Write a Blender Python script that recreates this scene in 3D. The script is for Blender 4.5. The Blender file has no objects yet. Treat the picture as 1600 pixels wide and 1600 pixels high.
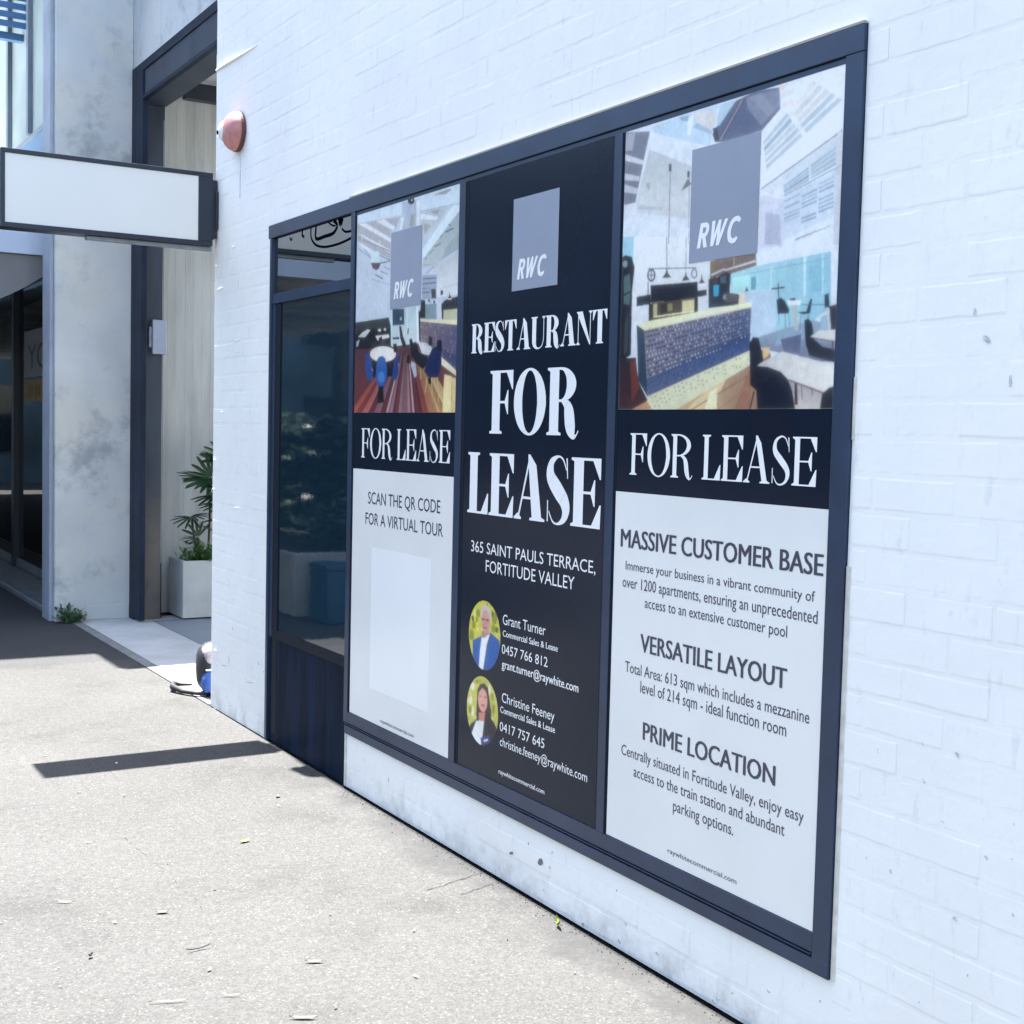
import bpy, math, random
from mathutils import Vector, Matrix
from mathutils.geometry import tessellate_polygon

# ------------------------------------------------------------------ camera, sky, sun, exposure
S = bpy.context.scene
COL = S.collection
S.view_settings.view_transform = 'Standard'
S.view_settings.look = 'None'
S.view_settings.gamma = 1.0
S.view_settings.exposure = 2.77
cam_d = bpy.data.cameras.new('camera')
cam_d.sensor_width = 36; cam_d.lens = 46.165; cam_d.clip_start = 0.05; cam_d.clip_end = 1000
cam = bpy.data.objects.new('camera', cam_d); COL.objects.link(cam); S.camera = cam
yaw, pitch, roll = math.radians(31.0756), math.radians(3.48529), math.radians(1.358877)
F = Vector((math.sin(yaw)*math.cos(pitch), math.cos(yaw)*math.cos(pitch), -math.sin(pitch)))
R0 = Vector((math.cos(yaw), -math.sin(yaw), 0)); U0 = R0.cross(F)
Rv = R0*math.cos(roll) + U0*math.sin(roll); Uv = U0*math.cos(roll) - R0*math.sin(roll)
M = Matrix((Rv, Uv, -F)).transposed().to_4x4(); M.translation = (0, 0, 1.55)
cam.matrix_world = M

SUN_EL = math.radians(69.1)
w = bpy.data.worlds.new('World'); S.world = w; w.use_nodes = True
nt = w.node_tree
sky = nt.nodes.new('ShaderNodeTexSky'); sky.sky_type = 'NISHITA'; sky.sun_disc = False
sky.sun_elevation = SUN_EL; sky.sun_rotation = 0.0
sky.air_density = 1.0; sky.dust_density = 1.6; sky.ozone_density = 1.1
bg = nt.nodes['Background']; bg.inputs['Strength'].default_value = 0.112
nt.links.new(sky.outputs[0], bg.inputs[0])
sd = bpy.data.lights.new('sun', 'SUN'); sd.energy = 5.0; sd.angle = math.radians(0.5); sd.color = (1, 0.975, 0.94)
sun = bpy.data.objects.new('sun', sd); COL.objects.link(sun)
to_sun = Vector((0.0045, math.cos(SUN_EL), math.sin(SUN_EL))).normalized()
sun.rotation_euler = to_sun.to_track_quat('Z', 'Y').to_euler(); sun.location = (0, 20, 40)

# ------------------------------------------------------------------ helpers
def mat(name, col, rough=0.6, spec=0.5, metal=0.0, ior=None, var=0.0, scale=4.0, bump=0.0, bscale=60.0, detail=6, col2=None, stretch=None, vcol=False, lo=0.35, hi=0.65):
    m = bpy.data.materials.new(name); m.use_nodes = True
    t = m.node_tree; b = t.nodes['Principled BSDF']; L = t.links
    b.inputs['Roughness'].default_value = rough; b.inputs['Metallic'].default_value = metal
    b.inputs['Specular IOR Level'].default_value = spec
    if ior: b.inputs['IOR'].default_value = ior
    b.inputs['Base Color'].default_value = (*col, 1)
    tc = t.nodes.new('ShaderNodeTexCoord'); src = tc.outputs['Object']
    geo = t.nodes.new('ShaderNodeNewGeometry'); src = geo.outputs['Position']
    if stretch:
        mp = t.nodes.new('ShaderNodeMapping'); mp.inputs['Scale'].default_value = stretch
        L.new(src, mp.inputs[0]); src = mp.outputs[0]
    last = None
    if vcol:
        va = t.nodes.new('ShaderNodeVertexColor'); va.layer_name = 'Col'; last = va.outputs[0]
        L.new(last, b.inputs['Base Color'])
    if var or col2:
        n = t.nodes.new('ShaderNodeTexNoise'); n.inputs['Scale'].default_value = scale; n.inputs['Detail'].default_value = detail
        n.inputs['Roughness'].default_value = 0.6
        L.new(src, n.inputs['Vector'])
        r = t.nodes.new('ShaderNodeValToRGB'); r.color_ramp.elements[0].position = lo; r.color_ramp.elements[1].position = hi
        c2 = col2 if col2 else tuple(c*(1-var) for c in col)
        r.color_ramp.elements[0].color = (*c2, 1); r.color_ramp.elements[1].color = (*(tuple(min(1, c*(1+var*0.5)) for c in col) if not col2 else col), 1)
        L.new(n.outputs['Fac'], r.inputs[0])
        if last is not None:
            r.color_ramp.elements[0].color = (1-var,)*3+(1,); r.color_ramp.elements[1].color = (1, 1, 1, 1)
            mx = t.nodes.new('ShaderNodeMix'); mx.data_type = 'RGBA'; mx.blend_type = 'MULTIPLY'; mx.inputs[0].default_value = 1
            L.new(last, mx.inputs[6]); L.new(r.outputs[0], mx.inputs[7]); last = mx.outputs[2]
        else: last = r.outputs[0]
        L.new(last, b.inputs['Base Color'])
    if bump:
        n2 = t.nodes.new('ShaderNodeTexNoise'); n2.inputs['Scale'].default_value = bscale; n2.inputs['Detail'].default_value = 8
        L.new(src, n2.inputs['Vector'])
        bp = t.nodes.new('ShaderNodeBump'); bp.inputs['Strength'].default_value = 1; bp.inputs['Distance'].default_value = bump
        L.new(n2.outputs['Fac'], bp.inputs['Height']); L.new(bp.outputs[0], b.inputs['Normal'])
    m['pos'] = 1
    return m

def nodes(m):
    t = m.node_tree
    return t, t.nodes['Principled BSDF'], next(n for n in t.nodes if n.type == 'NEW_GEOMETRY')

def mixin(m, mask, col):
    """mix a second paint colour into a material where mask is 1"""
    t, b, g = nodes(m)
    mx = t.nodes.new('ShaderNodeMix'); mx.data_type = 'RGBA'
    s = b.inputs['Base Color']
    if s.is_linked: t.links.new(s.links[0].from_socket, mx.inputs[6])
    else: mx.inputs[6].default_value = s.default_value[:]
    mx.inputs[7].default_value = (*col, 1)
    t.links.new(mask, mx.inputs[0]); t.links.new(mx.outputs[2], s)

def math_n(t, op, a, b=None, clamp=False):
    n = t.nodes.new('ShaderNodeMath'); n.operation = op; n.use_clamp = clamp
    for i, v in enumerate((a, b)):
        if v is None: continue
        if isinstance(v, (int, float)): n.inputs[i].default_value = v
        else: t.links.new(v, n.inputs[i])
    return n.outputs[0]

def noise_n(t, vec, scale, detail=4, rough=0.5):
    n = t.nodes.new('ShaderNodeTexNoise'); n.inputs['Scale'].default_value = scale; n.inputs['Detail'].default_value = detail; n.inputs['Roughness'].default_value = rough
    t.links.new(vec, n.inputs['Vector']); return n.outputs['Fac']

def smooth_n(t, v, lo, hi):
    n = t.nodes.new('ShaderNodeMapRange'); n.interpolation_type = 'SMOOTHSTEP'
    n.inputs['From Min'].default_value = lo; n.inputs['From Max'].default_value = hi
    t.links.new(v, n.inputs['Value']); return n.outputs[0]

class MB:
    def __init__(s): s.v = []; s.f = []; s.c = []
    def quad(s, *p):
        i = len(s.v); s.v += [tuple(q) for q in p]; s.f.append(tuple(range(i, i+len(p))))
        return s
    def box(s, x0, x1, y0, y1, z0, z1):
        i = len(s.v)
        s.v += [(x0,y0,z0),(x1,y0,z0),(x1,y1,z0),(x0,y1,z0),(x0,y0,z1),(x1,y0,z1),(x1,y1,z1),(x0,y1,z1)]
        s.f += [tuple(i+k for k in q) for q in ((0,3,2,1),(4,5,6,7),(0,1,5,4),(1,2,6,5),(2,3,7,6),(3,0,4,7))]
        return s
    def tube(s, pts, rad, n=8, cap=True):
        rads = rad if isinstance(rad, (list, tuple)) else [rad]*len(pts)
        pts = [Vector(p) for p in pts]; base = len(s.v)
        for k, p in enumerate(pts):
            d = (pts[min(k+1, len(pts)-1)] - pts[max(k-1, 0)]).normalized()
            a = d.cross(Vector((0.13, 0.31, 0.94))); a = a.normalized() if a.length > 1e-3 else d.orthogonal().normalized()
            b = d.cross(a)
            for j in range(n):
                t = 2*math.pi*j/n; s.v.append(tuple(p + (a*math.cos(t)+b*math.sin(t))*rads[k]))
        for k in range(len(pts)-1):
            for j in range(n):
                a0 = base+k*n+j; a1 = base+k*n+(j+1) % n; s.f.append((a0, a1, a1+n, a0+n))
        if cap:
            s.f.append(tuple(base+j for j in range(n))[::-1]); s.f.append(tuple(base+(len(pts)-1)*n+j for j in range(n)))
        return s
    def poly(s, p):
        """flat simple polygon, triangulated"""
        vs = [Vector(q) for q in p]; i = len(s.v); s.v += [tuple(q) for q in vs]
        for tri in tessellate_polygon([vs]): s.f.append(tuple(i+k for k in tri))
        return s
    def mesh(s, name, m, smooth=False):
        me = bpy.data.meshes.new(name); me.from_pydata(s.v, [], s.f); me.materials.append(m)
        if smooth: me.polygons.foreach_set('use_smooth', [True]*len(me.polygons))
        me.update(); return me

def obj(name, me, parent=None, loc=None):
    o = bpy.data.objects.new(name, me); COL.objects.link(o)
    if parent: o.parent = parent; 
    if loc: o.location = loc
    return o
def build(mb, name, m, parent=None, bevel=0, smooth=False, label=None, origin=None):
    """origin: shift the geometry so the object's own origin stands there (world, parents keep identity)"""
    if origin: mb.v = [(a-origin[0], b-origin[1], c-origin[2]) for a, b, c in mb.v]
    elif parent:
        px, py, pz = wloc(parent)
        mb.v = [(a-px, b-py, c-pz) for a, b, c in mb.v]
    me = mb.mesh(name, m, smooth)
    o = obj(name, me, parent)
    if origin:
        if parent:
            px, py, pz = wloc(parent); o.location = (origin[0]-px, origin[1]-py, origin[2]-pz)
        else: o.location = origin
    if bevel:
        bv = o.modifiers.new('bevel', 'BEVEL'); bv.width = bevel; bv.segments = 2; bv.limit_method = 'ANGLE'
    if label: o['label'] = label
    return o
def wloc(o):
    v = Vector((0, 0, 0))
    while o: v += o.location; o = o.parent
    return v
def thing(name, label, cat, loc=(0, 0, 0), group=None):
    o = obj(name, None, None, loc); tag(o, label, cat, group); o.empty_display_size = 0.2; return o
def tag(o, label, cat, group=None):
    o['label'] = label; o['category'] = cat
    if group: o['group'] = group
    return o
def struct(o): o['kind'] = 'structure'; return o
def box(name, m, parent, x0, x1, y0, y1, z0, z1, bevel=0.0, label=None):
    return build(MB().box(x0, x1, y0, y1, z0, z1), name, m, parent, bevel, label=label)

XW = 2.298                       # plane of the posters; the brick face is 2 mm behind it
rnd = random.Random(11)

# ------------------------------------------------------------------ materials
paint = mat('white_masonry_paint', (0.835, 0.83, 0.77), 0.8, 0.15, var=0.05, scale=1.4, bump=0.0014, bscale=26)
t, b, g = nodes(paint)
sx = t.nodes.new('ShaderNodeSeparateXYZ'); t.links.new(g.outputs['Position'], sx.inputs[0])
mp = t.nodes.new('ShaderNodeMapping'); mp.inputs['Scale'].default_value = (3, 3, 0.8); t.links.new(g.outputs['Position'], mp.inputs[0])
nz = noise_n(t, mp.outputs[0], 9, 8, 0.7)
gr = smooth_n(t, nz, 0.57, 0.70)
mixin(paint, math_n(t, 'MULTIPLY', gr, 0.28), (0.50, 0.52, 0.52))
nz2 = noise_n(t, g.outputs['Position'], 26, 3, 0.6)          # small chips and scuffs, commoner low down
chip = smooth_n(t, nz2, 0.700, 0.722)
low = math_n(t, 'SUBTRACT', 1.15, sx.outputs[2], True)
mixin(paint, math_n(t, 'MULTIPLY', chip, math_n(t, 'ADD', math_n(t, 'MULTIPLY', low, 0.6), 0.12)), (0.2, 0.2, 0.19))
dirt = math_n(t, 'MULTIPLY', math_n(t, 'SUBTRACT', 1.0, smooth_n(t, sx.outputs[2], 0.0, 0.16)), smooth_n(t, noise_n(t, g.outputs['Position'], 7, 6, 0.7), 0.42, 0.7))
mixin(paint, math_n(t, 'MULTIPLY', dirt, 0.55), (0.33, 0.33, 0.31))

frame_m = mat('navy_powder_coated_aluminium', (0.016, 0.034, 0.070), 0.38, 0.5, var=0.25, scale=5, bump=0.0002, bscale=300)
frame_dark = mat('dark_rubber_gasket', (0.007, 0.011, 0.018), 0.6, 0.15)
glass_door = mat('dark_tinted_door_glass', (0.008, 0.022, 0.034), 0.03, 0.5, ior=1.8, bump=.0008, bscale=3)
glass_top = mat('mirrored_transom_glass', (0.004, 0.009, 0.013), 0.02, 0.5, ior=3.1)
kick_m = mat('dark_navy_kick_panel', (0.007, 0.016, 0.034), 0.5, 0.03, var=0.5, scale=2.2, stretch=(1, 6, .6))
trim_m = mat('cream_sealant', (0.62, 0.58, 0.50), 0.7, var=0.2, scale=20)
ink_m = mat('black_poster_vinyl', (0.0065, 0.0125, 0.025), 0.2, 0.2, var=0.1, scale=3)
white_v = mat('white_poster_vinyl', (0.745, 0.745, 0.69), 0.22, 0.5, var=0.04, scale=2)
white_p = mat('bright_white_patch_vinyl', (0.82, 0.825, 0.775), 0.22, 0.5, var=0.02, scale=2)
white_t = mat('white_lettering_vinyl', (0.84, 0.84, 0.80), 0.25, 0.5, var=0.02)
ink_t = mat('dark_lettering_vinyl', (0.045, 0.05, 0.075), 0.3, 0.5, var=0.05)
grey_v = mat('grey_logo_vinyl', (0.285, 0.315, 0.37), 0.2, 0.5, var=0.04, scale=5)
print_m = mat('printed_photo_vinyl', (1, 1, 1), 0.22, 0.4, var=0.03, scale=120, vcol=True)
TEXTS = [[2, "serif_bold", "RESTAURANT", 4.118, 3.277, 1.826, 0.103, "white", 0],
 [2, "serif_bold", "FOR", 3.977, 3.41, 1.543, 0.217, "white", 0],
 [2, "serif_bold", "LEASE", 4.123, 3.282, 1.259, 0.216, "white", 0],
 [2, "sans", "365 SAINT PAULS TERRACE,", 4.089, 3.306, 1.121, 0.039, "white", 0],
 [2, "sans", "FORTITUDE VALLEY", 3.981, 3.42, 1.058, 0.041, "white", 0],
 [2, "sans", "Grant Turner", 3.855, 3.581, 0.889, 0.035, "white", 0],
 [2, "sans", "Commercial Sales & Lease", 3.853, 3.506, 0.848, 0.021, "white", 0],
 [2, "sans", "0457 766 812", 3.857, 3.564, 0.788, 0.032, "white", 0],
 [2, "sans", "grant.turner@raywhite.com", 3.854, 3.382, 0.738, 0.029, "white", 0],
 [2, "sans", "Christine Feeney", 3.849, 3.515, 0.62, 0.033, "white", 0],
 [2, "sans", "Commercial Sales & Lease", 3.858, 3.51, 0.582, 0.022, "white", 0],
 [2, "sans", "0417 757 645", 3.859, 3.571, 0.518, 0.032, "white", 0],
 [2, "sans", "christine.feeney@raywhite.com", 3.856, 3.32, 0.467, 0.03, "white", 0],
 [2, "sans", "raywhitecommercial.com", 3.859, 3.564, 0.368, 0.016, "white", 0],
 [1, "serif", "FOR LEASE", 5.046, 4.259, 1.429, 0.122, "white", 0],
 [1, "sans", "SCAN THE QR CODE", 4.971, 4.331, 1.24, 0.049, "ink", 0],
 [1, "sans", "FOR A VIRTUAL TOUR", 4.993, 4.306, 1.154, 0.048, "ink", 0],
 [1, "sans", "raywhitecommercial.com", 4.816, 4.514, 0.352, 0.015, "ink", 0],
 [3, "serif", "FOR LEASE", 3.144, 2.368, 1.433, 0.122, "white", 0],
 [3, "sans", "MASSIVE CUSTOMER BASE", 3.177, 2.337, 1.217, 0.053, "ink", 1],
 [3, "sans", "Immerse your business in a vibrant community of", 3.15, 2.361, 1.151, 0.026, "ink", 0],
 [3, "sans", "over 1200 apartments, ensuring an unprecedented", 3.163, 2.349, 1.098, 0.032, "ink", 0],
 [3, "sans", "access to an extensive customer pool", 3.051, 2.454, 1.049, 0.03, "ink", 0],
 [3, "sans", "VERSATILE LAYOUT", 3.065, 2.45, 0.918, 0.052, "ink", 1],
 [3, "sans", "Total Area: 613 sqm which includes a mezzanine", 3.138, 2.364, 0.847, 0.032, "ink", 0],
 [3, "sans", "level of 214 sqm - ideal function room", 3.06, 2.444, 0.798, 0.034, "ink", 0],
 [3, "sans", "PRIME LOCATION", 3.04, 2.479, 0.663, 0.051, "ink", 1],
 [3, "sans", "Centrally situated in Fortitude Valley, enjoy easy", 3.145, 2.371, 0.596, 0.031, "ink", 0],
 [3, "sans", "access to the train station and abundant", 3.081, 2.437, 0.544, 0.032, "ink", 0],
 [3, "sans", "parking options.", 2.89, 2.631, 0.491, 0.032, "ink", 0],
 [3, "sans", "raywhitecommercial.com", 2.908, 2.612, 0.365, 0.014, "ink", 0]]
PIC1 = [[0,0.602,0.638,0.701,[4226,1616,5126,1616,5126,2444,4226,2444]],
[1,0.665,0.723,0.776,[5126,2434,5126,2444,4381,2444,4226,2443,4226,2368,4534,2384,5112,2409]],
[1,0.463,0.435,0.452,[5124,2406,4713,2385,4761,2337,4802,2341,4797,2227,5121,2333]],
[2,0.76,0.758,0.788,[4942,2394,4867,2394,4758,2349,4776,2338]],
[2,0.76,0.758,0.788,[5116,2405,5040,2399,4795,2309,4796,2293]],
[2,0.76,0.758,0.788,[5122,2366,5078,2357,4801,2265,4805,2252]],
[2,0.76,0.758,0.788,[5121,2329,5080,2321,4968,2277,4984,2268]],
[3,0.278,0.275,0.322,[5111,2349,4800,2261,4804,2257,5116,2345]],
[3,0.223,0.217,0.26,[5106,2302,4981,2251,4985,2250,5110,2300]],
[3,0.682,0.683,0.725,[5078,2354,5069,2334,5077,2334,5086,2355]],
[3,0.682,0.683,0.725,[4897,2314,4896,2285,4904,2286,4905,2315]],
[4,0.652,0.739,0.751,[4980,2278,4907,2270,4896,2222,4984,2231]],
[5,0.12,0.056,0.065,[4984,2231,4888,2222,4904,2200,4934,2196,4966,2208]],
[5,0.055,0.057,0.074,[4897,2254,4799,2224,4802,2222,4900,2252]],
[5,0.039,0.041,0.057,[4891,2222,4801,2223,4799,2219,4888,2218]],
[5,0.074,0.075,0.094,[4865,2206,4798,2187,4800,2185,4867,2204]],
[5,0.055,0.057,0.078,[4939,2181,4862,2157,4866,2154,4943,2178]],
[5,0.074,0.075,0.094,[4887,2189,4819,2170,4822,2168,4890,2187]],
[4,0.186,0.188,0.223,[4971,2164,4796,2126,4797,2125,4972,2162]],
[4,0.186,0.188,0.223,[5046,2292,4973,2245,4976,2244,5049,2291]],
[2,0.484,0.519,0.6,[4698,2438,4549,2430,4544,2317,4711,2331]],
[3,0.754,0.752,0.799,[4579,2428,4549,2428,4548,2318,4575,2321]],
[3,0.754,0.752,0.799,[4706,2380,4678,2379,4704,2330,4722,2332]],
[4,0.02,0.022,0.037,[4594,2430,4595,2426,4599,2423,4605,2421,4613,2420,4622,2420,4631,2422,4640,2425,4646,2429,4651,2434,4652,2438,4651,2443,4649,2444,4608,2444,4606,2443,4600,2439,4596,2435]],
[5,0.624,0.574,0.607,[4611,2434,4611,2433,4612,2432,4613,2432,4615,2432,4617,2432,4619,2432,4621,2433,4623,2434,4624,2435,4624,2436,4624,2437,4623,2438,4622,2439,4620,2439,4618,2439,4615,2439,4613,2438,4612,2437,4611,2436]],
[4,0.373,0.402,0.341,[4625,2382,4588,2377,4592,2332,4634,2337]],
[3,0.367,0.337,0.335,[4444,2430,4311,2435,4292,2429,4341,2419]],
[2,0.551,0.565,0.579,[4537,2379,4370,2369,4308,2367,4519,2269]],
[3,0.366,0.344,0.321,[4467,2373,4383,2371,4402,2353]],
[3,0.78,0.802,0.819,[4540,2374,4395,2344,4407,2333,4539,2353]],
[3,0.423,0.398,0.385,[4515,2336,4452,2320,4503,2291]],
[4,0.224,0.23,0.26,[4541,2383,4229,2372,4228,2370,4540,2381]],
[3,0.74,0.8,0.828,[4280,2370,4226,2367,4226,2350,4228,2347,4503,2205,4516,2205,4514,2241]],
[2,0.537,0.562,0.557,[4226,2345,4226,2207,4369,2179,4399,2155,4518,2166,4509,2202],0.387,0.438,0.455,1],
[3,0.385,0.436,0.436,[4226,2273,4226,2209,4362,2181,4333,2222]],
[4,0.106,0.119,0.119,[4338,2282,4276,2290,4271,2285,4333,2277]],
[4,0.106,0.119,0.119,[4424,2238,4373,2244,4370,2240,4420,2234]],
[4,0.106,0.119,0.119,[4381,2266,4356,2275,4351,2273,4376,2264]],
[4,0.106,0.119,0.119,[4497,2198,4491,2204,4481,2201,4488,2195]],
[4,0.106,0.119,0.119,[4468,2213,4430,2227,4427,2225,4465,2211]],
[4,0.106,0.119,0.119,[4309,2308,4290,2300,4295,2297,4314,2306]],
[2,0.74,0.727,0.746,[4399,2155,4226,2203,4226,2046,4395,2045],0.562,0.567,0.58,1],
[4,0.153,0.161,0.189,[4509,2175,4407,2174,4406,2173,4508,2173]],
[4,0.187,0.195,0.239,[4485,2143,4421,2164,4417,2162,4482,2141]],
[4,0.153,0.156,0.201,[4371,2076,4226,2084,4226,2083,4370,2075]],
[2,0.388,0.422,0.491,[4517,2139,4398,2131,4394,2039,4513,2048]],
[4,0.132,0.15,0.21,[4510,2127,4401,2121,4401,2115,4509,2122]],
[4,0.132,0.15,0.21,[4516,2108,4398,2104,4397,2099,4515,2103]],
[4,0.132,0.15,0.21,[4514,2075,4451,2072,4450,2067,4513,2070]],
[4,0.132,0.15,0.21,[4515,2090,4448,2085,4448,2083,4514,2087]],
[5,0.049,0.062,0.068,[4441,2080,4403,2078,4400,2044,4433,2045]],
[5,0.038,0.039,0.051,[4365,2069,4343,2068,4344,2053,4363,2051]],
[5,0.151,0.038,0.046,[4307,2035,4295,2046,4293,2061,4288,2046,4272,2034]],
[5,0.85,0.85,0.85,[4303,2034,4275,2034,4274,2030,4302,2030]],
[3,0.017,0.02,0.032,[4374,2008,4329,2031,4226,2038,4226,1993,4381,1993]],
[3,0.577,0.56,0.401,[4335,1995,4226,1992,4226,1948,4337,1960]],
[4,0.016,0.019,0.03,[4338,1998,4337,1961,4350,1962,4352,1999]],
[3,0.258,0.339,0.372,[4488,2026,4394,2023,4391,1964,4485,1970]],
[4,0.016,0.019,0.028,[4521,2047,4487,2041,4484,1973,4534,1976]],
[3,0.641,0.666,0.708,[4394,2023,4355,2020,4353,1960,4391,1963]],
[5,0.033,0.033,0.046,[4450,2042,4448,2033,4462,2033,4464,2043]],
[5,0.033,0.033,0.046,[4407,2035,4405,2024,4419,2025,4421,2036]],
[2,0.048,0.055,0.056,[5126,1995,4806,1997,4779,1952,4776,1879,5126,1894]],
[3,0.019,0.017,0.026,[5126,1948,5072,1960,4779,1950,4776,1879,5126,1882]],
[4,0.642,0.644,0.605,[5100,1933,5053,1951,5004,1960,4975,1955,5028,1929]],
[4,0.759,0.71,0.687,[4929,1929,4801,1929,4795,1916,4906,1910]],
[4,0.699,0.677,0.645,[4873,1949,4873,1948,4876,1946,4879,1945,4884,1945,4889,1945,4894,1945,4899,1946,4902,1948,4905,1949,4906,1951,4905,1953,4903,1954,4899,1955,4894,1956,4889,1956,4884,1955,4880,1954,4876,1953,4874,1951]],
[4,0.699,0.677,0.645,[4825,1950,4826,1948,4827,1947,4830,1946,4834,1946,4837,1946,4841,1946,4845,1947,4848,1948,4850,1950,4850,1951,4850,1953,4848,1954,4845,1955,4842,1955,4838,1955,4834,1955,4830,1954,4828,1953,4826,1951]],
[5,0.016,0.013,0.022,[4897,1919,4865,1924,4860,1906,4892,1906]],
[4,0.054,0.036,0.083,[4883,1909,4829,1908,4837,1890,4873,1891]],
[4,0.386,0.416,0.471,[5117,1914,5080,1922,5099,1893,5116,1894]],
[2,0.643,0.7,0.688,[4790,2034,4556,2022,4534,1882,4774,1879],0.477,0.561,0.604,1],
[3,0.041,0.07,0.111,[4772,2028,4667,2022,4662,1960,4767,1962]],
[4,0.271,0.479,0.512,[4684,1984,4684,1982,4685,1980,4688,1979,4690,1978,4694,1978,4697,1978,4700,1980,4702,1981,4704,1983,4704,1985,4704,1987,4702,1989,4700,1991,4697,1991,4694,1992,4691,1991,4688,1990,4686,1988,4684,1986]],
[3,0.85,0.85,0.85,[4562,2024,4546,2023,4533,1885,4549,1884]],
[3,0.588,0.729,0.72,[4789,2025,4773,2024,4768,1883,4780,1883]],
[4,0.016,0.017,0.026,[4543,2005,4525,2004,4524,1890,4533,1891]],
[4,0.714,0.742,0.733,[4640,2026,4626,1891,4632,1892,4647,2026]],
[5,0.026,0.026,0.038,[4708,1955,4691,1956,4672,1916,4637,1873,4670,1871,4698,1910]],
[5,0.016,0.014,0.023,[4765,1915,4706,1914,4706,1905,4765,1907]],
[4,0.066,0.21,0.159,[4621,1943,4624,1921,4636,1922,4633,1944]],
[4,0.85,0.752,0.526,[4530,1973,4226,1951,4226,1934,4517,1964]],
[3,0.269,0.204,0.216,[4532,1965,4226,1934,4226,1767,4339,1820,4528,1885],0.131,0.125,0.208,0],
[4,0.107,0.095,0.155,[4379,1866,4226,1818,4226,1767,4347,1823],0.057,0.075,0.18,0],
[6,0.12,0.096,0.151,[4526,1960,4521,1962,4516,1959,4521,1957]],
[6,0.12,0.096,0.151,[4518,1951,4513,1953,4508,1951,4513,1948]],
[6,0.416,0.344,0.363,[4526,1945,4521,1947,4516,1944,4521,1942]],
[6,0.042,0.044,0.109,[4517,1936,4513,1938,4508,1935,4512,1933]],
[6,0.054,0.043,0.077,[4525,1930,4520,1932,4515,1930,4520,1927]],
[6,0.054,0.043,0.077,[4517,1921,4512,1923,4507,1920,4512,1918]],
[6,0.12,0.096,0.151,[4524,1915,4520,1918,4515,1915,4519,1912]],
[6,0.416,0.344,0.363,[4516,1906,4511,1908,4506,1905,4511,1903]],
[6,0.042,0.044,0.109,[4524,1901,4519,1903,4514,1900,4519,1898]],
[6,0.416,0.344,0.363,[4515,1890,4511,1893,4506,1890,4510,1888]],
[6,0.12,0.096,0.151,[4523,1886,4518,1888,4513,1885,4518,1883]],
[6,0.042,0.044,0.109,[4511,1958,4506,1960,4501,1957,4506,1955]],
[6,0.042,0.044,0.109,[4502,1949,4498,1951,4493,1948,4498,1946]],
[6,0.416,0.344,0.363,[4510,1942,4505,1945,4500,1942,4505,1939]],
[6,0.12,0.096,0.151,[4502,1933,4497,1935,4492,1932,4497,1930]],
[6,0.054,0.043,0.077,[4509,1927,4505,1929,4500,1926,4504,1924]],
[6,0.054,0.043,0.077,[4501,1917,4496,1919,4491,1916,4496,1914]],
[6,0.12,0.096,0.151,[4509,1911,4504,1913,4499,1911,4504,1908]],
[6,0.042,0.044,0.109,[4500,1901,4496,1903,4491,1900,4495,1898]],
[6,0.416,0.344,0.363,[4508,1895,4503,1898,4498,1895,4503,1893]],
[6,0.054,0.043,0.077,[4500,1885,4495,1887,4490,1884,4495,1882]],
[6,0.416,0.344,0.363,[4507,1880,4503,1882,4498,1879,4502,1877]],
[6,0.416,0.344,0.363,[4495,1956,4490,1958,4485,1956,4490,1953]],
[6,0.042,0.044,0.109,[4487,1947,4482,1949,4477,1946,4482,1944]],
[6,0.054,0.043,0.077,[4494,1940,4490,1942,4485,1939,4489,1937]],
[6,0.12,0.096,0.151,[4486,1930,4482,1932,4477,1930,4481,1927]],
[6,0.054,0.043,0.077,[4494,1923,4489,1926,4484,1923,4489,1920]],
[6,0.042,0.044,0.109,[4486,1913,4481,1915,4476,1913,4481,1910]],
[6,0.416,0.344,0.363,[4493,1907,4488,1909,4483,1906,4488,1904]],
[6,0.12,0.096,0.151,[4485,1896,4480,1899,4475,1896,4480,1894]],
[6,0.416,0.344,0.363,[4492,1890,4488,1893,4483,1890,4487,1888]],
[6,0.416,0.344,0.363,[4484,1879,4479,1882,4475,1879,4479,1877]],
[6,0.042,0.044,0.109,[4492,1874,4487,1876,4482,1874,4487,1871]],
[6,0.042,0.044,0.109,[4480,1954,4475,1957,4470,1954,4475,1952]],
[6,0.054,0.043,0.077,[4472,1945,4467,1947,4462,1944,4467,1942]],
[6,0.416,0.344,0.363,[4479,1937,4474,1939,4469,1937,4474,1934]],
[6,0.042,0.044,0.109,[4471,1927,4466,1929,4461,1927,4466,1924]],
[6,0.054,0.043,0.077,[4478,1920,4473,1922,4469,1919,4473,1917]],
[6,0.12,0.096,0.151,[4470,1909,4465,1912,4461,1909,4465,1907]],
[6,0.416,0.344,0.363,[4477,1903,4473,1905,4468,1902,4473,1900]],
[6,0.054,0.043,0.077,[4469,1892,4465,1894,4460,1891,4464,1889]],
[6,0.054,0.043,0.077,[4477,1885,4472,1888,4467,1885,4472,1883]],
[6,0.054,0.043,0.077,[4469,1874,4464,1876,4459,1874,4464,1871]],
[6,0.12,0.096,0.151,[4476,1868,4471,1870,4466,1868,4471,1865]],
[6,0.12,0.096,0.151,[4464,1953,4460,1955,4455,1952,4459,1950]],
[6,0.042,0.044,0.109,[4456,1943,4452,1945,4447,1942,4451,1940]],
[6,0.042,0.044,0.109,[4464,1935,4459,1937,4454,1934,4459,1932]],
[6,0.12,0.096,0.151,[4455,1924,4451,1926,4446,1924,4451,1921]],
[6,0.12,0.096,0.151,[4463,1917,4458,1919,4453,1916,4458,1914]],
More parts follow.
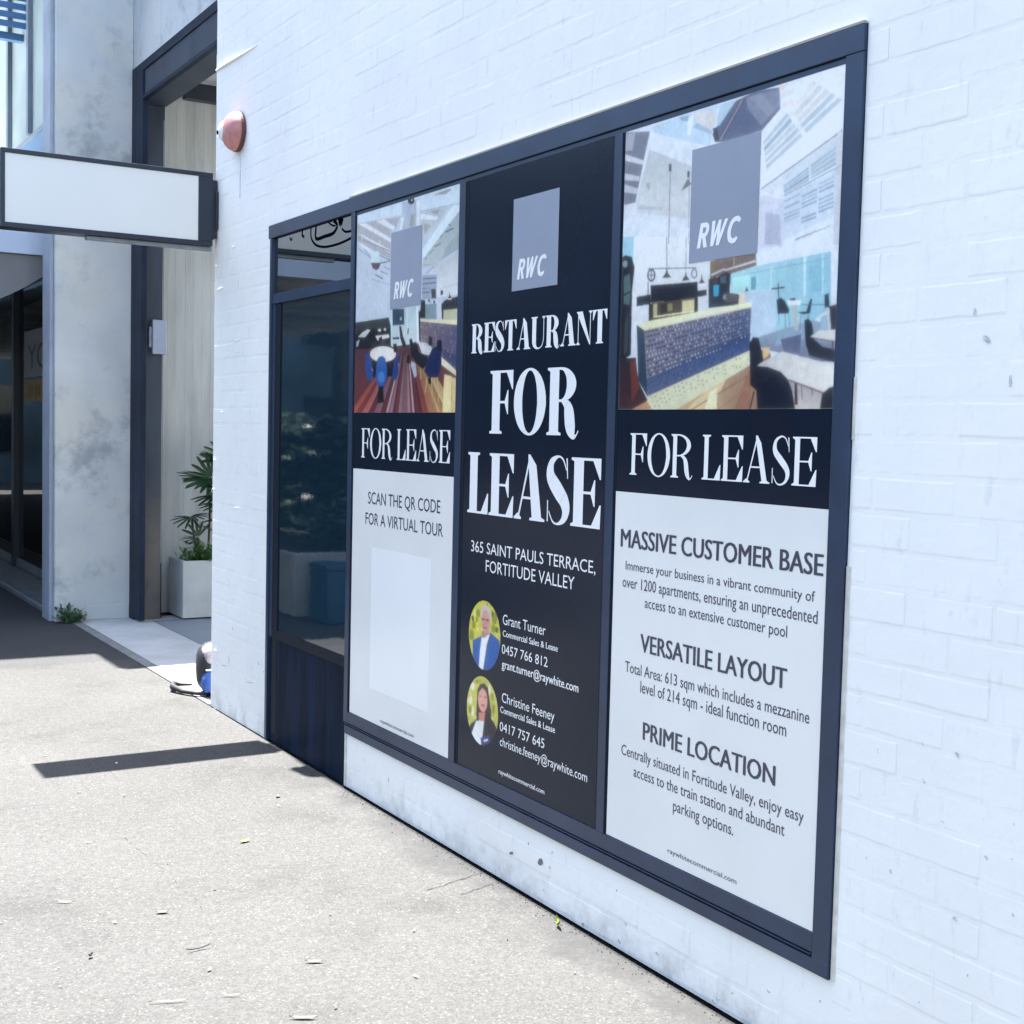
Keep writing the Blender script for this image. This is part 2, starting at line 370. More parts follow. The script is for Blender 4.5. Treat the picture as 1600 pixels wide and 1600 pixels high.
[6,0.042,0.044,0.109,[4455,1906,4450,1908,4445,1905,4450,1903]],
[6,0.12,0.096,0.151,[4462,1898,4457,1901,4452,1898,4457,1896]],
[6,0.12,0.096,0.151,[4454,1887,4449,1889,4444,1887,4449,1884]],
[6,0.12,0.096,0.151,[4461,1880,4457,1883,4452,1880,4456,1878]],
[6,0.12,0.096,0.151,[4453,1869,4448,1871,4444,1868,4448,1866]],
[6,0.416,0.344,0.363,[4460,1862,4456,1865,4451,1862,4456,1859]],
[6,0.416,0.344,0.363,[4449,1951,4444,1953,4440,1951,4444,1948]],
[6,0.416,0.344,0.363,[4441,1941,4436,1943,4432,1940,4436,1938]],
[6,0.054,0.043,0.077,[4448,1932,4444,1934,4439,1932,4443,1929]],
[6,0.042,0.044,0.109,[4440,1921,4436,1924,4431,1921,4435,1919]],
[6,0.042,0.044,0.109,[4447,1913,4443,1916,4438,1913,4443,1910]],
[6,0.042,0.044,0.109,[4439,1902,4435,1904,4430,1901,4434,1899]],
[6,0.416,0.344,0.363,[4447,1894,4442,1897,4437,1894,4442,1892]],
[6,0.416,0.344,0.363,[4438,1883,4434,1885,4429,1882,4434,1880]],
[6,0.042,0.044,0.109,[4446,1875,4441,1878,4436,1875,4441,1873]],
[6,0.416,0.344,0.363,[4438,1863,4433,1866,4428,1863,4433,1860]],
[6,0.042,0.044,0.109,[4445,1856,4440,1859,4435,1856,4440,1854]],
[6,0.054,0.043,0.077,[4434,1949,4429,1952,4424,1949,4429,1947]],
[6,0.12,0.096,0.151,[4426,1939,4421,1941,4416,1938,4421,1936]],
[6,0.054,0.043,0.077,[4433,1930,4428,1932,4424,1929,4428,1927]],
[6,0.054,0.043,0.077,[4425,1918,4420,1921,4416,1918,4420,1916]],
[6,0.12,0.096,0.151,[4432,1910,4428,1912,4423,1909,4427,1907]],
[6,0.042,0.044,0.109,[4424,1898,4419,1901,4415,1898,4419,1895]],
[6,0.12,0.096,0.151,[4431,1890,4427,1892,4422,1890,4426,1887]],
[6,0.042,0.044,0.109,[4423,1878,4419,1880,4414,1878,4418,1875]],
[6,0.12,0.096,0.151,[4430,1870,4426,1873,4421,1870,4426,1868]],
[6,0.12,0.096,0.151,[4422,1858,4418,1860,4413,1857,4418,1855]],
[6,0.12,0.096,0.151,[4430,1851,4425,1853,4420,1850,4425,1848]],
[6,0.054,0.043,0.077,[4419,1948,4414,1950,4409,1947,4414,1945]],
[6,0.042,0.044,0.109,[4411,1937,4406,1939,4401,1936,4406,1934]],
[6,0.054,0.043,0.077,[4418,1927,4413,1930,4408,1927,4413,1924]],
[6,0.416,0.344,0.363,[4410,1916,4405,1918,4400,1915,4405,1913]],
[6,0.12,0.096,0.151,[4417,1907,4412,1909,4408,1906,4412,1904]],
[6,0.12,0.096,0.151,[4409,1895,4404,1897,4400,1894,4404,1892]],
[6,0.042,0.044,0.109,[4416,1886,4411,1888,4407,1886,4411,1883]],
[6,0.054,0.043,0.077,[4408,1874,4403,1876,4399,1873,4403,1871]],
[6,0.054,0.043,0.077,[4415,1865,4411,1868,4406,1865,4410,1863]],
[6,0.054,0.043,0.077,[4407,1853,4403,1855,4398,1852,4402,1850]],
[6,0.416,0.344,0.363,[4414,1845,4410,1847,4405,1845,4409,1842]],
[6,0.12,0.096,0.151,[4404,1946,4399,1948,4394,1946,4399,1943]],
[6,0.054,0.043,0.077,[4396,1934,4391,1937,4386,1934,4391,1932]],
[6,0.042,0.044,0.109,[4403,1925,4398,1927,4393,1924,4398,1922]],
[6,0.054,0.043,0.077,[4395,1913,4390,1915,4385,1912,4390,1910]],
[6,0.416,0.344,0.363,[4402,1903,4397,1906,4393,1903,4397,1901]],
[6,0.416,0.344,0.363,[4394,1891,4389,1893,4385,1890,4389,1888]],
[6,0.416,0.344,0.363,[4401,1882,4396,1884,4392,1882,4396,1879]],
[6,0.416,0.344,0.363,[4393,1869,4388,1871,4384,1869,4388,1866]],
[6,0.12,0.096,0.151,[4400,1861,4395,1863,4391,1860,4395,1858]],
[6,0.054,0.043,0.077,[4392,1847,4387,1850,4383,1847,4387,1845]],
[6,0.054,0.043,0.077,[4399,1839,4394,1841,4390,1839,4394,1836]],
[6,0.054,0.043,0.077,[4389,1945,4384,1947,4379,1944,4384,1942]],
[6,0.416,0.344,0.363,[4381,1932,4376,1935,4372,1932,4376,1930]],
[6,0.12,0.096,0.151,[4388,1922,4383,1925,4378,1922,4383,1920]],
[6,0.054,0.043,0.077,[4380,1910,4375,1912,4371,1909,4375,1907]],
[6,0.12,0.096,0.151,[4387,1900,4382,1902,4378,1900,4382,1897]],
[6,0.042,0.044,0.109,[4379,1887,4374,1889,4370,1887,4374,1884]],
[6,0.12,0.096,0.151,[4386,1878,4381,1880,4377,1877,4381,1875]],
[6,0.042,0.044,0.109,[4378,1865,4373,1867,4369,1864,4373,1862]],
[6,0.416,0.344,0.363,[4385,1856,4380,1858,4376,1855,4380,1853]],
[6,0.054,0.043,0.077,[4377,1842,4372,1844,4368,1842,4372,1839]],
[6,0.054,0.043,0.077,[4384,1833,4379,1836,4375,1833,4379,1831]],
[6,0.042,0.044,0.109,[4374,1943,4369,1945,4365,1942,4369,1940]],
[6,0.054,0.043,0.077,[4366,1930,4361,1933,4357,1930,4361,1928]],
[6,0.12,0.096,0.151,[4373,1920,4368,1922,4364,1919,4368,1917]],
[6,0.12,0.096,0.151,[4365,1907,4360,1909,4356,1907,4360,1904]],
[6,0.042,0.044,0.109,[4372,1897,4367,1899,4363,1896,4367,1894]],
[6,0.042,0.044,0.109,[4364,1884,4359,1886,4355,1883,4359,1881]],
[6,0.042,0.044,0.109,[4371,1874,4366,1876,4362,1873,4366,1871]],
[6,0.054,0.043,0.077,[4363,1860,4358,1862,4354,1860,4358,1857]],
[6,0.042,0.044,0.109,[4370,1851,4365,1853,4361,1850,4365,1848]],
[6,0.12,0.096,0.151,[4362,1837,4357,1839,4353,1836,4357,1834]],
[6,0.042,0.044,0.109,[4369,1828,4364,1830,4360,1827,4364,1825]],
[6,0.416,0.344,0.363,[4359,1941,4355,1944,4350,1941,4354,1939]],
[6,0.054,0.043,0.077,[4351,1928,4347,1931,4342,1928,4346,1926]],
[6,0.042,0.044,0.109,[4358,1918,4354,1920,4349,1917,4353,1915]],
[6,0.042,0.044,0.109,[4350,1904,4346,1906,4341,1904,4345,1901]],
[6,0.042,0.044,0.109,[4357,1894,4352,1896,4348,1893,4352,1891]],
[6,0.042,0.044,0.109,[4349,1880,4345,1882,4340,1880,4344,1877]],
[6,0.12,0.096,0.151,[4356,1870,4351,1872,4347,1869,4351,1867]],
[6,0.042,0.044,0.109,[4348,1856,4343,1858,4339,1855,4343,1853]],
[6,0.054,0.043,0.077,[4355,1846,4350,1848,4346,1846,4350,1843]],
[6,0.416,0.344,0.363,[4347,1831,4342,1834,4338,1831,4342,1829]],
[6,0.416,0.344,0.363,[4354,1822,4349,1824,4345,1822,4349,1820]],
[6,0.416,0.344,0.363,[4344,1940,4340,1942,4335,1939,4340,1937]],
[6,0.042,0.044,0.109,[4336,1926,4332,1929,4327,1926,4332,1924]],
[6,0.416,0.344,0.363,[4343,1915,4339,1917,4334,1915,4339,1912]],
[6,0.042,0.044,0.109,[4335,1901,4331,1904,4326,1901,4331,1899]],
[6,0.12,0.096,0.151,[4342,1890,4338,1893,4333,1890,4337,1888]],
[6,0.054,0.043,0.077,[4334,1876,4330,1879,4325,1876,4330,1874]],
[6,0.12,0.096,0.151,[4341,1866,4337,1868,4332,1865,4336,1863]],
[6,0.416,0.344,0.363,[4333,1851,4329,1854,4324,1851,4328,1849]],
[6,0.416,0.344,0.363,[4340,1841,4336,1844,4331,1841,4335,1839]],
[6,0.12,0.096,0.151,[4332,1826,4328,1829,4323,1826,4327,1824]],
[6,0.042,0.044,0.109,[4339,1817,4334,1819,4330,1816,4334,1814]],
[6,0.12,0.096,0.151,[4330,1938,4325,1940,4321,1938,4325,1935]],
[6,0.12,0.096,0.151,[4322,1924,4317,1927,4313,1924,4317,1922]],
[6,0.12,0.096,0.151,[4329,1913,4324,1915,4319,1912,4324,1910]],
[6,0.054,0.043,0.077,[4321,1899,4316,1901,4312,1898,4316,1896]],
[6,0.12,0.096,0.151,[4327,1887,4323,1890,4318,1887,4323,1885]],
[6,0.042,0.044,0.109,[4320,1873,4315,1875,4310,1872,4315,1870]],
[6,0.12,0.096,0.151,[4326,1862,4322,1864,4317,1861,4322,1859]],
[6,0.054,0.043,0.077,[4318,1847,4314,1849,4309,1847,4314,1844]],
[6,0.12,0.096,0.151,[4325,1836,4321,1839,4316,1836,4321,1834]],
[6,0.054,0.043,0.077,[4317,1821,4313,1823,4308,1821,4313,1818]],
[6,0.12,0.096,0.151,[4324,1811,4320,1813,4315,1811,4319,1808]],
[6,0.042,0.044,0.109,[4315,1937,4311,1939,4306,1936,4310,1934]],
[6,0.042,0.044,0.109,[4307,1922,4303,1925,4298,1922,4303,1920]],
[6,0.12,0.096,0.151,[4314,1910,4310,1913,4305,1910,4309,1908]],
[6,0.054,0.043,0.077,[4306,1896,4302,1898,4297,1895,4301,1893]],
[6,0.054,0.043,0.077,[4313,1884,4308,1886,4304,1884,4308,1881]],
[6,0.042,0.044,0.109,[4305,1869,4300,1871,4296,1869,4300,1867]],
[6,0.042,0.044,0.109,[4312,1858,4307,1860,4303,1858,4307,1855]],
[6,0.416,0.344,0.363,[4304,1843,4299,1845,4295,1842,4299,1840]],
[6,0.042,0.044,0.109,[4310,1832,4306,1834,4301,1831,4306,1829]],
[6,0.054,0.043,0.077,[4303,1816,4298,1818,4294,1816,4298,1813]],
[6,0.054,0.043,0.077,[4309,1805,4305,1808,4300,1805,4305,1803]],
[6,0.12,0.096,0.151,[4301,1935,4296,1937,4292,1934,4296,1932]],
[6,0.042,0.044,0.109,[4293,1920,4288,1923,4284,1920,4288,1918]],
[6,0.054,0.043,0.077,[4299,1908,4295,1910,4290,1907,4295,1905]],
[6,0.042,0.044,0.109,[4292,1893,4287,1895,4283,1893,4287,1890]],
[6,0.042,0.044,0.109,[4298,1881,4294,1883,4289,1881,4294,1878]],
[6,0.054,0.043,0.077,[4290,1866,4286,1868,4281,1865,4286,1863]],
[6,0.12,0.096,0.151,[4297,1854,4293,1856,4288,1854,4292,1851]],
[6,0.12,0.096,0.151,[4289,1838,4285,1841,4280,1838,4285,1836]],
[6,0.054,0.043,0.077,[4296,1827,4291,1829,4287,1827,4291,1824]],
[6,0.042,0.044,0.109,[4288,1811,4284,1813,4279,1811,4283,1808]],
[6,0.042,0.044,0.109,[4295,1800,4290,1802,4286,1800,4290,1797]],
[6,0.12,0.096,0.151,[4286,1933,4282,1936,4277,1933,4282,1931]],
[6,0.12,0.096,0.151,[4278,1918,4274,1921,4269,1918,4274,1916]],
[6,0.416,0.344,0.363,[4285,1906,4281,1908,4276,1905,4280,1903]],
[6,0.054,0.043,0.077,[4277,1890,4273,1893,4268,1890,4273,1888]],
[6,0.416,0.344,0.363,[4284,1878,4279,1880,4275,1877,4279,1875]],
[6,0.054,0.043,0.077,[4276,1862,4271,1864,4267,1862,4271,1860]],
[6,0.054,0.043,0.077,[4282,1850,4278,1852,4274,1850,4278,1847]],
[6,0.416,0.344,0.363,[4275,1834,4270,1836,4266,1834,4270,1831]],
[6,0.416,0.344,0.363,[4281,1822,4277,1825,4272,1822,4277,1820]],
[6,0.042,0.044,0.109,[4273,1806,4269,1808,4264,1805,4269,1803]],
[6,0.416,0.344,0.363,[4280,1794,4276,1797,4271,1794,4275,1792]],
[6,0.042,0.044,0.109,[4272,1932,4267,1934,4263,1931,4267,1929]],
[6,0.12,0.096,0.151,[4264,1917,4260,1919,4255,1916,4259,1914]],
[6,0.416,0.344,0.363,[4271,1903,4266,1905,4262,1903,4266,1901]],
[6,0.054,0.043,0.077,[4263,1888,4258,1890,4254,1887,4258,1885]],
[6,0.416,0.344,0.363,[4269,1875,4265,1877,4260,1874,4265,1872]],
[6,0.416,0.344,0.363,[4261,1859,4257,1861,4253,1858,4257,1856]],
[6,0.416,0.344,0.363,[4268,1846,4264,1848,4259,1846,4263,1843]],
[6,0.054,0.043,0.077,[4260,1830,4256,1832,4251,1829,4256,1827]],
[6,0.054,0.043,0.077,[4267,1818,4262,1820,4258,1817,4262,1815]],
[6,0.042,0.044,0.109,[4259,1801,4255,1803,4250,1800,4254,1798]],
[6,0.054,0.043,0.077,[4265,1789,4261,1791,4257,1789,4261,1786]],
[6,0.054,0.043,0.077,[4257,1930,4253,1932,4249,1930,4253,1928]],
[6,0.054,0.043,0.077,[4250,1915,4245,1917,4241,1914,4245,1912]],
[6,0.054,0.043,0.077,[4256,1901,4252,1903,4247,1900,4252,1898]],
[6,0.054,0.043,0.077,[4248,1885,4244,1887,4240,1884,4244,1882]],
[6,0.054,0.043,0.077,[4255,1872,4251,1874,4246,1871,4250,1869]],
[6,0.12,0.096,0.151,[4247,1855,4243,1857,4238,1855,4243,1853]],
[6,0.054,0.043,0.077,[4254,1842,4249,1844,4245,1842,4249,1840]],
[6,0.042,0.044,0.109,[4246,1825,4241,1828,4237,1825,4241,1823]],
[6,0.054,0.043,0.077,[4252,1813,4248,1815,4243,1813,4248,1810]],
[6,0.12,0.096,0.151,[4244,1796,4240,1798,4236,1795,4240,1793]],
[6,0.416,0.344,0.363,[4251,1784,4247,1786,4242,1783,4246,1781]],
[6,0.12,0.096,0.151,[4243,1929,4239,1931,4234,1928,4239,1926]],
[6,0.042,0.044,0.109,[4236,1913,4231,1915,4227,1912,4231,1910]],
[6,0.416,0.344,0.363,[4242,1899,4238,1901,4233,1898,4237,1896]],
[6,0.042,0.044,0.109,[4234,1882,4230,1884,4226,1882,4226,1881,4230,1880]],
[6,0.416,0.344,0.363,[4241,1868,4236,1871,4232,1868,4236,1866]],
[6,0.054,0.043,0.077,[4233,1852,4229,1854,4226,1852,4226,1850,4228,1849]],
[6,0.042,0.044,0.109,[4239,1838,4235,1841,4230,1838,4235,1836]],
[6,0.416,0.344,0.363,[4231,1821,4227,1823,4226,1823,4226,1819,4227,1819]],
[6,0.042,0.044,0.109,[4238,1808,4234,1811,4229,1808,4233,1806]],
[6,0.054,0.043,0.077,[4226,1788,4230,1791,4226,1793]],
[6,0.416,0.344,0.363,[4237,1778,4232,1780,4228,1778,4232,1776]],
[5,0.797,0.71,0.539,[4343,1822,4226,1767,4226,1748,4345,1793]],
[1,0.19,0.056,0.059,[4226,1616,5126,1616,5126,1898,4775,1883,4534,1886,4226,1751],0.115,0.054,0.068,1],
[2,0.389,0.108,0.081,[5126,1642,4771,1857,4764,1857,5126,1624],0.205,0.073,0.057,1],
[2,0.476,0.13,0.098,[5126,1616,5126,1623,4770,1853,4763,1852,5108,1616],0.242,0.084,0.066,1],
[2,0.257,0.062,0.062,[5106,1616,4773,1845,4765,1845,5077,1616],0.148,0.051,0.049,1],
[2,0.241,0.058,0.059,[5075,1616,4767,1843,4759,1843,5047,1616],0.139,0.049,0.046,1],
[2,0.479,0.168,0.156,[5045,1616,4740,1857,4734,1857,5016,1616],0.241,0.102,0.094,1],
[2,0.497,0.174,0.162,[5014,1616,4732,1857,4725,1857,4986,1616],0.249,0.107,0.097,1],
[2,0.126,0.042,0.049,[4984,1616,4740,1843,4732,1843,4957,1616],0.085,0.039,0.041,1],
[2,0.146,0.048,0.057,[4955,1616,4721,1854,4714,1854,4927,1616],0.096,0.042,0.046,1],
[2,0.281,0.151,0.182,[4925,1616,4710,1857,4704,1857,4898,1616],0.158,0.095,0.106,1],
[2,0.299,0.16,0.192,[4896,1616,4708,1852,4701,1851,4869,1616],0.165,0.1,0.111,1],
[2,0.155,0.041,0.05,[4867,1616,4709,1838,4701,1838,4841,1616],0.099,0.038,0.042,1],
[2,0.152,0.04,0.049,[4839,1616,4701,1837,4693,1837,4812,1616],0.097,0.038,0.041,1],
[2,0.231,0.129,0.147,[4810,1616,4680,1861,4673,1861,4784,1616],0.135,0.085,0.091,1],
[2,0.352,0.196,0.223,[4782,1616,4682,1840,4675,1840,4756,1616],0.188,0.117,0.124,1],
[2,0.142,0.043,0.052,[4755,1616,4673,1844,4665,1844,4729,1616],0.093,0.039,0.043,1],
[2,0.195,0.058,0.071,[4727,1616,4661,1856,4655,1856,4701,1616],0.12,0.049,0.053,1],
[2,0.334,0.192,0.219,[4700,1616,4658,1840,4650,1840,4674,1616],0.182,0.114,0.123,1],
[2,0.241,0.14,0.158,[4673,1616,4649,1846,4642,1846,4647,1616],0.138,0.09,0.095,1],
[2,0.27,0.144,0.15,[4646,1616,4641,1850,4634,1850,4621,1616],0.151,0.092,0.092,1],
[2,0.448,0.255,0.266,[4619,1616,4634,1844,4626,1844,4595,1616],0.227,0.133,0.133,1],
[2,0.21,0.06,0.078,[4593,1616,4629,1865,4623,1865,4568,1616],0.125,0.049,0.056,1],
[2,0.134,0.04,0.052,[4567,1616,4617,1839,4610,1839,4542,1616],0.089,0.038,0.043,1],
[2,0.171,0.048,0.058,[4541,1616,4614,1853,4607,1853,4517,1616],0.107,0.043,0.046,1],
[2,0.122,0.035,0.042,[4515,1616,4606,1849,4599,1849,4491,1616],0.084,0.034,0.038,1],
[2,0.297,0.085,0.077,[4490,1616,4602,1857,4596,1857,4466,1616],0.164,0.062,0.055,1],
[2,0.276,0.078,0.071,[4465,1616,4582,1832,4574,1831,4441,1616],0.155,0.059,0.054,1],
[2,0.468,0.209,0.122,[4440,1616,4591,1859,4585,1859,4416,1616],0.237,0.122,0.079,1],
[2,0.486,0.216,0.125,[4415,1616,4585,1860,4580,1859,4392,1616],0.245,0.125,0.08,1],
[2,0.459,0.26,0.131,[4390,1616,4577,1856,4571,1856,4367,1616],0.233,0.144,0.083,1],
[2,0.643,0.385,0.209,[4366,1616,4562,1846,4555,1845,4343,1616],0.308,0.188,0.104,1],
[2,0.444,0.267,0.133,[4342,1616,4542,1832,4535,1832,4319,1616],0.226,0.147,0.083,1],
[2,0.395,0.238,0.119,[4318,1616,4535,1833,4528,1833,4295,1616],0.208,0.135,0.077,1],
[2,0.769,0.547,0.31,[4294,1616,4542,1846,4536,1846,4272,1616],0.354,0.253,0.146,1],
[2,0.7,0.497,0.282,[4270,1616,4552,1860,4546,1860,4248,1616],0.329,0.233,0.135,1],
[2,0.683,0.461,0.245,[4226,1616,4247,1616,4523,1841,4516,1841,4226,1617],0.322,0.218,0.121,1],
[2,0.705,0.473,0.25,[4226,1618,4537,1858,4532,1858,4226,1633],0.33,0.222,0.121,1],
[3,0.497,0.351,0.37,[4814,1616,4709,1809,4700,1809,4796,1616]],
[3,0.497,0.351,0.37,[4577,1616,4614,1806,4605,1806,4560,1616]],
[3,0.85,0.688,0.395,[4330,1616,4321,1757,4261,1749,4262,1616]],
[3,0.735,0.549,0.301,[4226,1616,4255,1616,4261,1745,4226,1741]],
[4,0.019,0.013,0.024,[4970,1829,4750,1823,4756,1760,4950,1761]],
[5,0.838,0.771,0.722,[4732,1848,4737,1838,4754,1830,4780,1824,4814,1821,4851,1821,4889,1824,4924,1829,4953,1837,4971,1847,4978,1857,4972,1867,4954,1875,4927,1881,4892,1884,4854,1884,4816,1881,4782,1875,4755,1867,4738,1858]],
[6,0.041,0.092,0.28,[5025,1860,4994,1862,4965,1832,4944,1788,4945,1747,4988,1750,5017,1779]],
[6,0.03,0.071,0.235,[4709,1767,4734,1744,4767,1749,4754,1802,4737,1832,4707,1850]],
[7,0.04,0.13,0.368,[4905,1832,4889,1843,4858,1845,4830,1835,4815,1800,4812,1762,4835,1726,4866,1721,4898,1728,4918,1764,4913,1807]],
[8,0.096,0.233,0.497,[4834,1758,4835,1751,4840,1745,4846,1740,4855,1737,4865,1736,4875,1737,4884,1741,4891,1746,4896,1753,4898,1760,4896,1767,4892,1773,4885,1778,4877,1782,4867,1782,4857,1781,4848,1777,4841,1772,4836,1766]],
[6,0.011,0.01,0.017,[4889,1725,4846,1724,4835,1658,4895,1654]],
[5,0.015,0.011,0.021,[4729,1889,4724,1855,4753,1855,4759,1890]],
[6,0.545,0.333,0.184,[4959,1798,4940,1789,4945,1787,4964,1796]],
[5,0.718,0.689,0.693,[4540,1883,4506,1885,4458,1876,4416,1854,4440,1832,4504,1838]],
[6,0.014,0.013,0.024,[4618,1900,4596,1903,4583,1886,4555,1888,4532,1847,4464,1833,4454,1797,4501,1782,4551,1803,4594,1838]],
[7,0.015,0.03,0.104,[4448,1831,4425,1855,4381,1866,4348,1842,4344,1793,4370,1748,4440,1747,4483,1772,4463,1811]],
[8,0.01,0.014,0.035,[4382,1885,4357,1888,4346,1878,4346,1839,4387,1859]],
[6,0.023,0.016,0.028,[4452,1900,4437,1904,4423,1896,4422,1868,4456,1871]],
[5,0.501,0.507,0.564,[4593,1816,4559,1805,4545,1759,4565,1750,4600,1801]],
[6,0.024,0.014,0.021,[4612,1838,4615,1807,4636,1808,4634,1840]],
[6,0.015,0.012,0.018,[4428,1748,4424,1724,4447,1724,4452,1747]],
[5,0.627,0.471,0.237,[4457,1749,4470,1692,4477,1692,4463,1750]],
[5,0.627,0.471,0.237,[4371,1748,4358,1651,4364,1651,4377,1748]],
[5,0.627,0.471,0.237,[4422,1749,4411,1687,4417,1687,4427,1749]],
[5,0.627,0.471,0.237,[4515,1784,4505,1744,4511,1743,4520,1784]],
[5,0.627,0.471,0.237,[4399,1748,4378,1694,4381,1694,4403,1748]]]
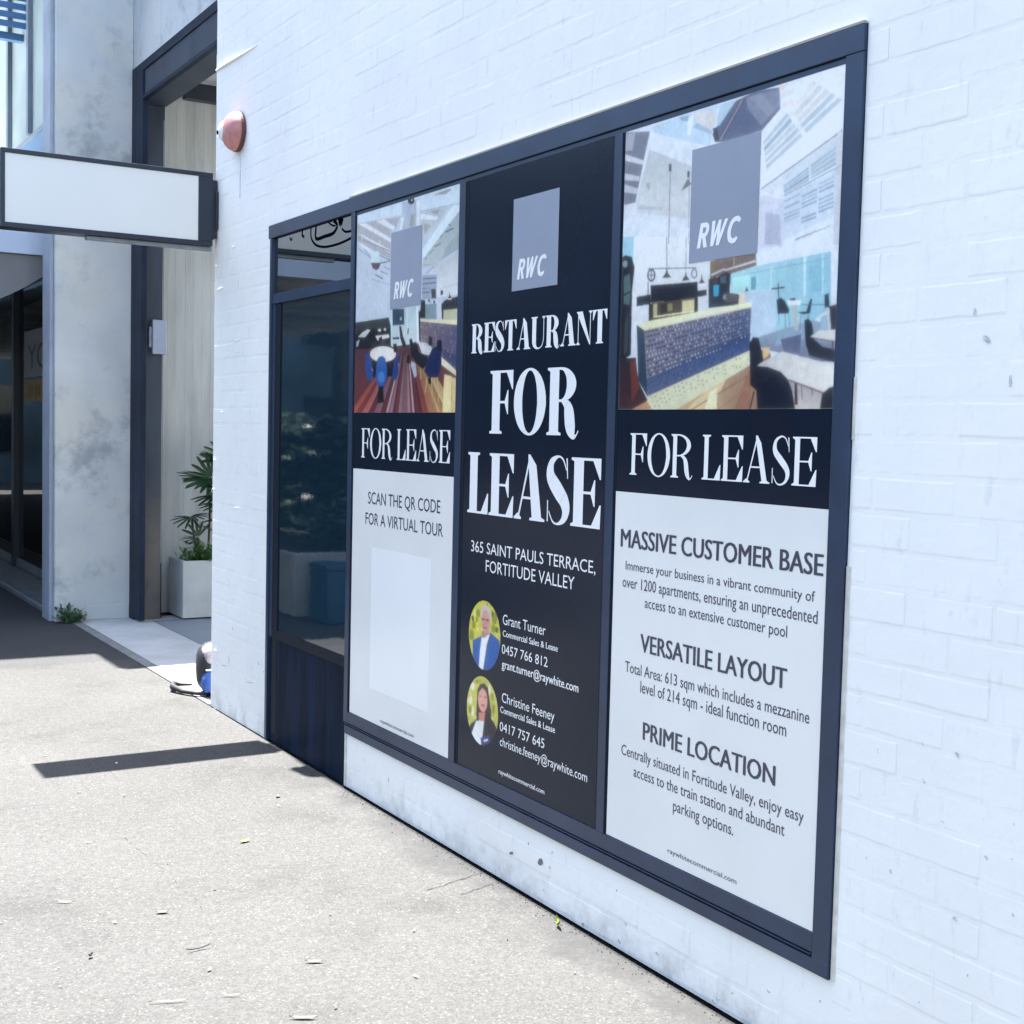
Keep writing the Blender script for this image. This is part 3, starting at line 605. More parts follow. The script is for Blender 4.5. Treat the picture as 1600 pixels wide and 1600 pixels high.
PIC3 = [[0,0.757,0.773,0.814,[2325,1624,3212,1624,3212,2441,2325,2441]],
[1,0.576,0.677,0.763,[3084,2433,2943,2437,2793,2438,2813,2372,2823,2329,3093,2422]],
[1,0.225,0.231,0.278,[3212,2261,3212,2440,3093,2422,3114,2362,3155,2228,3210,2227]],
[2,0.705,0.677,0.709,[3212,2377,3121,2344,3124,2332,3212,2358]],
[2,0.631,0.612,0.644,[3212,2321,3136,2300,3141,2288,3212,2301]],
[2,0.595,0.573,0.616,[3212,2289,3143,2267,3146,2251,3212,2266]],
[2,0.435,0.435,0.477,[3212,2436,3165,2431,3176,2381,3212,2387]],
[2,0.748,0.729,0.759,[3210,2229,3158,2222,3162,2200,3210,2211]],
[1,0.753,0.74,0.736,[3093,2371,2886,2288,2879,2137,3154,2220],0.536,0.551,0.556,1],
[2,0.756,0.772,0.801,[3093,2418,2817,2331,2891,2325,2889,2289,3093,2371]],
[2,0.674,0.658,0.664,[3152,2228,2886,2165,2885,2146,3153,2199]],
[3,0.538,0.553,0.572,[3137,2217,3026,2197,3029,2189,3140,2206]],
[2,0.838,0.85,0.85,[2921,2425,2895,2432,2906,2377,2922,2382]],
[2,0.348,0.439,0.517,[2962,2435,2918,2434,2920,2418,2942,2422]],
[2,0.742,0.694,0.661,[2894,2436,2816,2430,2788,2399,2819,2377,2880,2407]],
[3,0.402,0.499,0.579,[2898,2398,2880,2407,2816,2372,2822,2366]],
[2,0.143,0.164,0.25,[2719,2434,2656,2441,2618,2441,2554,2434,2548,2379,2616,2336,2759,2333,2800,2340,2813,2364,2796,2380]],
[3,0.274,0.285,0.353,[2681,2434,2553,2429,2551,2387,2617,2350,2671,2402]],
[4,0.331,0.341,0.405,[2670,2434,2621,2434,2571,2381,2592,2370]],
[3,0.149,0.125,0.173,[2708,2432,2675,2433,2765,2339,2794,2342]],
[4,0.384,0.393,0.468,[2698,2430,2693,2430,2776,2343,2783,2342]],
[3,0.523,0.631,0.705,[2787,2437,2719,2435,2785,2381,2796,2387]],
[4,0.055,0.057,0.081,[2812,2379,2793,2379,2783,2340,2803,2344]],
[4,0.85,0.683,0.563,[2557,2440,2523,2437,2543,2422]],
[1,0.85,0.85,0.85,[2549,2435,2325,2437,2325,2272,2611,2184,2619,2337,2548,2383]],
[2,0.547,0.592,0.635,[2608,2308,2524,2365,2515,2355,2606,2298]],
[2,0.401,0.498,0.569,[2605,2293,2511,2350,2502,2340,2602,2282]],
[2,0.639,0.663,0.684,[2601,2277,2498,2335,2489,2325,2598,2267]],
[2,0.547,0.592,0.635,[2597,2262,2485,2321,2477,2311,2595,2252]],
[2,0.547,0.592,0.635,[2593,2247,2473,2306,2464,2296,2591,2236]],
[2,0.81,0.77,0.732,[2515,2372,2435,2426,2420,2416,2506,2361]],
[2,0.717,0.694,0.682,[2501,2357,2413,2411,2398,2401,2492,2346]],
[2,0.717,0.694,0.682,[2487,2342,2391,2396,2376,2386,2478,2332]],
[2,0.547,0.592,0.635,[2473,2327,2369,2382,2354,2372,2464,2317]],
[2,0.547,0.592,0.635,[2460,2312,2347,2367,2333,2358,2450,2302]],
[1,0.85,0.85,0.85,[2325,2345,2431,2441,2372,2441,2325,2438],0.82,0.804,0.797,0],
[2,0.759,0.71,0.687,[2546,2416,2526,2418,2524,2404,2544,2402]],
[2,0.759,0.71,0.687,[2542,2393,2523,2395,2522,2380,2540,2379]],
[2,0.759,0.71,0.687,[2523,2419,2503,2420,2503,2406,2522,2404]],
[2,0.759,0.71,0.687,[2521,2395,2502,2396,2501,2382,2520,2381]],
[2,0.714,0.726,0.756,[2611,2184,2326,2287,2325,2272,2325,2257,2531,2192,2609,2150]],
[3,0.226,0.233,0.296,[2610,2190,2329,2288,2327,2285,2607,2187]],
[3,0.689,0.724,0.766,[2531,2192,2345,2262,2342,2202,2526,2155]],
[4,0.346,0.429,0.506,[2525,2185,2438,2218,2438,2212,2525,2181]],
[4,0.452,0.524,0.576,[2525,2179,2438,2209,2437,2202,2524,2174]],
[4,0.255,0.336,0.431,[2524,2172,2437,2199,2436,2193,2523,2167]],
[4,0.452,0.524,0.576,[2523,2165,2436,2190,2436,2183,2523,2161]],
[4,0.452,0.524,0.576,[2431,2221,2348,2252,2348,2244,2430,2214]],
[4,0.452,0.524,0.576,[2430,2211,2348,2240,2347,2232,2430,2205]],
[4,0.452,0.524,0.576,[2430,2202,2347,2228,2346,2219,2429,2195]],
[4,0.452,0.524,0.576,[2429,2192,2346,2215,2346,2207,2428,2185]],
[3,0.664,0.71,0.774,[2528,2153,2344,2194,2345,2087,2548,2040,2561,2081]],
[4,0.376,0.453,0.531,[2522,2146,2466,2158,2466,2154,2522,2142]],
[4,0.289,0.366,0.456,[2521,2129,2466,2140,2466,2136,2521,2125]],
[4,0.376,0.453,0.531,[2520,2113,2465,2122,2465,2118,2520,2109]],
[4,0.289,0.366,0.456,[2519,2104,2465,2113,2465,2109,2519,2100]],
[4,0.475,0.539,0.601,[2519,2096,2464,2104,2464,2100,2519,2092]],
[4,0.289,0.366,0.456,[2460,2150,2406,2161,2406,2157,2460,2146]],
[4,0.475,0.539,0.601,[2460,2141,2406,2152,2406,2147,2460,2137]],
[4,0.289,0.366,0.456,[2459,2132,2406,2142,2406,2138,2459,2128]],
[4,0.289,0.366,0.456,[2459,2123,2406,2133,2406,2128,2459,2119]],
[4,0.289,0.366,0.456,[2458,2096,2406,2104,2406,2099,2458,2092]],
[4,0.289,0.366,0.456,[2458,2087,2406,2094,2405,2090,2458,2083]],
[4,0.475,0.539,0.601,[2401,2172,2349,2183,2349,2178,2401,2167]],
[4,0.376,0.453,0.531,[2401,2162,2349,2173,2349,2168,2401,2158]],
[4,0.289,0.366,0.456,[2400,2153,2349,2163,2349,2158,2400,2148]],
[4,0.376,0.453,0.531,[2400,2134,2349,2143,2349,2138,2400,2129]],
[4,0.376,0.453,0.531,[2400,2124,2349,2133,2349,2128,2400,2119]],
[4,0.289,0.366,0.456,[2400,2114,2349,2122,2349,2118,2400,2110]],
[4,0.289,0.366,0.456,[2400,2105,2349,2112,2349,2108,2400,2100]],
[5,0.193,0.237,0.294,[2479,2045,2454,2051,2452,2048,2476,2042]],
[5,0.193,0.237,0.294,[2454,2049,2430,2055,2428,2052,2452,2046]],
[5,0.193,0.237,0.294,[2430,2053,2406,2059,2404,2056,2428,2050]],
[5,0.193,0.237,0.294,[2405,2057,2382,2062,2381,2060,2404,2055]],
[5,0.193,0.237,0.294,[2382,2060,2358,2066,2357,2064,2381,2059]],
[4,0.829,0.837,0.85,[2536,2157,2335,2210,2331,2205,2532,2152]],
[5,0.16,0.195,0.271,[2525,2159,2343,2202,2341,2200,2523,2157]],
[5,0.681,0.682,0.713,[2344,2283,2325,2286,2325,2016,2346,2018,2344,2194]],
[6,0.539,0.554,0.588,[2349,2200,2326,2208,2327,2202,2347,2193]],
[4,0.682,0.672,0.736,[2619,2191,2534,2161,2521,2031,2644,2044]],
[5,0.821,0.793,0.821,[2611,2186,2534,2160,2534,2154,2611,2176]],
[5,0.504,0.511,0.601,[2590,2127,2537,2114,2528,2038,2588,2045]],
[3,0.123,0.127,0.158,[2991,2303,2989,2090,2992,2091,2994,2303]],
[3,0.186,0.188,0.223,[2906,2271,2899,2080,2901,2081,2908,2271]],
[3,0.054,0.055,0.065,[2988,2313,2988,2292,3000,2294,3000,2315]],
[3,0.054,0.055,0.065,[2905,2280,2906,2262,2916,2264,2915,2282]],
[3,0.182,0.178,0.17,[2912,2261,2895,2243,2939,2231,2933,2240]],
[3,0.431,0.43,0.431,[3103,2277,3086,2274,3088,2253,3102,2265]],
[1,0.423,0.639,0.718,[3212,2135,3153,2129,3156,2059,3212,2065]],
[1,0.679,0.674,0.7,[3156,2129,2811,2090,2802,1909,3062,1877,3131,1872,3158,1779],0.85,0.85,0.85,1],
[2,0.015,0.02,0.03,[3212,2076,3197,2080,3165,2072,3149,2040,3158,1971,3155,1784,3190,1773,3212,1774]],
[3,0.113,0.174,0.176,[3202,2017,3172,2024,3165,1976,3170,1932,3198,1937]],
[4,0.285,0.331,0.347,[3185,2053,3185,2050,3187,2047,3189,2045,3193,2044,3197,2044,3201,2045,3205,2046,3208,2049,3210,2052,3210,2055,3210,2059,3208,2061,3205,2063,3202,2064,3198,2065,3194,2064,3190,2062,3187,2059,3185,2056]],
[4,0.017,0.022,0.03,[3209,1963,3163,1974,3159,1969,3205,1959]],
[3,0.055,0.063,0.075,[3190,1880,3173,1907,3172,1794,3191,1785]],
[3,0.01,0.014,0.031,[3069,1981,2855,1973,2853,1928,3066,1931]],
[3,0.015,0.02,0.036,[3135,1953,3067,1955,3066,1927,3134,1925]],
[3,0.015,0.02,0.036,[2854,1949,2816,1949,2815,1933,2853,1931]],
[2,0.099,0.082,0.063,[3063,1931,2854,1928,2852,1890,3066,1877]],
[3,0.58,0.495,0.296,[3053,1926,3034,1926,3034,1891,3051,1890]],
[3,0.702,0.624,0.38,[2921,1925,2868,1926,2866,1892,2919,1893]],
[3,0.042,0.033,0.037,[3019,1922,2989,1922,2988,1895,3018,1895]],
[4,0.85,0.777,0.491,[3052,1891,2867,1896,2866,1891,3050,1887]],
[3,0.334,0.281,0.152,[2986,1923,2964,1922,2963,1902,2985,1901]],
[3,0.012,0.014,0.024,[2867,1929,2852,1928,2850,1893,2865,1891]],
[3,0.026,0.026,0.035,[3075,1928,3060,1928,3058,1881,3073,1877]],
[2,0.123,0.131,0.154,[3079,1992,3077,1951,3082,1951,3084,1993]],
[4,0.085,0.052,0.069,[3015,1997,3000,2010,2996,2026,2989,2009,2973,1995]],
[4,0.085,0.052,0.069,[2926,1981,2912,1994,2909,2009,2904,1993,2890,1981]],
[4,0.085,0.052,0.069,[2851,1967,2841,1979,2839,1998,2835,1978,2823,1967]],
[3,0.054,0.051,0.068,[2999,2111,2993,2026,2996,2026,3002,2112]],
[3,0.12,0.112,0.133,[2911,2101,2908,2009,2910,2009,2913,2101]],
[3,0.123,0.131,0.154,[3085,2031,2862,2013,2862,2010,3085,2028]],
[3,0.083,0.092,0.116,[3047,2008,3048,2002,3050,1997,3055,1993,3060,1991,3066,1990,3072,1992,3078,1995,3083,2000,3086,2005,3087,2011,3086,2017,3084,2022,3079,2026,3074,2029,3068,2029,3062,2027,3056,2024,3052,2020,3048,2014]],
[4,0.71,0.699,0.741,[3054,2009,3054,2004,3056,2001,3059,1998,3062,1996,3066,1996,3070,1997,3074,1999,3077,2002,3079,2007,3080,2011,3080,2015,3078,2019,3075,2021,3072,2023,3068,2023,3064,2022,3060,2020,3057,2017,3055,2013]],
[5,0.083,0.092,0.116,[3081,2012,3053,2010,3053,2007,3081,2010]],
[5,0.083,0.092,0.116,[3066,2026,3064,1993,3068,1994,3070,2026]],
[3,0.155,0.168,0.213,[2858,1995,2858,1991,2860,1987,2863,1985,2867,1983,2871,1983,2875,1984,2879,1986,2882,1989,2885,1993,2886,1998,2885,2002,2883,2006,2880,2009,2877,2010,2872,2011,2868,2010,2864,2007,2861,2004,2859,2000]],
[4,0.71,0.699,0.741,[2863,1996,2863,1993,2864,1990,2866,1988,2868,1987,2871,1987,2874,1987,2877,1989,2879,1991,2880,1994,2881,1997,2880,2001,2879,2003,2877,2005,2875,2006,2872,2007,2869,2006,2867,2004,2865,2002,2863,1999]],
[4,0.85,0.85,0.85,[2854,1967,2822,1966,2821,1959,2853,1960]],
[2,0.23,0.162,0.137,[2778,2027,2622,2029,2617,1994,2723,1981,2802,1980,2804,2021]],
[3,0.235,0.182,0.104,[2805,2024,2778,2024,2779,1946,2801,1943]],
[3,0.739,0.68,0.648,[2745,1996,2622,2009,2619,2004,2742,1991]],
[3,0.616,0.567,0.533,[2705,2028,2705,1998,2708,1999,2708,2028]],
[3,0.037,0.044,0.066,[2809,1976,2769,1979,2737,1990,2718,1982,2719,1932,2681,1925,2683,1898,2805,1898]],
[4,0.092,0.411,0.596,[2788,1958,2764,1957,2765,1927,2785,1927]],
[4,0.133,0.107,0.112,[2740,1934,2688,1927,2689,1909,2739,1909]],
[4,0.63,0.632,0.613,[2801,1988,2745,2000,2742,1995,2797,1983]],
[4,0.148,0.043,0.057,[2795,1964,2783,1986,2768,1962]],
[4,0.103,0.157,0.186,[2760,1978,2736,1980,2735,1959,2759,1961]],
[5,0.285,0.331,0.347,[2747,1929,2734,1928,2733,1916,2746,1917]],
[2,0.489,0.714,0.733,[2720,1982,2617,1993,2524,1997,2351,2003,2344,1869,2400,1841,2535,1817,2626,1805,2632,1930,2714,1931],0.371,0.59,0.684,0],
[3,0.574,0.767,0.796,[2565,1985,2559,1989,2556,1924,2562,1924]],
[3,0.667,0.834,0.837,[2444,1997,2437,1999,2432,1902,2439,1901]],
[3,0.574,0.767,0.796,[2381,1999,2376,1998,2371,1905,2376,1906]],
[3,0.322,0.548,0.64,[2426,1984,2381,1987,2377,1910,2423,1909]],
[3,0.162,0.365,0.417,[2636,1966,2618,1966,2617,1933,2635,1933]],
[3,0.512,0.79,0.76,[2710,1972,2640,1972,2638,1934,2708,1936]],
[4,0.267,0.43,0.507,[2647,1977,2353,1989,2353,1987,2647,1975]],
[4,0.56,0.649,0.734,[2670,1931,2541,1927,2536,1821,2626,1805,2635,1892,2680,1895]],
[5,0.85,0.677,0.52,[2682,1926,2658,1925,2656,1896,2680,1895]],
[5,0.039,0.046,0.057,[2660,1930,2653,1943,2643,1929]],
[5,0.655,0.736,0.788,[2670,1931,2541,1927,2541,1925,2669,1929]],
[2,0.168,0.17,0.239,[2626,1805,2536,1821,2400,1842,2325,1815,2325,1737,2400,1740,2509,1764,2581,1779],0.4,0.488,0.568,1],
[3,0.35,0.442,0.542,[2529,1817,2438,1828,2431,1796,2534,1785]],
[3,0.146,0.164,0.25,[2517,1800,2442,1809,2446,1761,2503,1768]],
[3,0.406,0.528,0.609,[2378,1848,2346,1854,2344,1815,2376,1817]],
[5,0.019,0.024,0.041,[2537,1901,2521,1905,2507,1897,2489,1873,2490,1863,2531,1865]],
[5,0.019,0.024,0.041,[2457,1864,2428,1864,2422,1880,2415,1895,2409,1893,2414,1859,2439,1857]],
[5,0.244,0.288,0.338,[2525,1865,2524,1841,2527,1841,2528,1865]],
[5,0.244,0.288,0.338,[2502,1864,2498,1825,2501,1825,2505,1864]],
[5,0.244,0.288,0.338,[2490,1863,2483,1831,2486,1831,2492,1863]],
[5,0.244,0.288,0.338,[2445,1858,2446,1819,2449,1819,2448,1858]],
[5,0.244,0.288,0.338,[2418,1858,2425,1827,2428,1828,2421,1859]],
[6,0.85,0.85,0.821,[2500,1896,2446,1893,2452,1881,2492,1884]],
[5,0.529,0.534,0.494,[2479,1883,2463,1882,2453,1818,2468,1819]],
[7,0.026,0.026,0.035,[2488,1900,2467,1900,2470,1894,2487,1895]],
[5,0.04,0.047,0.066,[2557,1932,2509,1932,2509,1928,2556,1928]],
[5,0.055,0.057,0.074,[2531,1942,2527,1903,2531,1904,2535,1942]],
[5,0.084,0.157,0.213,[2449,1883,2363,1877,2363,1875,2449,1881]],
[5,0.026,0.029,0.045,[2368,1900,2353,1903,2349,1868,2365,1869]],
[6,0.026,0.029,0.045,[2350,1871,2326,1875,2325,1860,2325,1814,2341,1815]],
[5,0.723,0.638,0.594,[2355,1870,2344,1815,2349,1815,2360,1870]],
[5,0.85,0.824,0.568,[3131,1871,3061,1880,2632,1902,2629,1890,2824,1880,3095,1853]],
[6,0.711,0.59,0.379,[3092,1855,2633,1890,2633,1887,3091,1852]],
[5,0.041,0.071,0.115,[3131,1871,3093,1854,3065,1659,3115,1707]],
[5,0.254,0.233,0.283,[3093,1854,2632,1889,2633,1776,3064,1663],0.137,0.171,0.284,0],
[6,0.113,0.135,0.232,[3074,1712,2846,1772,2631,1822,2633,1776,3064,1663],0.059,0.114,0.264,0],
[7,0.076,0.077,0.132,[3092,1849,2633,1886,2632,1884,3091,1846]],
[7,0.076,0.077,0.132,[3090,1835,2633,1878,2632,1876,3089,1832]],
[7,0.076,0.077,0.132,[3088,1821,2633,1870,2632,1868,3087,1819]],
[7,0.076,0.077,0.132,[3086,1808,2633,1862,2632,1860,3085,1805]],
[7,0.076,0.077,0.132,[3084,1794,2633,1854,2632,1852,3083,1791]],
[7,0.076,0.077,0.132,[3082,1780,2633,1846,2632,1844,3081,1778]],
[7,0.076,0.077,0.132,[3080,1767,2633,1838,2632,1836,3079,1764]],
[7,0.076,0.077,0.132,[3078,1753,2633,1830,2632,1828,3077,1750]],
[7,0.076,0.077,0.132,[3076,1739,2633,1822,2632,1819,3075,1737]],
[7,0.076,0.077,0.132,[3074,1726,2633,1814,2632,1811,3073,1723]],
[7,0.076,0.077,0.132,[3072,1712,2633,1805,2632,1803,3071,1710]],
[7,0.076,0.077,0.132,[3070,1698,2633,1797,2632,1796,3069,1697]],
[7,0.076,0.077,0.132,[3068,1684,2633,1789,2632,1788,3067,1683]],
[7,0.076,0.077,0.132,[3066,1671,2633,1781,2632,1779,3065,1669]],
[8,0.035,0.04,0.085,[3088,1848,3084,1851,3079,1848,3083,1844]],
[8,0.035,0.04,0.085,[3078,1835,3074,1838,3069,1834,3073,1831]],
[8,0.56,0.545,0.578,[3084,1820,3080,1823,3075,1819,3079,1816]],
[8,0.025,0.027,0.055,[3074,1807,3069,1810,3065,1806,3069,1803]],
[8,0.665,0.612,0.614,[3080,1792,3075,1795,3071,1791,3075,1788]],
[8,0.665,0.612,0.614,[3069,1779,3065,1782,3061,1778,3065,1775]],
[8,0.025,0.027,0.055,[3075,1764,3071,1767,3067,1763,3071,1760]],
[8,0.56,0.545,0.578,[3065,1751,3061,1754,3057,1751,3061,1747]],
[8,0.035,0.04,0.085,[3071,1735,3067,1739,3063,1735,3067,1732]],
[8,0.035,0.04,0.085,[3061,1723,3057,1726,3053,1723,3057,1719]],
[8,0.119,0.171,0.32,[3067,1707,3063,1711,3059,1707,3063,1704]],
[8,0.119,0.171,0.32,[3057,1695,3053,1699,3049,1695,3053,1691]],
[8,0.119,0.171,0.32,[3063,1679,3059,1683,3054,1679,3058,1676]],
[8,0.035,0.04,0.085,[3071,1849,3067,1853,3063,1849,3067,1846]],
[8,0.035,0.04,0.085,[3061,1836,3057,1840,3053,1836,3057,1832]],
[8,0.035,0.04,0.085,[3067,1822,3063,1825,3059,1821,3063,1818]],
[8,0.025,0.027,0.055,[3057,1809,3053,1812,3049,1808,3053,1805]],
[8,0.665,0.612,0.614,[3063,1794,3059,1797,3055,1793,3059,1790]],
[8,0.665,0.612,0.614,[3053,1781,3049,1785,3045,1781,3049,1777]],
[8,0.035,0.04,0.085,[3059,1766,3055,1770,3051,1766,3055,1762]],
[8,0.665,0.612,0.614,[3049,1754,3045,1757,3041,1753,3045,1750]],
[8,0.56,0.545,0.578,[3055,1738,3051,1742,3047,1738,3051,1735]],
[8,0.665,0.612,0.614,[3046,1726,3042,1730,3037,1726,3041,1723]],
[8,0.119,0.171,0.32,[3051,1711,3047,1714,3043,1711,3047,1707]],
[8,0.119,0.171,0.32,[3042,1699,3038,1702,3033,1699,3037,1695]],
[8,0.119,0.171,0.32,[3047,1683,3043,1687,3039,1683,3043,1679]],
[8,0.025,0.027,0.055,[3055,1851,3051,1854,3047,1850,3051,1847]],
[8,0.025,0.027,0.055,[3045,1838,3041,1841,3037,1837,3041,1834]],
[8,0.025,0.027,0.055,[3051,1823,3047,1827,3043,1823,3047,1820]],
[8,0.035,0.04,0.085,[3041,1811,3037,1814,3033,1810,3037,1807]],
[8,0.56,0.545,0.578,[3047,1796,3043,1799,3039,1796,3043,1792]],
[8,0.665,0.612,0.614,[3038,1784,3034,1787,3029,1783,3033,1780]],
[8,0.665,0.612,0.614,[3044,1769,3040,1772,3035,1768,3039,1765]],
[8,0.035,0.04,0.085,[3034,1756,3030,1760,3026,1756,3029,1753]],
[8,0.025,0.027,0.055,[3040,1741,3036,1745,3031,1741,3035,1738]],
[8,0.035,0.04,0.085,[3030,1729,3026,1733,3022,1729,3026,1726]],
[8,0.119,0.171,0.32,[3036,1714,3032,1718,3028,1714,3032,1711]],
[8,0.119,0.171,0.32,[3026,1702,3022,1706,3018,1702,3022,1699]],
[8,0.119,0.171,0.32,[3032,1687,3028,1690,3024,1687,3028,1683]],
[8,0.025,0.027,0.055,[3039,1852,3035,1855,3031,1852,3035,1848]],
[8,0.025,0.027,0.055,[3029,1839,3025,1843,3021,1839,3025,1836]],
[8,0.56,0.545,0.578,[3035,1825,3031,1828,3027,1825,3031,1821]],
[8,0.025,0.027,0.055,[3025,1813,3021,1816,3017,1812,3021,1809]],
[8,0.035,0.04,0.085,[3031,1798,3028,1801,3023,1798,3027,1795]],
[8,0.56,0.545,0.578,[3022,1786,3018,1789,3014,1786,3018,1782]],
[8,0.665,0.612,0.614,[3028,1771,3024,1775,3020,1771,3024,1768]],
[8,0.56,0.545,0.578,[3018,1759,3014,1762,3010,1759,3014,1756]],
[8,0.035,0.04,0.085,[3024,1744,3020,1748,3016,1744,3020,1741]],
[8,0.56,0.545,0.578,[3015,1732,3011,1736,3006,1732,3010,1729]],
[8,0.032,0.059,0.165,[3020,1717,3017,1721,3012,1717,3016,1714]],
[8,0.032,0.059,0.165,[3011,1706,3007,1709,3003,1706,3007,1702]],
[8,0.119,0.171,0.32,[3017,1691,3013,1694,3009,1690,3012,1687]],
[8,0.56,0.545,0.578,[3023,1853,3019,1857,3015,1853,3019,1850]],
[8,0.665,0.612,0.614,[3013,1841,3009,1844,3005,1840,3009,1837]],
[8,0.665,0.612,0.614,[3019,1827,3015,1830,3011,1826,3015,1823]],
[8,0.025,0.027,0.055,[3010,1814,3006,1818,3002,1814,3005,1811]],
[8,0.025,0.027,0.055,[3016,1800,3012,1804,3008,1800,3011,1797]],
[8,0.665,0.612,0.614,[3006,1788,3002,1791,2998,1788,3002,1785]],
[8,0.56,0.545,0.578,[3012,1774,3008,1777,3004,1773,3008,1770]],
[8,0.665,0.612,0.614,[3003,1762,2999,1765,2995,1762,2998,1758]],
[8,0.025,0.027,0.055,[3009,1747,3005,1751,3001,1747,3004,1744]],
[8,0.035,0.04,0.085,[2999,1736,2995,1739,2991,1735,2995,1732]],
[8,0.032,0.059,0.165,[3005,1721,3001,1724,2997,1721,3001,1717]],
[8,0.119,0.171,0.32,[2996,1709,2992,1713,2988,1709,2992,1706]],
[8,0.119,0.171,0.32,[3002,1694,2998,1698,2994,1694,2997,1691]],
[8,0.025,0.027,0.055,[3007,1855,3003,1858,2999,1854,3003,1851]],
[8,0.665,0.612,0.614,[2997,1842,2993,1845,2989,1842,2993,1839]],
[8,0.665,0.612,0.614,[3003,1829,3000,1832,2995,1828,2999,1825]],
[8,0.665,0.612,0.614,[2994,1816,2990,1820,2986,1816,2990,1813]],
[8,0.025,0.027,0.055,[3000,1802,2996,1806,2992,1802,2996,1799]],
[8,0.56,0.545,0.578,[2991,1790,2987,1794,2983,1790,2986,1787]],
[8,0.56,0.545,0.578,[2997,1776,2993,1780,2989,1776,2992,1773]],
[8,0.035,0.04,0.085,[2987,1765,2983,1768,2979,1764,2983,1761]],
[8,0.665,0.612,0.614,[2993,1750,2989,1753,2985,1750,2989,1747]],
[8,0.56,0.545,0.578,[2984,1739,2980,1742,2976,1738,2980,1735]],
[8,0.032,0.059,0.165,[2990,1724,2986,1727,2982,1724,2986,1721]],
[8,0.032,0.059,0.165,[2981,1713,2977,1716,2973,1713,2977,1709]],
[8,0.032,0.059,0.165,[2987,1698,2983,1701,2979,1698,2982,1695]],
[8,0.665,0.612,0.614,[2991,1856,2987,1859,2983,1856,2987,1852]],
[8,0.035,0.04,0.085,[2981,1844,2978,1847,2974,1843,2977,1840]],
[8,0.025,0.027,0.055,[2988,1830,2984,1833,2980,1830,2984,1827]],
[8,0.56,0.545,0.578,[2978,1818,2975,1821,2971,1818,2974,1815]],
[8,0.56,0.545,0.578,[2984,1804,2981,1808,2977,1804,2980,1801]],
[8,0.035,0.04,0.085,[2975,1793,2971,1796,2967,1792,2971,1789]],
[8,0.665,0.612,0.614,[2981,1779,2977,1782,2973,1778,2977,1775]],
[8,0.56,0.545,0.578,[2972,1767,2968,1770,2964,1767,2968,1764]],
[8,0.56,0.545,0.578,[2978,1753,2974,1756,2970,1753,2974,1750]],
[8,0.56,0.545,0.578,[2969,1742,2965,1745,2961,1742,2965,1738]],
[8,0.032,0.059,0.165,[2975,1727,2971,1731,2967,1727,2971,1724]],
[8,0.119,0.171,0.32,[2966,1716,2962,1720,2958,1716,2962,1713]],
[8,0.119,0.171,0.32,[2972,1702,2968,1705,2964,1702,2968,1698]],
[8,0.025,0.027,0.055,[2975,1857,2971,1860,2967,1857,2971,1854]],
[8,0.025,0.027,0.055,[2966,1845,2962,1848,2958,1845,2962,1842]],
[8,0.665,0.612,0.614,[2972,1832,2968,1835,2964,1832,2968,1828]],
[8,0.56,0.545,0.578,[2963,1820,2959,1823,2955,1820,2959,1817]],
[8,0.025,0.027,0.055,[2969,1807,2965,1810,2961,1806,2965,1803]],
[8,0.035,0.04,0.085,[2960,1795,2956,1798,2952,1795,2956,1792]],
[8,0.56,0.545,0.578,[2966,1781,2962,1784,2958,1781,2962,1778]],
[8,0.025,0.027,0.055,[2957,1770,2953,1773,2949,1770,2953,1767]],
[8,0.56,0.545,0.578,[2963,1756,2959,1759,2955,1756,2959,1753]],
[8,0.56,0.545,0.578,[2954,1745,2950,1748,2946,1745,2950,1741]],
[8,0.119,0.171,0.32,[2960,1731,2956,1734,2952,1730,2956,1727]],
[8,0.032,0.059,0.165,[2951,1720,2947,1723,2943,1720,2947,1716]],
[8,0.119,0.171,0.32,[2957,1705,2953,1709,2949,1705,2953,1702]],
[8,0.56,0.545,0.578,[2959,1859,2956,1862,2952,1858,2955,1855]],
[8,0.665,0.612,0.614,[2950,1847,2947,1850,2943,1846,2946,1843]],
[8,0.025,0.027,0.055,[2956,1834,2953,1837,2949,1833,2953,1830]],
[8,0.035,0.04,0.085,[2947,1822,2944,1825,2940,1822,2943,1819]],
[8,0.665,0.612,0.614,[2954,1809,2950,1812,2946,1808,2950,1805]],
[8,0.56,0.545,0.578,[2945,1797,2941,1800,2937,1797,2941,1794]],
[8,0.025,0.027,0.055,[2951,1784,2947,1787,2943,1783,2947,1780]],
[8,0.56,0.545,0.578,[2942,1773,2938,1776,2934,1772,2938,1769]],
[8,0.56,0.545,0.578,[2948,1759,2944,1762,2940,1759,2944,1755]],
[8,0.56,0.545,0.578,[2939,1748,2935,1751,2931,1748,2935,1745]],
[8,0.119,0.171,0.32,[2945,1734,2941,1737,2937,1734,2941,1731]],
[8,0.032,0.059,0.165,[2936,1723,2932,1726,2929,1723,2932,1720]],
[8,0.032,0.059,0.165,[2942,1709,2938,1712,2934,1709,2938,1706]],
[8,0.665,0.612,0.614,[2944,1860,2940,1863,2936,1859,2940,1856]],
[8,0.56,0.545,0.578,[2935,1848,2931,1851,2927,1848,2931,1845]],
[8,0.56,0.545,0.578,[2941,1835,2938,1838,2934,1835,2937,1832]],
[8,0.025,0.027,0.055,[2932,1824,2929,1827,2925,1824,2928,1821]],
[8,0.56,0.545,0.578,[2938,1811,2935,1814,2931,1810,2934,1807]],
[8,0.56,0.545,0.578,[2929,1800,2926,1803,2922,1799,2926,1796]],
[8,0.035,0.04,0.085,[2936,1786,2932,1789,2928,1786,2932,1783]],
[8,0.56,0.545,0.578,[2927,1775,2923,1778,2919,1775,2923,1772]],
[8,0.035,0.04,0.085,[2933,1762,2929,1765,2925,1761,2929,1758]],
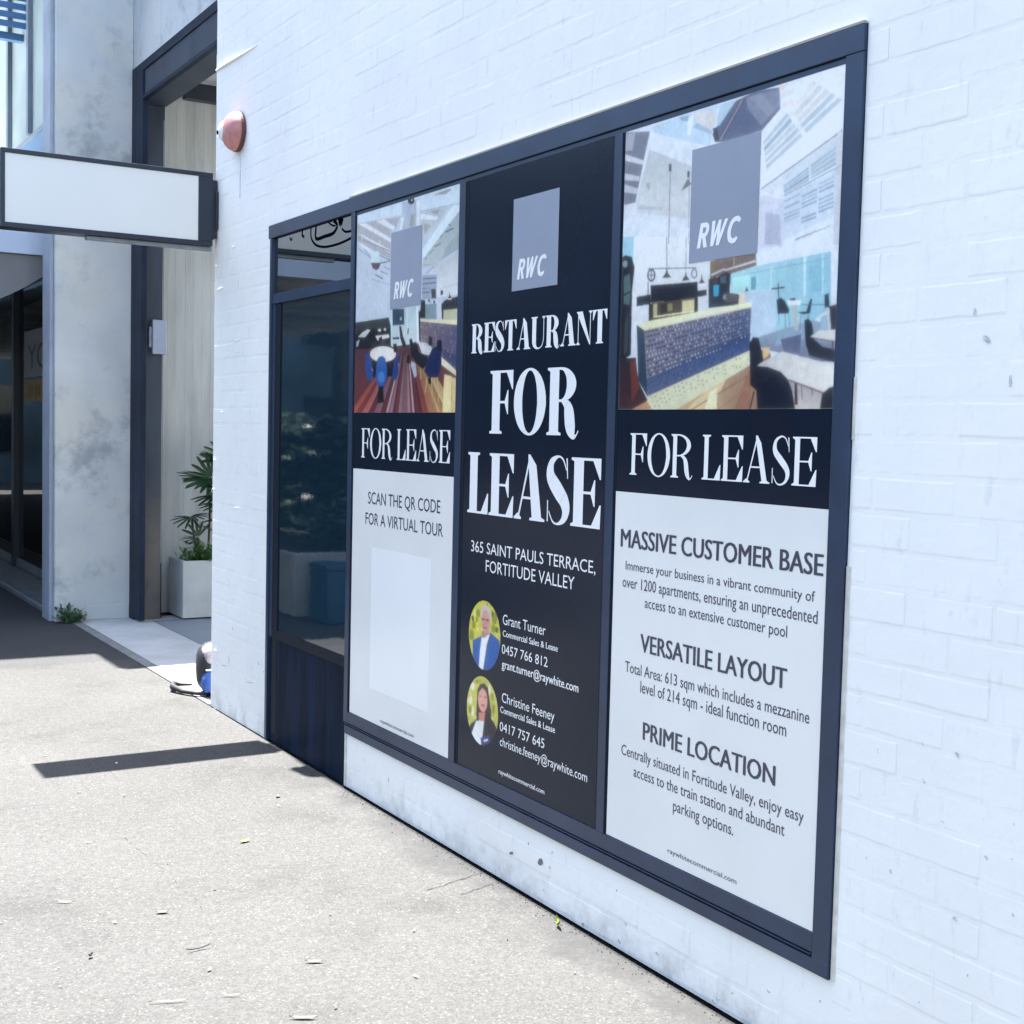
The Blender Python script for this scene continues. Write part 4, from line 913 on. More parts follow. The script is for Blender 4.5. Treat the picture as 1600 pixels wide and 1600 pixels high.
[8,0.56,0.545,0.578,[2924,1751,2921,1754,2917,1751,2920,1748]],
[8,0.119,0.171,0.32,[2930,1737,2927,1740,2923,1737,2926,1734]],
[8,0.119,0.171,0.32,[2921,1727,2918,1730,2914,1726,2918,1723]],
[8,0.119,0.171,0.32,[2927,1713,2924,1716,2920,1712,2923,1709]],
[8,0.025,0.027,0.055,[2928,1861,2925,1864,2921,1861,2925,1858]],
[8,0.665,0.612,0.614,[2919,1850,2916,1853,2912,1849,2916,1846]],
[8,0.665,0.612,0.614,[2926,1837,2922,1840,2919,1837,2922,1834]],
[8,0.035,0.04,0.085,[2917,1826,2914,1829,2910,1825,2913,1822]],
[8,0.56,0.545,0.578,[2923,1813,2920,1816,2916,1812,2919,1809]],
[8,0.035,0.04,0.085,[2914,1802,2911,1805,2907,1801,2911,1799]],
[8,0.56,0.545,0.578,[2921,1789,2917,1792,2913,1788,2917,1785]],
[8,0.035,0.04,0.085,[2912,1778,2908,1781,2905,1778,2908,1775]],
[8,0.56,0.545,0.578,[2918,1764,2915,1767,2911,1764,2914,1761]],
[8,0.035,0.04,0.085,[2909,1754,2906,1757,2902,1754,2906,1751]],
[8,0.119,0.171,0.32,[2915,1740,2912,1743,2908,1740,2912,1737]],
[8,0.032,0.059,0.165,[2907,1730,2903,1733,2900,1730,2903,1727]],
[8,0.032,0.059,0.165,[2913,1716,2909,1719,2906,1716,2909,1713]],
[8,0.56,0.545,0.578,[2913,1862,2910,1865,2906,1862,2909,1859]],
[8,0.56,0.545,0.578,[2904,1851,2901,1854,2897,1851,2901,1848]],
[8,0.035,0.04,0.085,[2911,1839,2907,1842,2904,1838,2907,1835]],
[8,0.025,0.027,0.055,[2902,1828,2899,1831,2895,1827,2898,1824]],
[8,0.035,0.04,0.085,[2908,1815,2905,1818,2901,1814,2904,1812]],
[8,0.665,0.612,0.614,[2900,1804,2896,1807,2892,1804,2896,1801]],
[8,0.56,0.545,0.578,[2906,1791,2902,1794,2899,1791,2902,1788]],
[8,0.035,0.04,0.085,[2897,1780,2894,1783,2890,1780,2893,1777]],
[8,0.025,0.027,0.055,[2903,1767,2900,1770,2896,1767,2900,1764]],
[8,0.56,0.545,0.578,[2895,1757,2891,1760,2888,1757,2891,1754]],
[8,0.032,0.059,0.165,[2901,1744,2897,1747,2894,1743,2897,1740]],
[8,0.032,0.059,0.165,[2892,1733,2889,1736,2885,1733,2889,1730]],
[8,0.032,0.059,0.165,[2898,1720,2895,1723,2891,1720,2895,1717]],
[8,0.035,0.04,0.085,[2898,1864,2895,1866,2891,1863,2894,1860]],
[8,0.56,0.545,0.578,[2889,1853,2886,1855,2882,1852,2886,1849]],
[8,0.035,0.04,0.085,[2896,1840,2892,1843,2889,1840,2892,1837]],
[8,0.56,0.545,0.578,[2887,1829,2884,1832,2880,1829,2883,1826]],
[8,0.56,0.545,0.578,[2893,1817,2890,1820,2886,1816,2890,1814]],
[8,0.665,0.612,0.614,[2885,1806,2881,1809,2878,1806,2881,1803]],
[8,0.56,0.545,0.578,[2891,1793,2888,1796,2884,1793,2887,1790]],
[8,0.035,0.04,0.085,[2882,1783,2879,1786,2876,1783,2879,1780]],
[8,0.025,0.027,0.055,[2889,1770,2885,1773,2882,1770,2885,1767]],
[8,0.56,0.545,0.578,[2880,1760,2877,1763,2873,1760,2877,1757]],
[8,0.119,0.171,0.32,[2886,1747,2883,1750,2879,1746,2883,1743]],
[8,0.119,0.171,0.32,[2878,1737,2875,1740,2871,1736,2874,1733]],
[8,0.119,0.171,0.32,[2884,1723,2881,1726,2877,1723,2880,1720]],
[8,0.025,0.027,0.055,[2883,1865,2880,1868,2876,1864,2879,1862]],
[8,0.56,0.545,0.578,[2874,1854,2871,1857,2867,1854,2871,1851]],
[8,0.025,0.027,0.055,[2881,1842,2877,1845,2874,1841,2877,1839]],
[8,0.025,0.027,0.055,[2872,1831,2869,1834,2865,1831,2869,1828]],
[8,0.665,0.612,0.614,[2878,1819,2875,1822,2872,1818,2875,1816]],
[8,0.025,0.027,0.055,[2870,1808,2867,1811,2863,1808,2866,1805]],
[8,0.035,0.04,0.085,[2876,1796,2873,1799,2869,1796,2873,1793]],
[8,0.035,0.04,0.085,[2868,1786,2865,1788,2861,1785,2864,1782]],
[8,0.665,0.612,0.614,[2874,1773,2871,1776,2867,1773,2870,1770]],
[8,0.025,0.027,0.055,[2866,1763,2863,1766,2859,1763,2862,1760]],
[8,0.119,0.171,0.32,[2872,1750,2869,1753,2865,1750,2868,1747]],
[8,0.032,0.059,0.165,[2864,1740,2860,1743,2857,1740,2860,1737]],
[8,0.032,0.059,0.165,[2870,1727,2866,1730,2863,1727,2866,1724]],
[8,0.025,0.027,0.055,[2868,1866,2865,1869,2861,1866,2864,1863]],
[8,0.56,0.545,0.578,[2859,1855,2856,1858,2853,1855,2856,1852]],
[8,0.56,0.545,0.578,[2866,1843,2863,1846,2859,1843,2862,1840]],
[8,0.035,0.04,0.085,[2857,1833,2854,1836,2851,1833,2854,1830]],
[8,0.665,0.612,0.614,[2864,1821,2860,1824,2857,1820,2860,1818]],
[8,0.56,0.545,0.578,[2855,1811,2852,1813,2849,1810,2852,1807]],
[8,0.665,0.612,0.614,[2862,1798,2858,1801,2855,1798,2858,1795]],
[8,0.035,0.04,0.085,[2853,1788,2850,1791,2847,1788,2850,1785]],
[8,0.665,0.612,0.614,[2860,1776,2856,1778,2853,1775,2856,1772]],
[8,0.665,0.612,0.614,[2851,1766,2848,1769,2845,1765,2848,1763]],
[8,0.032,0.059,0.165,[2858,1753,2854,1756,2851,1753,2854,1750]],
[8,0.119,0.171,0.32,[2850,1743,2846,1746,2843,1743,2846,1740]],
[8,0.032,0.059,0.165,[2856,1730,2852,1733,2849,1730,2852,1727]],
[8,0.665,0.612,0.614,[2853,1867,2850,1870,2846,1867,2849,1864]],
[8,0.025,0.027,0.055,[2845,1857,2841,1860,2838,1857,2841,1854]],
[8,0.665,0.612,0.614,[2851,1845,2848,1848,2844,1845,2848,1842]],
[8,0.035,0.04,0.085,[2843,1835,2840,1838,2836,1834,2839,1832]],
[8,0.56,0.545,0.578,[2849,1823,2846,1826,2842,1822,2846,1820]],
[8,0.035,0.04,0.085,[2841,1813,2838,1815,2834,1812,2837,1810]],
[8,0.665,0.612,0.614,[2847,1801,2844,1803,2841,1800,2844,1797]],
[8,0.025,0.027,0.055,[2839,1791,2836,1793,2833,1790,2836,1788]],
[8,0.665,0.612,0.614,[2845,1778,2842,1781,2839,1778,2842,1775]],
[8,0.665,0.612,0.614,[2837,1769,2834,1771,2831,1768,2834,1766]],
[8,0.119,0.171,0.32,[2843,1756,2840,1759,2837,1756,2840,1753]],
[8,0.032,0.059,0.165,[2835,1746,2832,1749,2829,1746,2832,1743]],
[8,0.119,0.171,0.32,[2842,1734,2838,1737,2835,1734,2838,1731]],
[8,0.025,0.027,0.055,[2838,1869,2835,1871,2832,1868,2835,1865]],
[8,0.665,0.612,0.614,[2830,1858,2827,1861,2823,1858,2827,1855]],
[8,0.56,0.545,0.578,[2836,1847,2833,1849,2830,1846,2833,1844]],
[8,0.035,0.04,0.085,[2828,1837,2825,1839,2822,1836,2825,1834]],
[8,0.035,0.04,0.085,[2835,1825,2831,1827,2828,1824,2831,1822]],
[8,0.665,0.612,0.614,[2827,1815,2823,1818,2820,1815,2823,1812]],
[8,0.665,0.612,0.614,[2833,1803,2830,1806,2826,1803,2829,1800]],
[8,0.035,0.04,0.085,[2825,1793,2822,1796,2818,1793,2821,1790]],
[8,0.035,0.04,0.085,[2831,1781,2828,1784,2825,1781,2828,1778]],
[8,0.56,0.545,0.578,[2823,1771,2820,1774,2817,1771,2820,1768]],
[8,0.032,0.059,0.165,[2829,1759,2826,1762,2823,1759,2826,1756]],
[8,0.032,0.059,0.165,[2821,1750,2818,1753,2815,1750,2818,1747]],
[8,0.119,0.171,0.32,[2828,1737,2824,1740,2821,1737,2824,1734]],
[8,0.025,0.027,0.055,[2823,1870,2820,1872,2817,1869,2820,1867]],
[8,0.665,0.612,0.614,[2815,1860,2812,1862,2809,1859,2812,1857]],
[8,0.56,0.545,0.578,[2822,1848,2819,1851,2815,1848,2818,1845]],
[8,0.035,0.04,0.085,[2814,1838,2811,1841,2807,1838,2810,1835]],
[8,0.56,0.545,0.578,[2820,1827,2817,1829,2814,1826,2817,1824]],
[8,0.025,0.027,0.055,[2812,1817,2809,1820,2806,1817,2809,1814]],
[8,0.665,0.612,0.614,[2819,1805,2816,1808,2812,1805,2815,1802]],
[8,0.025,0.027,0.055,[2811,1796,2808,1798,2804,1795,2807,1793]],
[8,0.56,0.545,0.578,[2817,1784,2814,1786,2811,1783,2814,1781]],
[8,0.665,0.612,0.614,[2809,1774,2806,1777,2803,1774,2806,1771]],
[8,0.032,0.059,0.165,[2815,1762,2812,1765,2809,1762,2812,1759]],
[8,0.032,0.059,0.165,[2808,1753,2805,1756,2801,1753,2804,1750]],
[8,0.032,0.059,0.165,[2814,1741,2811,1743,2807,1740,2810,1738]],
[8,0.665,0.612,0.614,[2809,1871,2806,1874,2803,1871,2806,1868]],
[8,0.665,0.612,0.614,[2801,1861,2798,1864,2795,1861,2798,1858]],
[8,0.665,0.612,0.614,[2807,1850,2804,1852,2801,1849,2804,1847]],
[8,0.025,0.027,0.055,[2799,1840,2797,1843,2793,1840,2796,1837]],
[8,0.665,0.612,0.614,[2806,1829,2803,1831,2800,1828,2803,1826]],
[8,0.665,0.612,0.614,[2798,1819,2795,1822,2792,1819,2795,1816]],
[8,0.025,0.027,0.055,[2804,1807,2801,1810,2798,1807,2801,1805]],
[8,0.56,0.545,0.578,[2797,1798,2794,1801,2790,1798,2793,1795]],
[8,0.035,0.04,0.085,[2803,1786,2800,1789,2797,1786,2800,1783]],
[8,0.56,0.545,0.578,[2795,1777,2792,1780,2789,1777,2792,1774]],
[8,0.032,0.059,0.165,[2801,1765,2798,1768,2795,1765,2798,1762]],
[8,0.119,0.171,0.32,[2794,1756,2791,1759,2788,1756,2791,1753]],
[8,0.119,0.171,0.32,[2800,1744,2797,1747,2794,1744,2797,1741]],
[8,0.025,0.027,0.055,[2794,1872,2791,1875,2788,1872,2791,1869]],
[8,0.56,0.545,0.578,[2787,1862,2784,1865,2780,1862,2783,1860]],
[8,0.56,0.545,0.578,[2793,1851,2790,1854,2787,1851,2790,1848]],
[8,0.56,0.545,0.578,[2785,1842,2782,1844,2779,1841,2782,1839]],
[8,0.035,0.04,0.085,[2792,1831,2789,1833,2785,1830,2788,1828]],
[8,0.56,0.545,0.578,[2784,1821,2781,1824,2778,1821,2781,1818]],
[8,0.025,0.027,0.055,[2790,1810,2787,1812,2784,1809,2787,1807]],
[8,0.665,0.612,0.614,[2783,1801,2780,1803,2777,1800,2779,1798]],
[8,0.035,0.04,0.085,[2789,1789,2786,1792,2783,1789,2786,1786]],
[8,0.665,0.612,0.614,[2781,1780,2778,1783,2775,1780,2778,1777]],
[8,0.119,0.171,0.32,[2788,1768,2785,1771,2781,1768,2784,1765]],
[8,0.032,0.059,0.165,[2780,1759,2777,1762,2774,1759,2777,1756]],
[8,0.032,0.059,0.165,[2786,1747,2783,1750,2780,1747,2783,1744]],
[8,0.665,0.612,0.614,[2780,1873,2777,1876,2774,1873,2777,1870]],
[8,0.56,0.545,0.578,[2772,1864,2769,1866,2766,1863,2769,1861]],
[8,0.025,0.027,0.055,[2779,1853,2776,1855,2773,1853,2776,1850]],
[8,0.025,0.027,0.055,[2771,1844,2768,1846,2765,1843,2768,1841]],
[8,0.665,0.612,0.614,[2778,1832,2775,1835,2771,1832,2774,1830]],
[8,0.025,0.027,0.055,[2770,1823,2767,1826,2764,1823,2767,1820]],
[8,0.665,0.612,0.614,[2776,1812,2773,1815,2770,1812,2773,1809]],
[8,0.56,0.545,0.578,[2769,1803,2766,1806,2763,1803,2766,1800]],
[8,0.025,0.027,0.055,[2775,1792,2772,1794,2769,1791,2772,1789]],
[8,0.56,0.545,0.578,[2768,1783,2765,1785,2762,1782,2764,1780]],
[8,0.119,0.171,0.32,[2774,1771,2771,1774,2768,1771,2771,1768]],
[8,0.119,0.171,0.32,[2766,1762,2764,1765,2760,1762,2763,1760]],
[8,0.119,0.171,0.32,[2773,1751,2770,1753,2767,1750,2769,1748]],
[8,0.665,0.612,0.614,[2766,1875,2763,1877,2760,1874,2763,1872]],
[8,0.035,0.04,0.085,[2758,1865,2755,1868,2752,1865,2755,1862]],
[8,0.035,0.04,0.085,[2765,1854,2762,1857,2759,1854,2762,1852]],
[8,0.56,0.545,0.578,[2757,1845,2754,1848,2751,1845,2754,1842]],
[8,0.665,0.612,0.614,[2764,1834,2761,1837,2758,1834,2760,1832]],
[8,0.025,0.027,0.055,[2756,1825,2753,1828,2750,1825,2753,1823]],
[8,0.035,0.04,0.085,[2762,1814,2760,1817,2756,1814,2759,1811]],
[8,0.025,0.027,0.055,[2755,1805,2752,1808,2749,1805,2752,1803]],
[8,0.035,0.04,0.085,[2761,1794,2759,1797,2755,1794,2758,1791]],
[8,0.665,0.612,0.614,[2754,1786,2751,1788,2748,1785,2751,1783]],
[8,0.119,0.171,0.32,[2760,1774,2757,1777,2754,1774,2757,1771]],
[8,0.119,0.171,0.32,[2753,1766,2750,1768,2747,1765,2750,1763]],
[8,0.119,0.171,0.32,[2759,1754,2756,1757,2753,1754,2756,1751]],
[8,0.665,0.612,0.614,[2752,1876,2749,1878,2746,1875,2749,1873]],
[8,0.025,0.027,0.055,[2744,1866,2741,1869,2738,1866,2741,1864]],
[8,0.665,0.612,0.614,[2751,1856,2748,1858,2745,1856,2748,1853]],
[8,0.025,0.027,0.055,[2743,1847,2740,1849,2737,1847,2740,1844]],
[8,0.665,0.612,0.614,[2750,1836,2747,1839,2744,1836,2747,1833]],
[8,0.56,0.545,0.578,[2742,1827,2739,1830,2736,1827,2739,1825]],
[8,0.665,0.612,0.614,[2749,1817,2746,1819,2743,1816,2746,1814]],
[8,0.665,0.612,0.614,[2741,1808,2739,1810,2736,1808,2738,1805]],
[8,0.025,0.027,0.055,[2748,1797,2745,1799,2742,1797,2745,1794]],
[8,0.035,0.04,0.085,[2740,1788,2738,1791,2735,1788,2737,1786]],
[8,0.032,0.059,0.165,[2747,1777,2744,1780,2741,1777,2744,1774]],
[8,0.119,0.171,0.32,[2740,1769,2737,1771,2734,1769,2736,1766]],
[8,0.032,0.059,0.165,[2746,1757,2743,1760,2740,1757,2743,1755]],
[8,0.665,0.612,0.614,[2737,1877,2735,1879,2732,1876,2734,1874]],
[8,0.665,0.612,0.614,[2730,1868,2727,1870,2724,1867,2727,1865]],
[8,0.025,0.027,0.055,[2737,1857,2734,1860,2731,1857,2734,1855]],
[8,0.035,0.04,0.085,[2729,1849,2727,1851,2724,1848,2726,1846]],
[8,0.665,0.612,0.614,[2736,1838,2733,1841,2730,1838,2733,1835]],
[8,0.56,0.545,0.578,[2729,1829,2726,1832,2723,1829,2726,1827]],
[8,0.665,0.612,0.614,[2735,1819,2732,1821,2729,1818,2732,1816]],
[8,0.665,0.612,0.614,[2728,1810,2725,1813,2722,1810,2725,1808]],
[8,0.665,0.612,0.614,[2734,1799,2731,1802,2728,1799,2731,1797]],
[8,0.025,0.027,0.055,[2727,1791,2724,1793,2721,1791,2724,1788]],
[8,0.119,0.171,0.32,[2733,1780,2731,1782,2728,1780,2730,1777]],
[8,0.119,0.171,0.32,[2726,1772,2723,1774,2720,1772,2723,1769]],
[8,0.032,0.059,0.165,[2732,1761,2730,1763,2727,1760,2729,1758]],
[8,0.665,0.612,0.614,[2724,1878,2721,1880,2718,1878,2721,1875]],
[8,0.035,0.04,0.085,[2716,1869,2714,1872,2711,1869,2713,1866]],
[8,0.665,0.612,0.614,[2723,1859,2720,1861,2717,1859,2720,1856]],
[8,0.665,0.612,0.614,[2716,1850,2713,1853,2710,1850,2713,1848]],
[8,0.665,0.612,0.614,[2722,1840,2719,1842,2716,1840,2719,1837]],
[8,0.56,0.545,0.578,[2715,1831,2712,1834,2709,1831,2712,1829]],
[8,0.035,0.04,0.085,[2721,1821,2719,1823,2716,1821,2718,1818]],
[8,0.665,0.612,0.614,[2714,1813,2712,1815,2709,1812,2711,1810]],
[8,0.035,0.04,0.085,[2721,1802,2718,1804,2715,1802,2718,1799]],
[8,0.035,0.04,0.085,[2714,1794,2711,1796,2708,1794,2711,1791]],
[8,0.032,0.059,0.165,[2720,1783,2717,1785,2714,1783,2717,1780]],
[8,0.119,0.171,0.32,[2713,1775,2710,1777,2707,1775,2710,1772]],
[8,0.119,0.171,0.32,[2719,1764,2716,1766,2714,1764,2716,1761]],
[8,0.56,0.545,0.578,[2710,1879,2707,1881,2704,1879,2707,1876]],
[8,0.56,0.545,0.578,[2702,1870,2700,1873,2697,1870,2700,1868]],
[8,0.025,0.027,0.055,[2709,1860,2706,1863,2703,1860,2706,1858]],
[8,0.56,0.545,0.578,[2702,1852,2699,1854,2696,1852,2699,1849]],
[8,0.025,0.027,0.055,[2708,1842,2706,1844,2703,1841,2706,1839]],
[8,0.665,0.612,0.614,[2701,1833,2699,1836,2696,1833,2698,1831]],
[8,0.025,0.027,0.055,[2708,1823,2705,1826,2702,1823,2705,1820]],
[8,0.035,0.04,0.085,[2701,1815,2698,1817,2695,1815,2698,1812]],
[8,0.025,0.027,0.055,[2707,1804,2705,1807,2702,1804,2704,1802]],
[8,0.035,0.04,0.085,[2700,1796,2698,1799,2695,1796,2697,1794]],
[8,0.119,0.171,0.32,[2707,1786,2704,1788,2701,1786,2704,1783]],
[8,0.119,0.171,0.32,[2700,1778,2697,1780,2694,1778,2697,1775]],
[8,0.032,0.059,0.165,[2706,1767,2703,1769,2700,1767,2703,1764]],
[8,0.025,0.027,0.055,[2696,1880,2693,1883,2690,1880,2693,1878]],
[8,0.035,0.04,0.085,[2689,1872,2686,1874,2683,1871,2686,1869]],
[8,0.035,0.04,0.085,[2695,1862,2693,1864,2690,1862,2693,1859]],
[8,0.665,0.612,0.614,[2688,1854,2686,1856,2683,1853,2686,1851]],
[8,0.025,0.027,0.055,[2695,1844,2692,1846,2689,1843,2692,1841]],
[8,0.025,0.027,0.055,[2688,1835,2685,1838,2683,1835,2685,1833]],
[8,0.025,0.027,0.055,[2694,1825,2692,1828,2689,1825,2692,1823]],
[8,0.035,0.04,0.085,[2688,1817,2685,1820,2682,1817,2685,1815]],
[8,0.035,0.04,0.085,[2694,1807,2691,1809,2688,1807,2691,1804]],
[8,0.56,0.545,0.578,[2687,1799,2685,1801,2682,1799,2684,1797]],
[8,0.032,0.059,0.165,[2693,1789,2691,1791,2688,1788,2691,1786]],
[8,0.032,0.059,0.165,[2687,1781,2684,1783,2681,1781,2684,1778]],
[8,0.119,0.171,0.32,[2693,1770,2690,1773,2688,1770,2690,1768]],
[8,0.035,0.04,0.085,[2682,1881,2680,1884,2677,1881,2679,1879]],
[8,0.56,0.545,0.578,[2675,1873,2673,1875,2670,1873,2672,1870]],
[8,0.025,0.027,0.055,[2682,1863,2679,1866,2676,1863,2679,1861]],
[8,0.56,0.545,0.578,[2675,1855,2672,1858,2670,1855,2672,1853]],
[8,0.035,0.04,0.085,[2681,1845,2679,1848,2676,1845,2679,1843]],
[8,0.56,0.545,0.578,[2675,1837,2672,1840,2669,1837,2672,1835]],
[8,0.665,0.612,0.614,[2681,1827,2679,1830,2676,1827,2678,1825]],
[8,0.56,0.545,0.578,[2674,1820,2672,1822,2669,1819,2672,1817]],
[8,0.025,0.027,0.055,[2681,1809,2678,1812,2675,1809,2678,1807]],
[8,0.025,0.027,0.055,[2674,1802,2671,1804,2669,1802,2671,1799]],
[8,0.032,0.059,0.165,[2680,1791,2678,1794,2675,1791,2678,1789]],
[8,0.032,0.059,0.165,[2674,1784,2671,1786,2668,1784,2671,1781]],
[8,0.119,0.171,0.32,[2680,1773,2677,1776,2675,1773,2677,1771]],
[8,0.035,0.04,0.085,[2669,1883,2666,1885,2663,1882,2666,1880]],
[8,0.56,0.545,0.578,[2662,1874,2659,1877,2656,1874,2659,1872]],
[8,0.025,0.027,0.055,[2668,1865,2666,1867,2663,1865,2666,1862]],
[8,0.035,0.04,0.085,[2661,1857,2659,1859,2656,1857,2659,1854]],
[8,0.025,0.027,0.055,[2668,1847,2666,1850,2663,1847,2665,1845]],
[8,0.025,0.027,0.055,[2661,1839,2659,1842,2656,1839,2659,1837]],
[8,0.035,0.04,0.085,[2668,1830,2665,1832,2663,1829,2665,1827]],
[8,0.025,0.027,0.055,[2661,1822,2659,1824,2656,1822,2658,1819]],
[8,0.665,0.612,0.614,[2668,1812,2665,1814,2662,1812,2665,1809]],
[8,0.025,0.027,0.055,[2661,1804,2658,1807,2656,1804,2658,1802]],
[8,0.032,0.059,0.165,[2667,1794,2665,1797,2662,1794,2665,1792]],
[8,0.119,0.171,0.32,[2661,1787,2658,1789,2656,1787,2658,1784]],
[8,0.032,0.059,0.165,[2667,1777,2665,1779,2662,1776,2664,1774]],
[8,0.025,0.027,0.055,[2655,1884,2653,1886,2650,1883,2652,1881]],
[8,0.035,0.04,0.085,[2648,1876,2646,1878,2643,1875,2646,1873]],
[8,0.035,0.04,0.085,[2655,1866,2652,1869,2650,1866,2652,1864]],
[8,0.665,0.612,0.614,[2648,1859,2646,1861,2643,1858,2646,1856]],
[8,0.035,0.04,0.085,[2655,1849,2652,1851,2650,1849,2652,1847]],
[8,0.56,0.545,0.578,[2648,1841,2646,1844,2643,1841,2645,1839]],
[8,0.035,0.04,0.085,[2655,1832,2652,1834,2650,1831,2652,1829]],
[8,0.035,0.04,0.085,[2648,1824,2646,1826,2643,1824,2645,1822]],
[8,0.56,0.545,0.578,[2655,1814,2652,1817,2649,1814,2652,1812]],
[8,0.035,0.04,0.085,[2648,1807,2646,1809,2643,1807,2645,1805]],
[8,0.032,0.059,0.165,[2654,1797,2652,1799,2649,1797,2652,1795]],
[8,0.032,0.059,0.165,[2648,1790,2646,1792,2643,1790,2645,1787]],
[8,0.119,0.171,0.32,[2654,1780,2652,1782,2649,1780,2652,1777]],
[6,0.722,0.686,0.492,[3064,1663,2633,1776,2633,1737,2935,1624,3043,1624,3070,1649]],
[7,0.214,0.215,0.149,[3054,1659,3051,1662,3047,1659,3050,1657]],
[7,0.214,0.215,0.149,[3045,1647,3041,1649,3038,1647,3041,1644]],
[7,0.122,0.13,0.134,[3036,1634,3032,1637,3028,1634,3032,1632]],
[7,0.214,0.215,0.149,[3034,1660,3030,1663,3026,1660,3030,1658]],
[7,0.122,0.13,0.134,[3025,1648,3021,1650,3017,1648,3021,1646]],
[7,0.214,0.215,0.149,[3016,1635,3012,1638,3009,1635,3012,1633]],
[7,0.85,0.85,0.636,[3018,1669,3015,1671,3011,1669,3014,1667]],
[7,0.214,0.215,0.149,[3010,1656,3006,1659,3002,1656,3006,1654]],
[7,0.214,0.215,0.149,[3002,1644,2998,1646,2994,1644,2998,1642]],
[7,0.214,0.215,0.149,[2998,1670,2994,1672,2991,1670,2994,1668]],
[7,0.122,0.13,0.134,[2990,1658,2987,1660,2983,1657,2986,1655]],
[7,0.122,0.13,0.134,[2982,1645,2979,1647,2975,1645,2978,1643]],
[7,0.214,0.215,0.149,[2983,1678,2979,1681,2975,1678,2979,1676]],
[7,0.122,0.13,0.134,[2975,1666,2972,1668,2968,1666,2971,1664]],
[7,0.122,0.13,0.134,[2968,1654,2964,1656,2960,1654,2964,1651]],
[7,0.85,0.85,0.636,[2963,1679,2960,1682,2956,1679,2959,1677]],
[7,0.85,0.85,0.636,[2956,1667,2952,1669,2949,1667,2952,1665]],
[7,0.85,0.85,0.636,[2949,1655,2945,1657,2941,1655,2945,1653]],
[7,0.122,0.13,0.134,[2948,1688,2944,1690,2941,1687,2944,1685]],
[7,0.214,0.215,0.149,[2941,1675,2938,1678,2934,1675,2937,1673]],
[7,0.214,0.215,0.149,[2934,1663,2931,1665,2927,1663,2931,1661]],
[7,0.122,0.13,0.134,[2929,1689,2925,1691,2922,1688,2925,1686]],
[7,0.122,0.13,0.134,[2922,1676,2919,1679,2915,1676,2919,1674]],
[7,0.122,0.13,0.134,[2916,1664,2912,1666,2909,1664,2912,1662]],
[7,0.122,0.13,0.134,[2914,1697,2910,1699,2906,1697,2910,1694]],
[7,0.122,0.13,0.134,[2908,1685,2904,1687,2900,1684,2904,1682]],
[7,0.214,0.215,0.149,[2901,1673,2898,1675,2894,1672,2898,1670]],
[7,0.214,0.215,0.149,[2895,1698,2892,1700,2888,1697,2891,1695]],
[7,0.85,0.85,0.636,[2889,1686,2886,1688,2882,1685,2886,1683]],
[7,0.85,0.85,0.636,[2883,1674,2880,1676,2876,1673,2880,1671]],
[7,0.85,0.85,0.636,[2880,1706,2876,1708,2873,1706,2876,1703]],
[7,0.122,0.13,0.134,[2874,1694,2871,1696,2867,1694,2871,1691]],
[7,0.122,0.13,0.134,[2869,1682,2866,1684,2862,1682,2865,1679]],
[7,0.214,0.215,0.149,[2862,1707,2858,1709,2855,1706,2858,1704]],
[7,0.85,0.85,0.636,[2857,1695,2853,1697,2850,1694,2853,1692]],
[7,0.122,0.13,0.134,[2852,1683,2848,1685,2845,1683,2848,1680]],
[7,0.214,0.215,0.149,[2847,1714,2843,1717,2840,1714,2843,1712]],
[7,0.122,0.13,0.134,[2842,1703,2839,1705,2835,1702,2838,1700]],
[7,0.214,0.215,0.149,[2837,1691,2834,1693,2830,1691,2834,1689]],
[7,0.85,0.85,0.636,[2829,1715,2826,1717,2822,1715,2825,1713]],
[7,0.122,0.13,0.134,[2825,1704,2821,1706,2818,1703,2821,1701]],
[7,0.214,0.215,0.149,[2820,1692,2817,1694,2813,1692,2817,1689]],
[7,0.122,0.13,0.134,[2814,1723,2811,1725,2807,1723,2810,1721]],
[7,0.85,0.85,0.636,[2810,1711,2807,1714,2803,1711,2806,1709]],
[7,0.122,0.13,0.134,[2806,1700,2803,1702,2799,1700,2802,1697]],
[7,0.214,0.215,0.149,[2797,1724,2793,1726,2790,1724,2793,1722]],
[7,0.85,0.85,0.636,[2793,1712,2790,1714,2786,1712,2790,1710]],
[7,0.85,0.85,0.636,[2789,1701,2786,1703,2783,1700,2786,1698]],
[7,0.122,0.13,0.134,[2782,1732,2779,1734,2775,1732,2778,1729]],
[7,0.85,0.85,0.636,[2778,1720,2775,1722,2772,1720,2775,1718]],
[7,0.122,0.13,0.134,[2775,1708,2772,1711,2768,1708,2772,1706]],
[7,0.122,0.13,0.134,[2765,1732,2762,1735,2758,1732,2762,1730]],
[7,0.122,0.13,0.134,[2762,1721,2759,1723,2755,1721,2758,1719]],
[7,0.85,0.85,0.636,[2759,1709,2756,1711,2752,1709,2755,1707]],
[7,0.85,0.85,0.636,[2750,1740,2747,1742,2744,1740,2747,1738]],
[7,0.85,0.85,0.636,[2747,1729,2744,1731,2741,1728,2744,1726]],
[7,0.85,0.85,0.636,[2745,1717,2741,1719,2738,1717,2741,1715]],
[7,0.122,0.13,0.134,[2734,1741,2731,1743,2727,1741,2730,1739]],
[7,0.214,0.215,0.149,[2731,1729,2728,1731,2725,1729,2728,1727]],
[7,0.122,0.13,0.134,[2729,1718,2726,1720,2722,1718,2725,1716]],
[7,0.85,0.85,0.636,[2719,1748,2716,1750,2712,1748,2716,1746]],
[7,0.85,0.85,0.636,[2717,1737,2714,1739,2710,1737,2713,1735]],
[7,0.85,0.85,0.636,[2715,1726,2711,1728,2708,1725,2711,1723]],
[7,0.85,0.85,0.636,[2703,1749,2700,1751,2697,1749,2700,1747]],
